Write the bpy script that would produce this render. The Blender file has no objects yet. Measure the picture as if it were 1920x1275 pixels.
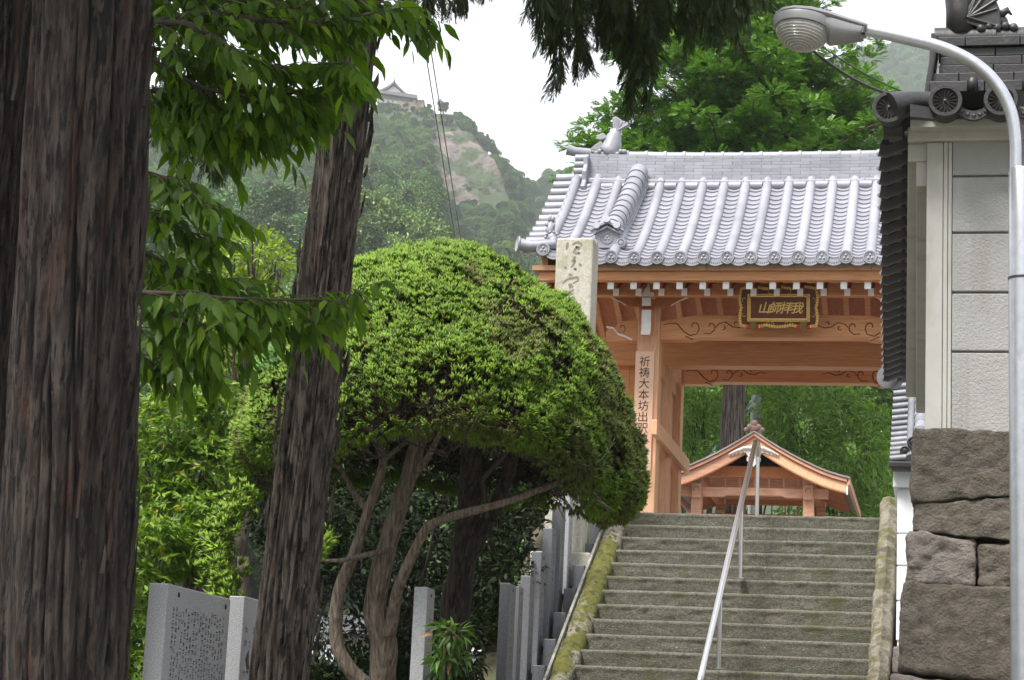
import bpy, math, random
import numpy as np
from mathutils import Matrix, Vector

random.seed(7)
rng = np.random.default_rng(7)
SC = bpy.context.scene
COL = SC.collection

# ------------------------------------------------------------------ camera
CR = np.array([0.979, 0.2, 0.046]); CF = np.array([-0.2045, 0.9588, 0.1967])
CF /= np.linalg.norm(CF)
CR -= CF * (CR @ CF); CR /= np.linalg.norm(CR)
CU = np.cross(CR, CF)
CL = np.array([2.098, -23.164, -2.777])
cam_d = bpy.data.cameras.new("camera")
cam_d.sensor_width = 36.0
cam_d.lens = 3900.0 / 1920.0 * 36.0
cam_d.clip_start = 0.1
cam_d.clip_end = 6000.0
cam = bpy.data.objects.new("camera", cam_d)
COL.objects.link(cam)
cam.matrix_world = Matrix(((CR[0], CU[0], -CF[0], CL[0]), (CR[1], CU[1], -CF[1], CL[1]),
                           (CR[2], CU[2], -CF[2], CL[2]), (0, 0, 0, 1)))
SC.camera = cam

# ------------------------------------------------------------------ sky, sun, exposure
SUN_EL, SUN_AZ = math.radians(58), math.radians(215)      # azimuth clockwise from +Y
world = bpy.data.worlds.new("World")
SC.world = world
world.use_nodes = True
wn, wl = world.node_tree.nodes, world.node_tree.links
wn.clear()
w_out = wn.new("ShaderNodeOutputWorld")
w_bg = wn.new("ShaderNodeBackground")
w_sky = wn.new("ShaderNodeTexSky")
w_sky.sky_type = 'NISHITA'
w_sky.sun_disc = False
w_sky.sun_elevation = SUN_EL
w_sky.sun_rotation = SUN_AZ
w_sky.dust_density = 3.0
w_mix = wn.new("ShaderNodeMix")
w_mix.data_type = 'RGBA'
w_mix.inputs[0].default_value = 0.86                        # thin even cloud over the blue
w_mix.inputs[7].default_value = (9.9, 10.0, 10.6, 1)
wl.new(w_sky.outputs[0], w_mix.inputs[6])
wl.new(w_mix.outputs[2], w_bg.inputs[0])
w_bg.inputs[1].default_value = 0.088
wl.new(w_bg.outputs[0], w_out.inputs[0])

sun_d = bpy.data.lights.new("sun", 'SUN')
sun_d.energy = 4.2
sun_d.angle = math.radians(18)
sun_d.color = (1.0, 0.96, 0.9)
sun = bpy.data.objects.new("sun", sun_d)
COL.objects.link(sun)
sd = Vector((math.sin(SUN_AZ) * math.cos(SUN_EL), math.cos(SUN_AZ) * math.cos(SUN_EL), math.sin(SUN_EL)))
sun.rotation_euler = sd.to_track_quat('Z', 'Y').to_euler()
sun.location = (-20, -40, 60)

SC.view_settings.view_transform = 'Standard'
SC.view_settings.look = 'None'
SC.view_settings.exposure = 0.95
SC.view_settings.gamma = 1.0
SC.view_settings.use_curve_mapping = False
SC.cycles.use_denoising = True
try:
    SC.cycles.denoiser = 'OPENIMAGEDENOISE'
except Exception:
    pass
SC.cycles.max_bounces = 8
SC.cycles.diffuse_bounces = 4
SC.cycles.glossy_bounces = 3
SC.cycles.transmission_bounces = 5
SC.cycles.transparent_max_bounces = 8
SC.cycles.volume_bounces = 2
SC.cycles.sample_clamp_indirect = 6.0


# ------------------------------------------------------------------ helpers
def at_depth(px, py, d):
    """point seen at photo pixel (px, py) at d metres along the view axis"""
    return CL + (CF + CR * ((px - 960) / 3900.0) - CU * ((py - 637.5) / 3900.0)) * d


def at_y(px, py, y):
    r = CF + CR * ((px - 960) / 3900.0) - CU * ((py - 637.5) / 3900.0)
    return CL + r * ((y - CL[1]) / r[1])


def at_x(px, py, x):
    r = CF + CR * ((px - 960) / 3900.0) - CU * ((py - 637.5) / 3900.0)
    return CL + r * ((x - CL[0]) / r[0])


def hashf(ix, iy, iz, s):
    h = (ix * 374761393 + iy * 668265263 + iz * 2147483647 + s * 1274126177) & 0xFFFFFFFF
    h = ((h ^ (h >> 13)) * 1274126177) & 0xFFFFFFFF
    h = h ^ (h >> 16)
    return (h & 0xFFFF) / 65535.0


def vnoise(P, seed=0):
    """smooth value noise in [-1, 1] for an (N, 3) array"""
    P = np.asarray(P, float)
    i = np.floor(P).astype(np.int64)
    f = P - i
    f = f * f * (3 - 2 * f)
    out = 0
    for dx in (0, 1):
        for dy in (0, 1):
            for dz in (0, 1):
                w = (f[:, 0] if dx else 1 - f[:, 0]) * (f[:, 1] if dy else 1 - f[:, 1]) * (f[:, 2] if dz else 1 - f[:, 2])
                out = out + w * hashf(i[:, 0] + dx, i[:, 1] + dy, i[:, 2] + dz, seed)
    return out * 2 - 1


def fbm(P, seed=0, n=4):
    P = np.asarray(P, float)
    out, a, t = 0, 1.0, 0
    for k in range(n):
        out = out + a * vnoise(P * (2 ** k), seed + k)
        t += a
        a *= 0.5
    return out / t


class MB:
    """collects vertices and faces in world coordinates"""

    def __init__(self):
        self.v, self.f = [], []

    def add(self, vs, fs):
        o = len(self.v)
        self.v.extend([tuple(map(float, p)) for p in vs])
        self.f.extend([tuple(o + i for i in f) for f in fs])
        return self

    def box(self, x0, x1, y0, y1, z0, z1):
        vs = [(x, y, z) for z in (z0, z1) for y in (y0, y1) for x in (x0, x1)]
        return self.add(vs, [(0, 2, 3, 1), (4, 5, 7, 6), (0, 1, 5, 4), (2, 6, 7, 3), (0, 4, 6, 2), (1, 3, 7, 5)])

    def prism(self, poly, axis, a0, a1):
        """poly: 2-D outline; axis 'x': poly=(y,z), 'y': poly=(x,z), 'z': poly=(x,y)"""
        n = len(poly)
        mk = {'x': lambda p, a: (a, p[0], p[1]), 'y': lambda p, a: (p[0], a, p[1]), 'z': lambda p, a: (p[0], p[1], a)}[axis]
        vs = [mk(p, a0) for p in poly] + [mk(p, a1) for p in poly]
        fs = [tuple(range(n))[::-1], tuple(range(n, 2 * n))] + [(i, (i + 1) % n, n + (i + 1) % n, n + i) for i in range(n)]
        return self.add(vs, fs)

    def tube(self, path, rad, seg=10, cap=True, up=None, flat=1.0):
        path = np.asarray(path, float)
        n = len(path)
        rad = np.full(n, rad) if np.isscalar(rad) else np.asarray(rad, float)
        T = np.gradient(path, axis=0)
        T /= np.linalg.norm(T, axis=1)[:, None] + 1e-12
        a = np.array(up if up is not None else ((0, 0, 1) if abs(T[0][2]) < 0.9 else (1, 0, 0)), float)
        vs = []
        for k in range(n):
            s = np.cross(T[k], a)
            s /= np.linalg.norm(s) + 1e-12
            b = np.cross(s, T[k])
            a = b
            for j in range(seg):
                t = 2 * math.pi * j / seg
                vs.append(path[k] + rad[k] * (math.cos(t) * s + flat * math.sin(t) * b))
        fs = [(k * seg + j, k * seg + (j + 1) % seg, (k + 1) * seg + (j + 1) % seg, (k + 1) * seg + j) for k in range(n - 1) for j in range(seg)]
        if cap:
            fs += [tuple(range(seg))[::-1], tuple(range((n - 1) * seg, n * seg))]
        return self.add(vs, fs)

    def lathe(self, c, axis, prof, seg=20):
        """prof: (distance along axis, radius) pairs"""
        a = np.asarray(axis, float)
        a /= np.linalg.norm(a)
        return self._lathe(np.asarray(c, float), a, prof, seg)

    def _lathe(self, c, a, prof, seg):
        h = np.array((0, 0, 1.0)) if abs(a[2]) < 0.9 else np.array((1.0, 0, 0))
        s = np.cross(a, h); s /= np.linalg.norm(s)
        b = np.cross(s, a)
        vs = [np.asarray(c) + a * d + r * (math.cos(2 * math.pi * j / seg) * s + math.sin(2 * math.pi * j / seg) * b) for d, r in prof for j in range(seg)]
        n = len(prof)
        fs = [(k * seg + j, k * seg + (j + 1) % seg, (k + 1) * seg + (j + 1) % seg, (k + 1) * seg + j) for k in range(n - 1) for j in range(seg)]
        fs += [tuple(range(seg))[::-1], tuple(range((n - 1) * seg, n * seg))]
        return self.add(vs, fs)

    def ball(self, c, r, nu=12, nv=8, rz=None, fn=None):
        c = np.asarray(c, float)
        r = np.full(3, r) if np.isscalar(r) else np.asarray(r, float)
        vs = [c + (0, 0, -r[2])]
        for i in range(1, nv):
            t = math.pi * i / nv - math.pi / 2
            for j in range(nu):
                p = 2 * math.pi * j / nu
                vs.append(c + r * (math.cos(t) * math.cos(p), math.cos(t) * math.sin(p), math.sin(t)))
        vs.append(c + (0, 0, r[2]))
        L = len(vs) - 1
        fs = [(0, 1 + (j + 1) % nu, 1 + j) for j in range(nu)]
        for i in range(nv - 2):
            o = 1 + i * nu
            fs += [(o + j, o + (j + 1) % nu, o + nu + (j + 1) % nu, o + nu + j) for j in range(nu)]
        o = 1 + (nv - 2) * nu
        fs += [(o + j, o + (j + 1) % nu, L) for j in range(nu)]
        return self.add(vs, fs)


def new_mesh(name, v, f, mat=None, smooth=False, off=None):
    v = np.asarray(v, float)
    if off is not None:
        v = v - np.asarray(off, float)
    me = bpy.data.meshes.new(name)
    if isinstance(f, np.ndarray):
        nf, k = f.shape
        me.vertices.add(len(v)); me.vertices.foreach_set("co", v.ravel().astype(np.float32))
        me.loops.add(nf * k); me.loops.foreach_set("vertex_index", f.ravel().astype(np.int32))
        me.polygons.add(nf); me.polygons.foreach_set("loop_start", np.arange(0, nf * k, k, dtype=np.int32))
        me.update(calc_edges=True)
    else:
        me.from_pydata([tuple(p) for p in v], [], f)
    if smooth:
        me.polygons.foreach_set("use_smooth", np.ones(len(me.polygons), dtype=bool))
    if mat is not None:
        me.materials.append(mat)
    me.update()
    return me


def origin(o):
    w = np.zeros(3)
    while o is not None:
        w = w + np.array(o.location)
        o = o.parent
    return w


def link(name, me, parent=None, loc=(0, 0, 0), rot=None):
    o = bpy.data.objects.new(name, me)
    COL.objects.link(o)
    o.parent = parent
    o.location = loc
    if rot is not None:
        o.rotation_euler = rot
    return o


def obj(name, mb, mat, parent=None, smooth=False, bevel=0.0, base=None, label=None, angle=None):
    """world-coordinate geometry -> one mesh object under parent (or at its own base)"""
    v = np.asarray(mb.v)
    org = origin(parent) if parent is not None else (np.asarray(base, float) if base is not None else np.array([v[:, 0].mean(), v[:, 1].mean(), v[:, 2].min()]))
    me = new_mesh(name, v, mb.f, mat, smooth, org)
    o = link(name, me, parent, (0, 0, 0) if parent is not None else tuple(org))
    if bevel:
        m = o.modifiers.new("bevel", 'BEVEL')
        m.width = bevel
        m.segments = 2
        m.limit_method = 'ANGLE'
        m.angle_limit = math.radians(40)
    if smooth and angle:
        try:
            me.set_sharp_from_angle(angle=math.radians(angle))
        except Exception:
            pass
    if label:
        o["label"] = label
    return o


def thing(name, label, cat, loc, group=None):
    o = bpy.data.objects.new(name, None)
    COL.objects.link(o)
    o.empty_display_size = 0.2
    o.location = tuple(float(c) for c in loc)
    return tag(o, label, cat, group)


def tag(o, label, cat, group=None):
    o["label"] = label
    o["category"] = cat
    if group:
        o["group"] = group
    return o


def kind(o, k):
    o["kind"] = k
    return o


# ------------------------------------------------------------------ scattering of leaf templates
def frames(d, up=None, roll=None):
    """rotation matrices whose Y axis is d (N,3); Z as near to `up` as possible, then rolled"""
    d = np.asarray(d, float)
    d = d / (np.linalg.norm(d, axis=1)[:, None] + 1e-9)
    n = len(d)
    u = np.tile((0.0, 0, 1), (n, 1)) if up is None else np.asarray(up, float)
    x = np.cross(d, u)
    bad = np.linalg.norm(x, axis=1) < 1e-4
    x[bad] = (1, 0, 0)
    x /= np.linalg.norm(x, axis=1)[:, None]
    z = np.cross(x, d)
    if roll is not None:
        c, s = np.cos(roll)[:, None], np.sin(roll)[:, None]
        x, z = c * x + s * z, -s * x + c * z
    return np.stack([x, d, z], axis=2)


def scatter(tpls, pos, rot, scale, choice=None):
    """copies of template (verts, tri faces) -> (V, F)"""
    pos = np.asarray(pos, float)
    n = len(pos)
    scale = np.broadcast_to(np.asarray(scale, float), (n,))
    ch = rng.integers(0, len(tpls), n) if choice is None else choice
    V, F, o = [], [], 0
    for k, (tv, tf) in enumerate(tpls):
        m = np.where(ch == k)[0]
        if not len(m):
            continue
        vv = np.einsum('nij,vj->nvi', rot[m], tv) * scale[m][:, None, None] + pos[m][:, None, :]
        ff = tf[None] + (np.arange(len(m)) * len(tv))[:, None, None] + o
        V.append(vv.reshape(-1, 3)); F.append(ff.reshape(-1, 3))
        o += len(m) * len(tv)
    return np.concatenate(V), np.concatenate(F)


def foliage(name, tpls, pos, rot, scale, mat, parent, stuff=True, smooth=False):
    V, F = scatter(tpls, pos, rot, scale)
    me = new_mesh(name, V, F, mat, smooth, origin(parent))
    o = link(name, me, parent)
    if stuff:
        o["kind"] = "stuff"
    return o


def tri(fs):
    out = []
    for f in fs:
        for i in range(1, len(f) - 1):
            out.append((f[0], f[i], f[i + 1]))
    return np.array(out)


def tpl_leaf(w=0.36, fold=0.10, droop=0.18):
    ys = [0, 0.22, 0.5, 0.78, 1.0]
    ws = [0.02, 0.85, 0.95, 0.42, 0.0]
    v, f = [], []
    for y, k in zip(ys, ws):
        z = -droop * y * y
        v += [(-w * k * 0.5, y, z + fold * k * 0.5), (0, y, z), (w * k * 0.5, y, z + fold * k * 0.5)]
    for i in range(4):
        a = 3 * i
        f += [(a, a + 1, a + 4, a + 3), (a + 1, a + 2, a + 5, a + 4)]
    return np.array(v, float), tri(f)


def tpl_tuft(n=6, seed=0, spread=0.55, w=0.16):
    r = np.random.default_rng(seed)
    v, f = [], []
    for k in range(n):
        a = 2 * math.pi * (k + r.random() * 0.6) / n
        t = spread * (0.35 + 0.65 * r.random())
        L = 0.7 + 0.5 * r.random()
        d = np.array((math.cos(a) * math.sin(t), math.cos(t), math.sin(a) * math.sin(t)))
        s = np.cross(d, (0.3, 0.2, 1.0)); s /= np.linalg.norm(s)
        b = np.cross(s, d)
        o = len(v)
        m = d * L * 0.45
        v += [(0, 0, 0)] + [tuple(m + w * (math.cos(q) * s + math.sin(q) * b)) for q in (0, 2.1, 4.2)] + [tuple(d * L)]
        f += [(o, o + 1, o + 2), (o, o + 2, o + 3), (o, o + 3, o + 1), (o + 4, o + 2, o + 1), (o + 4, o + 3, o + 2), (o + 4, o + 1, o + 3)]
    return np.array(v, float), tri(f)


def tpl_spray(n=7, seed=0, droop=0.35, w=0.07, ang=0.75):
    """flat feathery frond along +Y"""
    r = np.random.default_rng(seed)
    v, f = [], []

    def blade(p, d, L, ww):
        d = np.asarray(d, float) / np.linalg.norm(d)
        s = np.cross(d, (0, 0, 1.0)); s /= np.linalg.norm(s)
        o = len(v)
        q = p + d * L * 0.5 - np.array((0, 0, 0.1 * L))
        e = p + d * L - np.array((0, 0, 0.35 * L * droop * 2))
        v.extend([tuple(p), tuple(q + s * ww), tuple(e), tuple(q - s * ww)])
        f.append((o, o + 1, o + 2, o + 3))

    for k in range(n):
        y = 0.08 + 0.86 * k / (n - 1)
        p = np.array((0, y, -droop * y * y))
        L = (0.48 - 0.3 * abs(y - 0.3)) * (0.75 + 0.5 * r.random())
        for sgn in (-1, 1):
            a = ang + 0.3 * (r.random() - 0.5)
            blade(p, (sgn * math.sin(a), math.cos(a), 0.25 * (r.random() - 0.5)), L, w * (0.8 + 0.5 * r.random()))
    blade(np.array((0, 0, 0.0)), (0, 1, -droop * 0.6), 1.0, w * 0.6)
    return np.array(v, float), tri(f)


def tpl_clump(n=7, seed=0, w=0.5):
    """irregular knot of small bent leaf-like faces"""
    r = np.random.default_rng(seed)
    v, f = [], []
    for k in range(n):
        d = r.normal(size=3); d[1] = abs(d[1]); d /= np.linalg.norm(d)
        s = np.cross(d, r.normal(size=3)); s /= np.linalg.norm(s)
        p = r.normal(size=3) * 0.3
        L = 0.5 + 0.5 * r.random()
        o = len(v)
        v += [tuple(p), tuple(p + d * L * 0.5 + s * w * 0.35), tuple(p + d * L - np.array((0, 0, 0.1))), tuple(p + d * L * 0.5 - s * w * 0.35)]
        f.append((o, o + 1, o + 2, o + 3))
    return np.array(v, float), tri(f)


LEAF = [tpl_leaf(0.36, 0.10, 0.15), tpl_leaf(0.32, 0.14, 0.3), tpl_leaf(0.40, 0.06, 0.05)]
NARROW = [tpl_leaf(0.26, 0.08, 0.25), tpl_leaf(0.30, 0.06, 0.45)]
TUFT = [tpl_tuft(7, s, 0.6, 0.115) for s in range(5)]
SPRAY = [tpl_spray(7, s) for s in range(4)]
STRAND = [tpl_spray(11, 20 + s, 0.05, 0.017, 0.42) for s in range(4)]
CLUMP = [tpl_clump(7, s) for s in range(4)]


# ------------------------------------------------------------------ materials
def srgb(r, g, b):
    return tuple((c / 255 / 12.92 if c / 255 <= 0.04045 else ((c / 255 + 0.055) / 1.055) ** 2.4) for c in (r, g, b)) + (1,)


class NT:
    def __init__(self, name):
        self.m = bpy.data.materials.new(name)
        self.m.use_nodes = True
        self.t = self.m.node_tree
        self.t.nodes.clear()
        self.out = self.n("ShaderNodeOutputMaterial")
        self.co = self.n("ShaderNodeTexCoord").outputs["Object"]

    def n(self, kind, **kw):
        nd = self.t.nodes.new(kind)
        for k, v in kw.items():
            setattr(nd, k, v)
        return nd

    def l(self, a, b):
        self.t.links.new(a, b)

    def mapped(self, st):
        m = self.n("ShaderNodeMapping")
        m.inputs["Scale"].default_value = st
        self.l(self.co, m.inputs["Vector"])
        return m.outputs[0]

    def noise(self, scale, detail=4, rough=0.6, st=None, dist=0.0):
        nd = self.n("ShaderNodeTexNoise")
        nd.inputs["Scale"].default_value = scale
        nd.inputs["Detail"].default_value = detail
        nd.inputs["Roughness"].default_value = rough
        nd.inputs["Distortion"].default_value = dist
        self.l(self.mapped(st) if st else self.co, nd.inputs["Vector"])
        return nd.outputs["Fac"]

    def ramp(self, fac, lo, hi):
        nd = self.n("ShaderNodeMapRange")
        nd.inputs["From Min"].default_value = lo
        nd.inputs["From Max"].default_value = hi
        self.l(fac, nd.inputs["Value"])
        return nd.outputs[0]

    def mix(self, fac, a, b, mode='MIX'):
        nd = self.n("ShaderNodeMix", data_type='RGBA', blend_type=mode)
        for v, s in ((fac, nd.inputs[0]), (a, nd.inputs[6]), (b, nd.inputs[7])):
            if hasattr(v, "links"):
                self.l(v, s)
            else:
                s.default_value = v
        return nd.outputs[2]

    def math(self, op, a, b):
        nd = self.n("ShaderNodeMath", operation=op)
        for v, s in ((a, nd.inputs[0]), (b, nd.inputs[1])):
            if hasattr(v, "links"):
                self.l(v, s)
            else:
                s.default_value = v
        return nd.outputs[0]


def mat(name, c1, c2, scale=6.0, st=None, lo=0.3, hi=0.7, rough=0.7, bump=0.0, bscale=40.0, bst=None, layers=(), metal=0.0, spec=0.5, per_obj=0.0, bdist=0.02, detail=5):
    """noise between two colours, extra stain layers (colour, scale, lo, hi, stretch), bump"""
    N = NT(name)
    c = N.mix(N.ramp(N.noise(scale, detail, 0.6, st), lo, hi), c1, c2)
    for col, s, a, b, stt in layers:
        c = N.mix(N.ramp(N.noise(s, 6, 0.65, stt, 0.3), a, b), c, col)
    if per_obj:
        oi = N.n("ShaderNodeObjectInfo")
        k = N.ramp(oi.outputs["Random"], 0, 1)
        mr = N.n("ShaderNodeMapRange")
        mr.inputs["To Min"].default_value = 1 - per_obj
        mr.inputs["To Max"].default_value = 1 + per_obj
        N.l(oi.outputs["Random"], mr.inputs["Value"])
        hsv = N.n("ShaderNodeHueSaturation")
        N.l(mr.outputs[0], hsv.inputs["Value"])
        N.l(c, hsv.inputs["Color"])
        c = hsv.outputs[0]
    p = N.n("ShaderNodeBsdfPrincipled")
    N.l(c, p.inputs["Base Color"])
    p.inputs["Roughness"].default_value = rough
    p.inputs["Metallic"].default_value = metal
    p.inputs["Specular IOR Level"].default_value = spec
    if bump:
        b = N.n("ShaderNodeBump")
        b.inputs["Strength"].default_value = bump
        b.inputs["Distance"].default_value = bdist
        N.l(N.noise(bscale, 6, 0.65, bst), b.inputs["Height"])
        N.l(b.outputs[0], p.inputs["Normal"])
    N.l(p.outputs[0], N.out.inputs[0])
    return N.m


def leaf_mat(name, dark, light, odd=None, trans=0.3, rough=0.5, patch=1.2, odd_at=0.93, inst=False, spec=0.4):
    """colour per leaf (random per island) and per patch of the crown, part of the light passing through"""
    N = NT(name)
    g = N.n("ShaderNodeNewGeometry")
    rnd = g.outputs["Random Per Island"]
    f = N.math('ADD', N.math('MULTIPLY', rnd, 0.6), N.math('MULTIPLY', N.noise(patch, 3), 0.55))
    f = N.ramp(f, 0.25, 0.9)
    c = N.mix(f, dark, light)
    if odd is not None:
        c = N.mix(N.ramp(rnd, odd_at, odd_at + 0.02), c, odd)
    if inst:
        oi = N.n("ShaderNodeObjectInfo")
        h = N.n("ShaderNodeHueSaturation")
        mr = N.n("ShaderNodeMapRange"); mr.inputs["To Min"].default_value = 0.4; mr.inputs["To Max"].default_value = 1.6
        N.l(oi.outputs["Random"], mr.inputs["Value"]); N.l(mr.outputs[0], h.inputs["Value"])
        mr2 = N.n("ShaderNodeMapRange"); mr2.inputs["To Min"].default_value = 0.475; mr2.inputs["To Max"].default_value = 0.525
        N.l(N.math('FRACT', N.math('MULTIPLY', oi.outputs["Random"], 17.3), 0), mr2.inputs["Value"])
        N.l(mr2.outputs[0], h.inputs["Hue"])
        N.l(c, h.inputs["Color"]); c = h.outputs[0]
    p = N.n("ShaderNodeBsdfPrincipled")
    N.l(c, p.inputs["Base Color"])
    p.inputs["Roughness"].default_value = rough
    p.inputs["Specular IOR Level"].default_value = spec
    t = N.n("ShaderNodeBsdfTranslucent")
    N.l(N.mix(1.0, c, (1.0, 1.1, 0.5, 1), 'MULTIPLY'), t.inputs[0])
    ms = N.n("ShaderNodeMixShader")
    ms.inputs[0].default_value = trans
    N.l(p.outputs[0], ms.inputs[1]); N.l(t.outputs[0], ms.inputs[2])
    N.l(ms.outputs[0], N.out.inputs[0])
    return N.m


M = {}
M['tile'] = mat("silver_tile", (0.215, 0.215, 0.248, 1), (0.30, 0.30, 0.34, 1), 2.2, rough=0.42, bump=0.15, bscale=30, per_obj=0.10,
                layers=[((0.19, 0.19, 0.215, 1), 1.6, 0.56, 0.78, (0.35, 1, 3)), ((0.22, 0.22, 0.235, 1), 9, 0.60, 0.72, None)])
M['tile_dark'] = mat("dark_tile", (0.016, 0.015, 0.0165, 1), (0.036, 0.034, 0.035, 1), 5, rough=0.45, bump=0.2, bscale=50, per_obj=0.2,
                     layers=[((0.075, 0.07, 0.066, 1), 9, 0.62, 0.8, None)])
M['tile_grey'] = mat("weathered_tile", (0.10, 0.105, 0.12, 1), (0.22, 0.225, 0.25, 1), 6, rough=0.4, bump=0.2, bscale=50, per_obj=0.25)
M['wood'] = mat("cypress_wood", (0.58, 0.30, 0.16, 1), (0.72, 0.43, 0.265, 1), 9, st=(6, 6, 0.6), rough=0.6, bump=0.06, bscale=30, bst=(6, 6, 0.4), per_obj=0.05,
                layers=[((0.50, 0.21, 0.10, 1), 4, 0.62, 0.8, (3, 3, 0.5))])
M['wood_beam'] = mat("beam_wood", (0.53, 0.21, 0.078, 1), (0.69, 0.34, 0.155, 1), 9, st=(0.4, 6, 7), rough=0.55, bump=0.06, bscale=30, bst=(0.4, 5, 6), per_obj=0.07,
                     layers=[((0.36, 0.115, 0.045, 1), 3, 0.6, 0.78, (0.5, 3, 3))])
M['wood_dark'] = mat("rafter_wood", (0.37, 0.11, 0.036, 1), (0.48, 0.17, 0.065, 1), 7, st=(4, 0.6, 4), rough=0.6, per_obj=0.1)
M['wood_old'] = mat("aged_wood", (0.40, 0.19, 0.115, 1), (0.55, 0.30, 0.20, 1), 7, st=(0.6, 4, 4), rough=0.65, per_obj=0.1,
                    layers=[((0.30, 0.24, 0.21, 1), 3, 0.6, 0.8, None)])
M['board'] = mat("stained_eave_board", (0.50, 0.25, 0.13, 1), (0.62, 0.40, 0.25, 1), 3, st=(0.8, 3, 3), rough=0.7,
                 layers=[((0.20, 0.15, 0.11, 1), 6, 0.55, 0.75, (3, 1, 0.3))])
M['white'] = mat("white_paint", (0.74, 0.74, 0.74, 1), (0.80, 0.80, 0.80, 1), 10, rough=0.6)
M['line'] = mat("dark_scroll_line", (0.14, 0.045, 0.018, 1), (0.18, 0.06, 0.025, 1), 10, rough=0.8)  # dark brown for the raised lines that draw the scroll-work
M['ink'] = mat("ink", (0.012, 0.011, 0.010, 1), (0.02, 0.018, 0.016, 1), 10, rough=0.7)
M['gold'] = mat("gilding", (0.75, 0.47, 0.12, 1), (0.85, 0.58, 0.20, 1), 30, rough=0.32, metal=0.75, bump=0.2, bscale=60)
M['gold_edge'] = mat("gold_edge", (0.20, 0.12, 0.02, 1), (0.30, 0.18, 0.03, 1), 30, rough=0.5, metal=0.3)
M['lacquer'] = mat("brown_lacquer", (0.105, 0.022, 0.012, 1), (0.14, 0.032, 0.018, 1), 12, rough=0.35)
M['red'] = mat("red_cushion", (0.50, 0.01, 0.012, 1), (0.42, 0.012, 0.012, 1), 10, rough=0.6)
M['bronze'] = mat("green_bronze", (0.13, 0.10, 0.03, 1), (0.20, 0.15, 0.05, 1), 25, rough=0.4, metal=0.6)
M['step'] = mat("mossy_stone", (0.075, 0.071, 0.052, 1), (0.215, 0.205, 0.162, 1), 42, rough=0.9, bump=1.0, bscale=75, bdist=0.03, per_obj=0.1,
                layers=[((0.095, 0.100, 0.045, 1), 2.6, 0.52, 0.70, None), ((0.42, 0.41, 0.35, 1), 44, 0.64, 0.70, None), ((0.070, 0.064, 0.045, 1), 26, 0.62, 0.70, None)])
M['moss'] = mat("moss_kerb", (0.17, 0.155, 0.115, 1), (0.27, 0.25, 0.20, 1), 9, rough=0.95, bump=0.9, bscale=38, bdist=0.03,
                layers=[((0.100, 0.100, 0.014, 1), 1.7, 0.43, 0.49, None), ((0.050, 0.052, 0.012, 1), 16, 0.50, 0.58, None), ((0.145, 0.145, 0.02, 1), 34, 0.58, 0.66, None), ((0.15, 0.135, 0.10, 1), 5.5, 0.60, 0.64, None), ((0.40, 0.40, 0.36, 1), 45, 0.70, 0.76, None)])
M['kerb'] = mat("kerb_stone", (0.17, 0.15, 0.115, 1), (0.27, 0.245, 0.195, 1), 9, rough=0.95, bump=0.9, bscale=38, bdist=0.03,
                layers=[((0.13, 0.13, 0.035, 1), 2.0, 0.56, 0.68, (1, 1, 1)), ((0.42, 0.42, 0.38, 1), 45, 0.72, 0.78, None), ((0.085, 0.08, 0.045, 1), 5, 0.46, 0.60, None), ((0.10, 0.10, 0.02, 1), 2.6, 0.54, 0.62, None)])
M['granite'] = mat("grey_granite", (0.22, 0.225, 0.24, 1), (0.40, 0.405, 0.42, 1), 170, lo=0.38, hi=0.62, rough=0.55, bump=0.15, bscale=200, bdist=0.004, detail=2,
                   layers=[((0.50, 0.50, 0.52, 1), 260, 0.62, 0.68, None), ((0.09, 0.09, 0.1, 1), 230, 0.64, 0.70, None)])
M['granite_shaded'] = mat("shaded_granite", (0.085, 0.088, 0.10, 1), (0.165, 0.17, 0.185, 1), 170, lo=0.38, hi=0.62, rough=0.5, detail=2,  # juniper shade over the posts put into a darker granite colour
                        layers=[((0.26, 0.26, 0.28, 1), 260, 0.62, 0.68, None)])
M['pillar'] = mat("lichened_granite", (0.33, 0.31, 0.255, 1), (0.50, 0.48, 0.41, 1), 26, rough=0.9, bump=0.5, bscale=70, bdist=0.01,
                  layers=[((0.28, 0.27, 0.18, 1), 2.5, 0.52, 0.68, None), ((0.62, 0.60, 0.54, 1), 60, 0.60, 0.68, None), ((0.16, 0.14, 0.10, 1), 75, 0.66, 0.72, None)])
M['pillar_cut_shade'] = mat("cut_shadow_stone", (0.17, 0.155, 0.115, 1), (0.23, 0.21, 0.16, 1), 30, rough=0.95)  # shadow inside the carved strokes put into a darker stone colour
M['plaster'] = mat("stucco", (0.335, 0.33, 0.32, 1), (0.40, 0.395, 0.385, 1), 3, rough=0.9, bump=0.7, bscale=75, bdist=0.014,
                   layers=[((0.26, 0.25, 0.225, 1), 2.4, 0.56, 0.80, (1, 1, 0.22)), ((0.22, 0.13, 0.08, 1), 7, 0.765, 0.79, None), ((0.29, 0.28, 0.26, 1), 1.3, 0.54, 0.80, (6, 6, 0.4))])
M['plaster_smooth'] = mat("trim_plaster", (0.42, 0.412, 0.385, 1), (0.50, 0.49, 0.46, 1), 4, rough=0.85, bump=0.1, bscale=40,
                          layers=[((0.30, 0.275, 0.225, 1), 3, 0.56, 0.78, (1, 1, 0.2))])
M['plaster_white'] = mat("white_plaster", (0.72, 0.73, 0.77, 1), (0.78, 0.79, 0.82, 1), 4, rough=0.85)
M['boulder'] = mat("wall_stone", (0.090, 0.076, 0.060, 1), (0.185, 0.160, 0.130, 1), 18, rough=0.92, bump=1.0, bscale=60, bdist=0.03, per_obj=0.12,
                   layers=[((0.065, 0.070, 0.038, 1), 3, 0.55, 0.70, None), ((0.30, 0.26, 0.21, 1), 40, 0.68, 0.75, None), ((0.05, 0.04, 0.03, 1), 16, 0.62, 0.72, None)])
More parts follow.
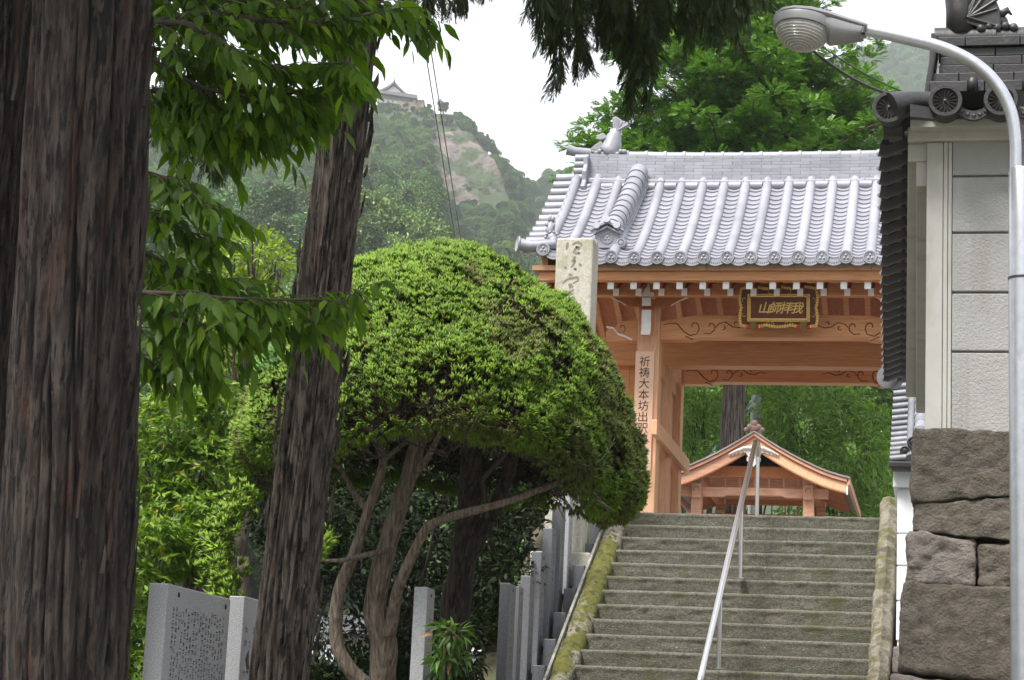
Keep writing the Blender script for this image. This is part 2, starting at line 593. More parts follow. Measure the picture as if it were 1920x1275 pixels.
M['boulder_grey'] = mat("grey_wall_stone", (0.15, 0.13, 0.115, 1), (0.28, 0.245, 0.215, 1), 16, rough=0.92, bump=1.0, bscale=60, bdist=0.03,
                        layers=[((0.10, 0.075, 0.055, 1), 5, 0.55, 0.70, None)])
M['cement'] = mat("pale_cement", (0.14, 0.14, 0.115, 1), (0.30, 0.30, 0.26, 1), 12, rough=0.9)
M['steel'] = mat("stainless_steel", (0.62, 0.62, 0.62, 1), (0.70, 0.70, 0.70, 1), 30, st=(1, 1, 0.05), rough=0.3, metal=1.0)
M['galv'] = mat("galvanised_steel", (0.45, 0.46, 0.49, 1), (0.55, 0.56, 0.60, 1), 14, rough=0.32, metal=0.85, bump=0.05, bscale=60,
                layers=[((0.38, 0.38, 0.42, 1), 8, 0.58, 0.72, None)])
M['lamp'] = mat("grey_lamp_housing", (0.21, 0.20, 0.225, 1), (0.26, 0.25, 0.275, 1), 8, rough=0.45, spec=0.4)
M['lamp_under'] = mat("lamp_collar", (0.24, 0.24, 0.25, 1), (0.30, 0.30, 0.31, 1), 8, rough=0.4)
M['black'] = mat("black_fitting", (0.015, 0.015, 0.016, 1), (0.025, 0.025, 0.025, 1), 20, rough=0.5)
M['cable'] = mat("cable_sheath", (0.02, 0.021, 0.023, 1), (0.035, 0.036, 0.04, 1), 20, rough=0.5)
M['cable_green'] = mat("green_cable_sheath", (0.08, 0.22, 0.24, 1), (0.10, 0.27, 0.28, 1), 20, rough=0.5)
M['bark'] = mat("cedar_bark", (0.026, 0.019, 0.016, 1), (0.090, 0.068, 0.057, 1), 9, st=(3.2, 3.2, 0.16), lo=0.42, hi=0.60, rough=0.95, bump=1.0, bscale=16, bst=(4, 4, 0.14), bdist=0.06,
                layers=[((0.070, 0.026, 0.017, 1), 3.0, 0.54, 0.68, (3, 3, 0.25)), ((0.008, 0.006, 0.005, 1), 9, 0.52, 0.58, (3.5, 3.5, 0.10)), ((0.115, 0.088, 0.076, 1), 7, 0.62, 0.74, (4, 4, 0.14))])
M['bark_pale'] = mat("shaggy_bark", (0.066, 0.050, 0.042, 1), (0.230, 0.185, 0.155, 1), 10, st=(3.4, 3.4, 0.22), lo=0.42, hi=0.60, rough=0.95, bump=1.0, bscale=18, bst=(4, 4, 0.16), bdist=0.06,
                     layers=[((0.150, 0.065, 0.042, 1), 4, 0.58, 0.74, (3, 3, 0.3)), ((0.012, 0.009, 0.007, 1), 10, 0.53, 0.59, (3.5, 3.5, 0.12)), ((0.24, 0.195, 0.165, 1), 9, 0.60, 0.72, (4, 4, 0.18))])
M['limb'] = mat("juniper_bark", (0.10, 0.075, 0.058, 1), (0.36, 0.29, 0.23, 1), 16, st=(3, 3, 0.4), lo=0.36, hi=0.66, rough=0.95, bump=1.0, bscale=30, bst=(3, 3, 0.3), bdist=0.04,
                layers=[((0.09, 0.10, 0.04, 1), 4, 0.58, 0.74, None)])
M['wood_pale'] = mat("planed_board", (0.70, 0.43, 0.29, 1), (0.78, 0.52, 0.38, 1), 9, st=(6, 6, 0.5), rough=0.6)
M['twig'] = mat("twig_bark", (0.045, 0.034, 0.027, 1), (0.09, 0.068, 0.052, 1), 12, rough=0.95)
M['soil'] = mat("earth", (0.055, 0.045, 0.030, 1), (0.10, 0.085, 0.055, 1), 3, rough=1.0, bump=0.8, bscale=14, layers=[((0.05, 0.065, 0.02, 1), 0.7, 0.45, 0.6, None)])
M['paving'] = mat("worn_paving", (0.20, 0.19, 0.165, 1), (0.30, 0.285, 0.25, 1), 2.2, rough=0.95, bump=0.5, bscale=30)
M['roof_board'] = mat("copper_brown_roof", (0.17, 0.13, 0.125, 1), (0.25, 0.20, 0.195, 1), 3, rough=0.5, per_obj=0.1)
M['house_wall'] = mat("pale_house_wall", (0.62, 0.64, 0.70, 1), (0.68, 0.70, 0.75, 1), 1, rough=0.8)
M['far_wall'] = mat("tan_terrace_wall", (0.22, 0.15, 0.11, 1), (0.28, 0.20, 0.15, 1), 0.5, rough=0.9)
M['concrete'] = mat("pole_concrete", (0.36, 0.36, 0.36, 1), (0.42, 0.42, 0.42, 1), 4, rough=0.8)

G = {}
G['juniper'] = leaf_mat("juniper_leaf", (0.050, 0.105, 0.006, 1), (0.245, 0.410, 0.016, 1), odd=(0.16, 0.105, 0.035, 1), trans=0.25, odd_at=0.955, patch=1.6)
G['juniper_olive'] = leaf_mat("juniper_olive_leaf", (0.050, 0.085, 0.008, 1), (0.185, 0.265, 0.022, 1), odd=(0.17, 0.11, 0.04, 1), trans=0.22, odd_at=0.84, patch=2.5)
G['juniper_blue'] = leaf_mat("juniper_blue_leaf", (0.055, 0.14, 0.02, 1), (0.14, 0.30, 0.055, 1), trans=0.22, patch=1.6)
G['broad'] = leaf_mat("broad_leaf", (0.034, 0.090, 0.006, 1), (0.160, 0.285, 0.016, 1), odd=(0.24, 0.37, 0.02, 1), trans=0.62, odd_at=0.92, patch=1.4)
G['autumn'] = leaf_mat("turning_leaf", (0.20, 0.06, 0.03, 1), (0.30, 0.10, 0.05, 1), trans=0.3)
G['shrub'] = leaf_mat("shrub_leaf", (0.050, 0.120, 0.008, 1), (0.215, 0.340, 0.022, 1), odd=(0.36, 0.28, 0.03, 1), trans=0.35, odd_at=0.965, patch=1.8)
G['maple'] = leaf_mat("yellow_green_leaf", (0.14, 0.22, 0.012, 1), (0.30, 0.40, 0.03, 1), trans=0.4, patch=2)
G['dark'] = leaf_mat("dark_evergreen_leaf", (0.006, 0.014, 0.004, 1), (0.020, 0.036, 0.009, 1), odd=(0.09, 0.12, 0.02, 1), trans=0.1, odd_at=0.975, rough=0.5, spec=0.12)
G['cypress'] = leaf_mat("cypress_leaf", (0.045, 0.120, 0.018, 1), (0.210, 0.400, 0.060, 1), odd=(0.12, 0.09, 0.05, 1), trans=0.3, odd_at=0.965, patch=0.8)
G['hang'] = leaf_mat("hanging_cypress_leaf", (0.018, 0.034, 0.008, 1), (0.065, 0.110, 0.020, 1), trans=0.3, patch=1.5)
G['cherry'] = leaf_mat("cherry_leaf", (0.075, 0.170, 0.030, 1), (0.290, 0.450, 0.100, 1), odd=(0.28, 0.2, 0.04, 1), trans=0.45, odd_at=0.985, patch=0.7)
G['forest'] = leaf_mat("forest_leaf", (0.020, 0.052, 0.010, 1), (0.115, 0.205, 0.036, 1), trans=0.08, patch=0.35, inst=True)
G['fern'] = leaf_mat("new_shoot_leaf", (0.035, 0.09, 0.012, 1), (0.11, 0.21, 0.03, 1), odd=(0.22, 0.1, 0.05, 1), trans=0.3, odd_at=0.93)

# ================================================================== SETTING: ground, hills, forest, haze
RIDGE = np.array([(-180, 0.16, 700), (-60, 0.18, 700), (-30.69, .2538, 664), (-26.62, .2816, 647), (-22.32, .2996, 635), (-19.05, .3078, 629), (-16.34, .3149, 625), (-14.81, .3161, 629), (-14.04, .3128, 629), (-13.64, .3076, 634), (-12.75, .2918, 646), (-12.03, .2781, 676), (-11.5, .2785, 821), (-10.74, .2805, 918), (-10.14, .2828, 927), (-7.9, .3035, 1012), (-5.65, .3223, 1108), (-4.15, .3364, 1138), (-2.66, .3466, 1159), (-1.76, .3506, 1161), (-.27, .3521, 1166), (2.08, .3552, 1176), (7.47, .3526, 1208), (30, .30, 1200), (70, .2, 1000), (180, .16, 700)])


def hill_z(az, r):
    """terrain height at azimuth (degrees from +Y, clockwise) and distance r from the foot of the valley"""
    te = np.interp(az, RIDGE[:, 0], RIDGE[:, 1]); R = np.interp(az, RIDGE[:, 0], RIDGE[:, 2])
    s = r / R
    x, y = CL[0] + r * np.sin(np.radians(az)), CL[1] + r * np.cos(np.radians(az))
    P = np.stack([x / 75, y / 75, np.zeros_like(x)], -1)
    share = np.interp(s, (0.09, 0.125, 0.25, 0.40, 0.60, 0.80, 1.0, 1.6), (0.0, 0.05, 0.50, 0.72, 0.83, 0.91, 1.0, 0.62))
    z = CL[2] + te * share * r
    z = z + fbm(P, 3, 3) * 5 * np.clip(s, 0, 1) * np.clip(1.02 - s, 0, 1) * 2
    # steep rock face under the summit
    w = np.clip((az + 14.75) / 0.5, 0, 1) * np.clip((-12.15 - az) / 0.5, 0, 1)
    tc = np.interp(r, (80, 400, 520, 575, 604, 634), (0.0, 0.222, 0.250, 0.262, 0.294, 0.309))
    zc = CL[2] + np.minimum(tc, te - 0.004) * r
    z = np.where(r < R, z * (1 - w) + zc * w, z)
    return np.where(r < 70, -3.3 - 0.0 * r, np.maximum(z, -3.3))


def polar(az, r):
    return np.stack([CL[0] + r * np.sin(np.radians(az)), CL[1] + r * np.cos(np.radians(az)), hill_z(az, r)], -1)


azs = np.concatenate([np.arange(-180, -32, 4.0), np.arange(-32, 9, 0.3), np.arange(9, 181, 4.0)])
rs = np.concatenate([np.linspace(56, 110, 8), np.linspace(122, 700, 60), np.linspace(720, 1480, 34)])
A, Rr = np.meshgrid(azs, rs, indexing='ij')
pv = polar(A.ravel(), Rr.ravel())
na, nr = len(azs), len(rs)
ii, jj = np.meshgrid(np.arange(na - 1), np.arange(nr - 1), indexing='ij')
q = (ii * nr + jj).ravel()
hf = np.stack([q, q + 1, q + nr + 1, q + nr], -1)
M['hill'] = mat("hill_floor", (0.022, 0.036, 0.012, 1), (0.045, 0.066, 0.022, 1), 0.05, rough=1.0)
hills = kind(link("hills", new_mesh("hills", pv, hf[:, ::-1], M['hill'], True)), "structure")

# bare rock face
ca = np.linspace(-14.55, -12.35, 60); cr = np.linspace(574, 632, 46)
A, Rr = np.meshgrid(ca, cr, indexing='ij')
cv = polar(A.ravel(), Rr.ravel())
bump = fbm(cv / (7.0, 7.0, 12.0), 11, 4) * 6.0
edge = np.minimum(np.minimum(A.ravel() + 14.55, -12.35 - A.ravel()) / 0.35, np.minimum(Rr.ravel() - 574, 632 - Rr.ravel()) / 10)
cv[:, 1] -= 2.0 + bump
cv[:, 2] += np.clip(edge, -1, 1) * 2.4 - 1.2 + bump * 0.3
ii, jj = np.meshgrid(np.arange(59), np.arange(45), indexing='ij'); q = (ii * 46 + jj).ravel()
M['rock'] = mat("cliff_rock", (0.11, 0.085, 0.075, 1), (0.22, 0.175, 0.155, 1), 0.14, rough=0.95, bump=1.0, bscale=0.6, bdist=1.5, st=(1, 1, 2.2),
                layers=[((0.10, 0.075, 0.065, 1), 0.22, 0.58, 0.70, (1, 1, 0.4)), ((0.045, 0.065, 0.024, 1), 0.09, 0.46, 0.52, None)])
kind(link("cliff", new_mesh("cliff", cv, np.stack([q, q + 46, q + 47, q + 1], -1), M['rock'], False)), "structure")


def path_z(y):
    return -3.06 - np.clip(-5.2 - y, 0, 40) * 0.075


def ground_z(x, y):
    slope = np.where(y < -5.2, path_z(y), np.where(y < 0, 0.592 * y - 0.22, -0.03))
    low = np.where(y < -5.2, path_z(y), -3.06 - 0.0 * y)
    w = np.clip((x + 3.1) / 0.7, 0, 1)
    return low + (slope - low) * w * w * (3 - 2 * w)


gx = np.concatenate([np.linspace(-60, -6, 28), np.linspace(-5.6, 4, 60), np.linspace(4.5, 50, 24)])
gy = np.concatenate([np.linspace(-60, -26, 16), np.linspace(-25, 6, 90), np.linspace(7, 70, 32)])
X, Y = np.meshgrid(gx, gy, indexing='ij')
Z = ground_z(X.ravel(), Y.ravel())
Z = Z + fbm(np.stack([X.ravel() * 0.6, Y.ravel() * 0.6, Z * 0], -1), 5, 3) * np.where(np.abs(X.ravel()) < 1.9, 0.0, 0.06) - np.where((np.abs(X.ravel()) < 1.95) & (Y.ravel() > -5.4) & (Y.ravel() < 0.05), 0.25, 0)
gv = np.stack([X.ravel(), Y.ravel(), Z], -1)
ii, jj = np.meshgrid(np.arange(len(gx) - 1), np.arange(len(gy) - 1), indexing='ij'); q = (ii * len(gy) + jj).ravel(); L_ = len(gy)
kind(link("ground", new_mesh("ground", gv, np.stack([q, q + L_, q + L_ + 1, q + 1], -1), M['soil'], True)), "structure")
mb = MB()
ys = np.linspace(-24, -5.05, 30)
vs = [(x, y, float(path_z(y)) + 0.012) for y in ys for x in (-1.55, 1.75)]
mb.add(vs, [(2 * i, 2 * i + 1, 2 * i + 3, 2 * i + 2) for i in range(len(ys) - 1)])
o = obj("path", mb, M['paving'], None); kind(o, "structure")
mb = MB().add([(-3.0, 0.3, -0.016), (6, 0.3, -0.016), (6, 22, -0.016), (-3.0, 22, -0.016)], [(0, 1, 2, 3)])
o = obj("temple_yard", mb, M['paving'], None); kind(o, "structure")

# ---- forest on the hills: five kinds of crown
def crown_mesh(name, seed, conifer=False):
    r = np.random.default_rng(seed)
    P, N_ = [], []
    V0 = MB()
    if conifer:
        for k in range(1500):
            t = r.random() ** 0.8
            h = 1.2 + 9.8 * t
            rad = 2.6 * (1 - t) ** 0.8 * (0.75 + 0.35 * r.random()) + 0.1
            a = r.random() * 2 * math.pi
            P.append((rad * math.cos(a), rad * math.sin(a), h)); N_.append((math.cos(a), math.sin(a), 0.3))
        V0.tube([(0, 0, -1), (0, 0, 10)], [0.3, 0.08], 6)
    else:
        bl = [(r.normal(size=3) * (1.35, 1.35, 0.7) + (0, 0, 4.6 + 0.25 * k), 1.2 + 0.7 * r.random()) for k in range(9)]
        bl.append((np.array((0, 0, 6.0)), 2.4))
        for c, R in bl:
            for k in range(210):
                d = r.normal(size=3); d[2] = d[2] * 0.8 + 0.5; d /= np.linalg.norm(d)
                P.append(c + d * R * (0.85 + 0.25 * r.random())); N_.append(d + r.normal(size=3) * 0.4)
        V0.tube([(0, 0, -1.5), (0.1, 0, 2), (0, 0, 5)], [0.35, 0.28, 0.15], 6)
        for k in range(4):
            c, R = bl[k]
            V0.tube([(0, 0, 2.5), tuple(c)], [0.16, 0.05], 5)
    P, N_ = np.array(P), np.array(N_)
    V, F = scatter(CLUMP, P, frames(N_, roll=r.random(len(P)) * 6.28), 0.58 if not conifer else 0.55)
    tv, tf = np.array(V0.v), tri(V0.f)
    me = new_mesh(name, np.concatenate([V, tv]), np.concatenate([F, tf + len(V)]), G['forest'])
    me.materials.append(M['twig'])
    mi = np.zeros(len(F) + len(tf), dtype=np.int32); mi[len(F):] = 1
    me.polygons.foreach_set("material_index", mi)
    return me


CROWN = [crown_mesh("hillside_tree", 50 + s, s == 4) for s in range(5)]
hill_trees = []
spots = []
while len(spots) < 46:
    az = -22.5 + 13.5 * rng.random(); rr = 175 + 150 * rng.random()
    if all((az - a) ** 2 * (rr / 57.3) ** 2 + (rr - b) ** 2 > 50 for a, b in spots):
        spots.append((az, rr))
lab = ["hazy round-crowned broadleaf tree low on the wooded slope behind the clipped juniper", "hazy round-crowned broadleaf tree low on the wooded slope behind the clipped juniper",
       "hazy round-crowned broadleaf tree low on the wooded slope behind the clipped juniper", "hazy round-crowned broadleaf tree low on the wooded slope behind the clipped juniper",
       "hazy pointed conifer low on the wooded slope behind the clipped juniper"]
for k, (az, rr) in enumerate(spots):
    c = 4 if k % 6 == 5 else k % 4
    p = polar(np.array([az]), np.array([rr]))[0]
    o = link("hillside_tree", CROWN[c], None, tuple(p), (0, 0, rng.random() * 6.28))
    s = 0.85 + 0.5 * rng.random()
    o.scale = (s, s, s * (0.9 + 0.3 * rng.random()))
    tag(o, lab[c], "tree", "broadleaf trees low on the hazy slope" if c < 4 else "pointed conifers low on the hazy slope")
    hill_trees.append(o)

n = 19000
az = -31 + 40 * rng.random(n)
Rm = np.interp(az, RIDGE[:, 0], RIDGE[:, 2])
lo_r = np.where(az > -11.2, 330, 100)
rr = np.sqrt(lo_r ** 2 + (((Rm + 14) ** 2) - lo_r ** 2) * rng.random(n))
keep = rng.random(n) < np.where(az > -11.2, np.clip(rr / 1100, 0.25, 1) * 0.9, 0.62)
cliff_in = (az > -14.5) & (az < -12.4) & (rr > 572) & (rr < 626)
summit = (az > -16.6) & (az < -14.3) & (rr > Rm - 42)
keep &= ~(cliff_in & (rng.random(n) < 0.72))
az, rr, cliff_in, summit = az[keep], rr[keep], cliff_in[keep], summit[keep]
fp = polar(az, rr)
me = bpy.data.meshes.new("hillside_forest")
me.from_pydata([tuple(p) for p in fp], [], [])
nf = len(fp)
sc = (0.62 + 0.6 * rng.random(nf)) * np.where(az > -11.2, 1.25, 1.0) * np.where(cliff_in, 0.5, 1.0) * np.where(summit, 0.42, 1.0) * np.clip(1.10 - rr / 900, 0.5, 1.0) * np.where(az > -11.2, 1.3, 1)
at_ = me.attributes.new("crown_scale", 'FLOAT', 'POINT'); at_.data.foreach_set("value", sc.astype(np.float32))
idx = rng.integers(0, 4, nf); idx[rng.random(nf) < 0.08] = 4
at_ = me.attributes.new("crown_kind", 'INT', 'POINT'); at_.data.foreach_set("value", idx.astype(np.int32))
forest = kind(link("hillside_forest", me), "stuff")
ng = bpy.data.node_groups.new("forest_nodes", 'GeometryNodeTree')
ng.interface.new_socket("Geometry", in_out='INPUT', socket_type='NodeSocketGeometry')
ng.interface.new_socket("Geometry", in_out='OUTPUT', socket_type='NodeSocketGeometry')
gi, go = ng.nodes.new("NodeGroupInput"), ng.nodes.new("NodeGroupOutput")
g2i = ng.nodes.new("GeometryNodeGeometryToInstance")
seen = {}
for o in hill_trees:
    seen.setdefault(o.data.name, o)
for nm in reversed([m.name for m in CROWN]):
    oi = ng.nodes.new("GeometryNodeObjectInfo")
    oi.inputs["Object"].default_value = seen[nm]
    ng.links.new(oi.outputs["Geometry"], g2i.inputs[0])
iop = ng.nodes.new("GeometryNodeInstanceOnPoints")
iop.inputs["Pick Instance"].default_value = True
ng.links.new(gi.outputs[0], iop.inputs["Points"])
ng.links.new(g2i.outputs[0], iop.inputs["Instance"])
for nm, ty, sk in (("crown_scale", 'FLOAT', "Scale"), ("crown_kind", 'INT', "Instance Index")):
    na_ = ng.nodes.new("GeometryNodeInputNamedAttribute"); na_.data_type = ty; na_.inputs[0].default_value = nm
    ng.links.new(na_.outputs[0], iop.inputs[sk])
rv = ng.nodes.new("FunctionNodeRandomValue"); rv.data_type = 'FLOAT_VECTOR'
rv.inputs[0].default_value = (-0.12, -0.12, 0); rv.inputs[1].default_value = (0.12, 0.12, 6.28)
ng.links.new(rv.outputs[0], iop.inputs["Rotation"])
ng.links.new(iop.outputs[0], go.inputs[0])
forest.modifiers.new("scatter", 'NODES').node_group = ng

# ---- the air: even haze round everything
mb = MB().box(-1530, 1530, -1530, 1530, -6.0, 452)
haze = obj("haze", mb, None, None)
kind(haze, "stuff")
hm = bpy.data.materials.new("air"); hm.use_nodes = True
hm.node_tree.nodes.clear()
ho = hm.node_tree.nodes.new("ShaderNodeOutputMaterial")
pvn = hm.node_tree.nodes.new("ShaderNodeVolumePrincipled")
pvn.inputs["Color"].default_value = (0.90, 0.955, 1.0, 1)
pvn.inputs["Density"].default_value = 0.00025
pvn.inputs["Anisotropy"].default_value = 0.2
hm.node_tree.links.new(pvn.outputs[0], ho.inputs["Volume"])
haze.data.materials.append(hm)

# ================================================================== STAIRS
TR, RI = 0.287, 0.17
stairs = thing("stone_staircase", "long flight of worn mossy stone steps rising to the gate", "stairs", (0, -5.2, -3.06))
NX = 120
for k in range(18):
    y0, z1 = -k * TR, -k * RI
    xs = np.linspace(-1.40, 1.40, NX)
    # cross-section from foot of riser over the nose to the back of the tread
    sec = [(0.022, -RI - 0.02), (0.016, -0.155), (0.012, -0.135), (0.010, -0.115), (0.008, -0.095), (0.006, -0.075), (0.004, -0.055), (-0.002, -0.038), (-0.006, -0.022), (0.004, -0.006), (0.022, 0.0), (0.10, 0.0), (TR + 0.04, 0.004)]
    vs = np.array([(x, y0 + a, z1 + b) for a, b in sec for x in xs])
    nz = fbm(vs * (11, 9, 22), 100 + k, 4) * 0.013 + fbm(vs * (1.6, 3, 3), 140 + k, 2) * 0.006
    rowi = np.repeat(np.arange(len(sec)), NX)
    vs[:, 1] -= np.where(rowi < 11, nz, 0)
    vs[:, 2] += np.where((rowi >= 7), nz * 0.28, 0)
    fs = [(r * NX + c, r * NX + c + 1, (r + 1) * NX + c + 1, (r + 1) * NX + c) for r in range(len(sec) - 1) for c in range(NX - 1)]
    b = MB().add(vs, fs)
    obj("step", b, M['step'], stairs, smooth=True)


def kerb(name, x0, x1, top, y_end, m, seed, label):
    """sloping kerb of long stones beside the steps"""
    ny = 220
    ys = np.linspace(-5.6, y_end, ny)
    prof = [(x0, -0.5), (x0, -0.02), (x0 + 0.03, 0.03), (x0 + 0.10, 0.055), ((x0 + x1) / 2, 0.06), (x1 - 0.10, 0.05), (x1 - 0.03, 0.02), (x1, -0.04), (x1, -0.5)]
    vs = np.array([(x, y, 0.592 * min(y, 0.06) + top + z) for y in ys for x, z in prof])
    d = fbm(vs * 9, seed, 4) * 0.045 + fbm(vs * 1.2, seed + 9, 2) * 0.03
    vs[:, 2] += d; vs[:, 0] += fbm(vs * 5, seed + 4, 3) * 0.016
    # joints between the stones
    j = np.abs(((vs[:, 1] + 9) / 1.35) % 1.0 - 0.5) < 0.012
    vs[j, 2] -= 0.02
    npf = len(prof)
    fs = [(r * npf + c, r * npf + c + 1, (r + 1) * npf + c + 1, (r + 1) * npf + c) for r in range(ny - 1) for c in range(npf - 1)]
    fs += [tuple(range(npf)), tuple(range((ny - 1) * npf, ny * npf))[::-1]]
    obj(name, MB().add(vs, fs), m, stairs, smooth=True, label=label)


kerb("kerb", -1.61, -1.385, 0.0, 0.12, M['moss'], 31, "kerb thick with yellow-green moss")
kerb("kerb", 1.395, 1.60, 0.17, 0.10, M['kerb'], 32, "bare grey kerb beside the white wall")

b = MB()
for k in range(9):
    ya, yb = -5.2 + 0.58 * k, -5.2 + 0.58 * k + 0.572
    b.add([(x, y, 0.592 * y + z) for y in (ya, yb) for x in (-1.638, -1.612) for z in (-0.3, 0.045)], [(1, 3, 7, 5), (0, 1, 5, 4), (0, 2, 3, 1), (4, 5, 7, 6), (2, 6, 7, 3)])
obj("cement_edge", b, M['cement'], stairs)
# handrail
hr = thing("handrail", "stainless steel handrail down the middle of the stone steps", "handrail", (0, -3.3, -1.95))
yy = np.linspace(-5.0, 0.05, 12)
path = [(0, y, 0.592 * y + 0.80) for y in yy] + [(0.0, 0.17, 0.845), (0.005, 0.24, 0.845), (0.01, 0.29, 0.80), (0.01, 0.30, 0.70)]
obj("rail", MB().tube(path, 0.030, 14), M['steel'], hr, smooth=True)
for y, zb, zt in ((-1.50, -0.85, -0.10), (-3.37, -1.87, -1.215), (-4.9, -2.89, -2.13), (0.30, -0.03, 0.70)):
    obj("post", MB().tube([(0.012, y, zb), (0.008, y, zt)], 0.022, 12).lathe((0.012, y, zb), (0, 0, 1), [(0.0, 0.045), (0.012, 0.045), (0.014, 0.022)], 14), M['steel'], hr, smooth=True, angle=40)

# ================================================================== STONE FENCE POSTS, PILLAR, TABLET
def ink_column(x, y0, y1, z0, z1, cols, n, seed, size=0.6):
    """columns of small illegible characters cut into a face that looks towards +X"""
    r = random.Random(seed)
    b = MB()
    cw = (y1 - y0) / cols
    for c in range(cols):
        yc = y1 - cw * (c + 0.5)
        z = z1 - r.random() * 0.03
        ch = (z1 - z0) / n
        for k in range(n):
            zc = z - ch * (k + 0.5)
            if r.random() < 0.13:
                continue
            s = min(cw, ch) * size * 0.5
            for q_ in range(r.choice((3, 4, 4, 5))):
                a, d = (r.random() - 0.5) * 2 * s, (r.random() - 0.5) * 2 * s
                if r.random() < 0.55:
                    b.add([(x, yc - s * 0.9, zc + d - s * 0.09), (x, yc + s * 0.9, zc + d - s * 0.09), (x, yc + s * 0.9, zc + d + s * 0.09), (x, yc - s * 0.9, zc + d + s * 0.09)], [(0, 1, 2, 3)])
                else:
                    b.add([(x, yc + a - s * 0.1, zc - s * 0.9), (x, yc + a + s * 0.1, zc - s * 0.9), (x, yc + a + s * 0.1 + s * 0.3 * (r.random() - 0.5), zc + s * 0.9), (x, yc + a - s * 0.1, zc + s * 0.9)], [(0, 1, 2, 3)])
    return b


def stone_post(px, py, X, wpx, depth, base_z, label, seed, m='granite', cols=1, n=9, group=None, dot=True):
    c = at_x(px, py, X)
    w = wpx / 3900 * float((c - CL) @ CF)
    y, zt = float(c[1]), float(c[2])
    t = thing("stone_post", label, "stone post", (X + w / 2, y + depth / 2, base_z), group)
    obj("shaft", MB().box(X, X + w, y, y + depth, base_z, zt), M[m], t, bevel=0.006)
    ib = ink_column(X + w + 0.0015, y + depth * 0.12, y + depth * 0.88, zt - 1.12, zt - 0.13, cols, n, seed)
    if dot:
        ib.add([(X + w + 0.0015, y + depth * 0.42, zt - 0.07), (X + w + 0.0015, y + depth * 0.62, zt - 0.07), (X + w + 0.0015, y + depth * 0.62, zt - 0.045), (X + w + 0.0015, y + depth * 0.42, zt - 0.045)], [(0, 1, 2, 3)])
    kind(obj("inscription", ib, M['ink'], t), "stuff")
    return y, zt, w


FX = -1.94
# the tablet and the two lone posts nearer the camera
c = at_x(280, 1093, FX); yt, zt = float(c[1]), float(c[2])
wt = 38 / 3900 * float((c - CL) @ CF)
gb = float(path_z(yt)) - 0.05
t = thing("inscribed_tablet", "broad grey granite tablet covered in fine black inscriptions beside the dark trunk", "stone tablet", (FX, yt, gb))
obj("slab", MB().box(FX, FX + wt, yt, yt + 0.98, gb, zt), M['granite'], t, bevel=0.006)
ib = MB()
for (a0, a1, z0, z1, cc, nn, sd_) in ((0.08, 0.90, 0.10, 0.34, 18, 7, 1), (0.10, 0.94, 0.34, 0.52, 20, 6, 2), (0.06, 0.62, 0.54, 0.80, 12, 8, 3), (0.10, 0.90, 0.86, 1.12, 14, 7, 4)):
    s_ = ink_column(FX + wt + 0.0015, yt + a0, yt + a1, zt - z1, zt - z0, cc, nn, sd_, 0.8); ib.add(s_.v, s_.f)
for a, z in ((0.16, 0.045), (0.9, 0.05), (0.1, 0.83), (0.9, 0.83)):
    ib.box(FX + wt, FX + wt + 0.003, yt + a - 0.012, yt + a + 0.012, zt - z - 0.012, zt - z + 0.012)
kind(obj("inscription", ib, M['ink'], t), "stuff")
stone_post(430, 1117, FX, 31, 0.26, float(path_z(-11)) - 0.05, "square granite post between the broad inscribed tablet and the leaning trunk", 11, cols=3, n=12, dot=False)
stone_post(777, 1100, FX, 26, 0.24, float(path_z(-7)) - 0.1, "lone pale granite post in front of the twisted juniper trunks", 12, n=13)
rows = [(937.6, 1092.6, 19.2, 0.30, 'granite_shaded', "lowest inscribed post of the row beside the steps, broad, face coloured as if in shade"),
        (957, 1099, 18.0, 0.20, 'granite_shaded', "inscribed post squeezed between the two lowest posts of the row"),
        (976.5, 1079, 19.2, 0.24, 'granite_shaded', "third inscribed post from the low end of the row beside the steps"),
        (997, 1034, 19.0, 0.24, 'granite_shaded', "fourth inscribed post up the row beside the steps"),
        (1018, 990, 18.5, 0.24, 'granite_shaded', "fifth inscribed post up the row beside the steps"),
        (1036, 947, 18.0, 0.24, 'granite_shaded', "pale sixth inscribed post with a branch of the juniper across it"),
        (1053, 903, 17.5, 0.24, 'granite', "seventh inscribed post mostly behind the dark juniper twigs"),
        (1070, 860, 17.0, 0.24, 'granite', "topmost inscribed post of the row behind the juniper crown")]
for k, (px, py, w, dp, m, lb) in enumerate(rows):
    c = at_x(px, py, FX)
    base = float(c[2]) - (1.9 if k < 3 else 1.20)
    y, zt, w_ = stone_post(px, py, FX, w, dp, base, lb, 40 + k, m, 1, 12, "inscribed posts in a row up the steps")
blk = ["lowest", "second lowest", "third lowest", "middle", "third highest", "second highest", "highest"]
for k, (px, py) in enumerate(((998, 1247), (1019, 1197.6), (1038, 1148), (1057, 1103), (1074, 1059), (1090, 1018.5), (1106, 973))):
    c = at_x(px, py, -1.80)
    y, zt = float(c[1]), float(c[2])
    o = obj("base_block", MB().box(-1.80, -1.675, y, y + 0.42, zt - 0.9, zt), M['granite_shaded'] if k < 6 else M['granite'], None, bevel=0.006)
    tag(o, "%s granite block of the stepped base between posts and mossy kerb" % blk[k], "stone block", "stepped base blocks beside the kerb")

# tall carved pillar
t = thing("stone_pillar", "tall weathered stone pillar with deep cursive carving before the gate", "stone pillar", (-1.965, -0.85, -0.6))
px0, px1, pz = -2.175, -1.755, 2.94
v = MB().box(px0, px1, -1.0, -0.62, -0.62, pz)
obj("shaft", v, M['pillar'], t, bevel=0.022)


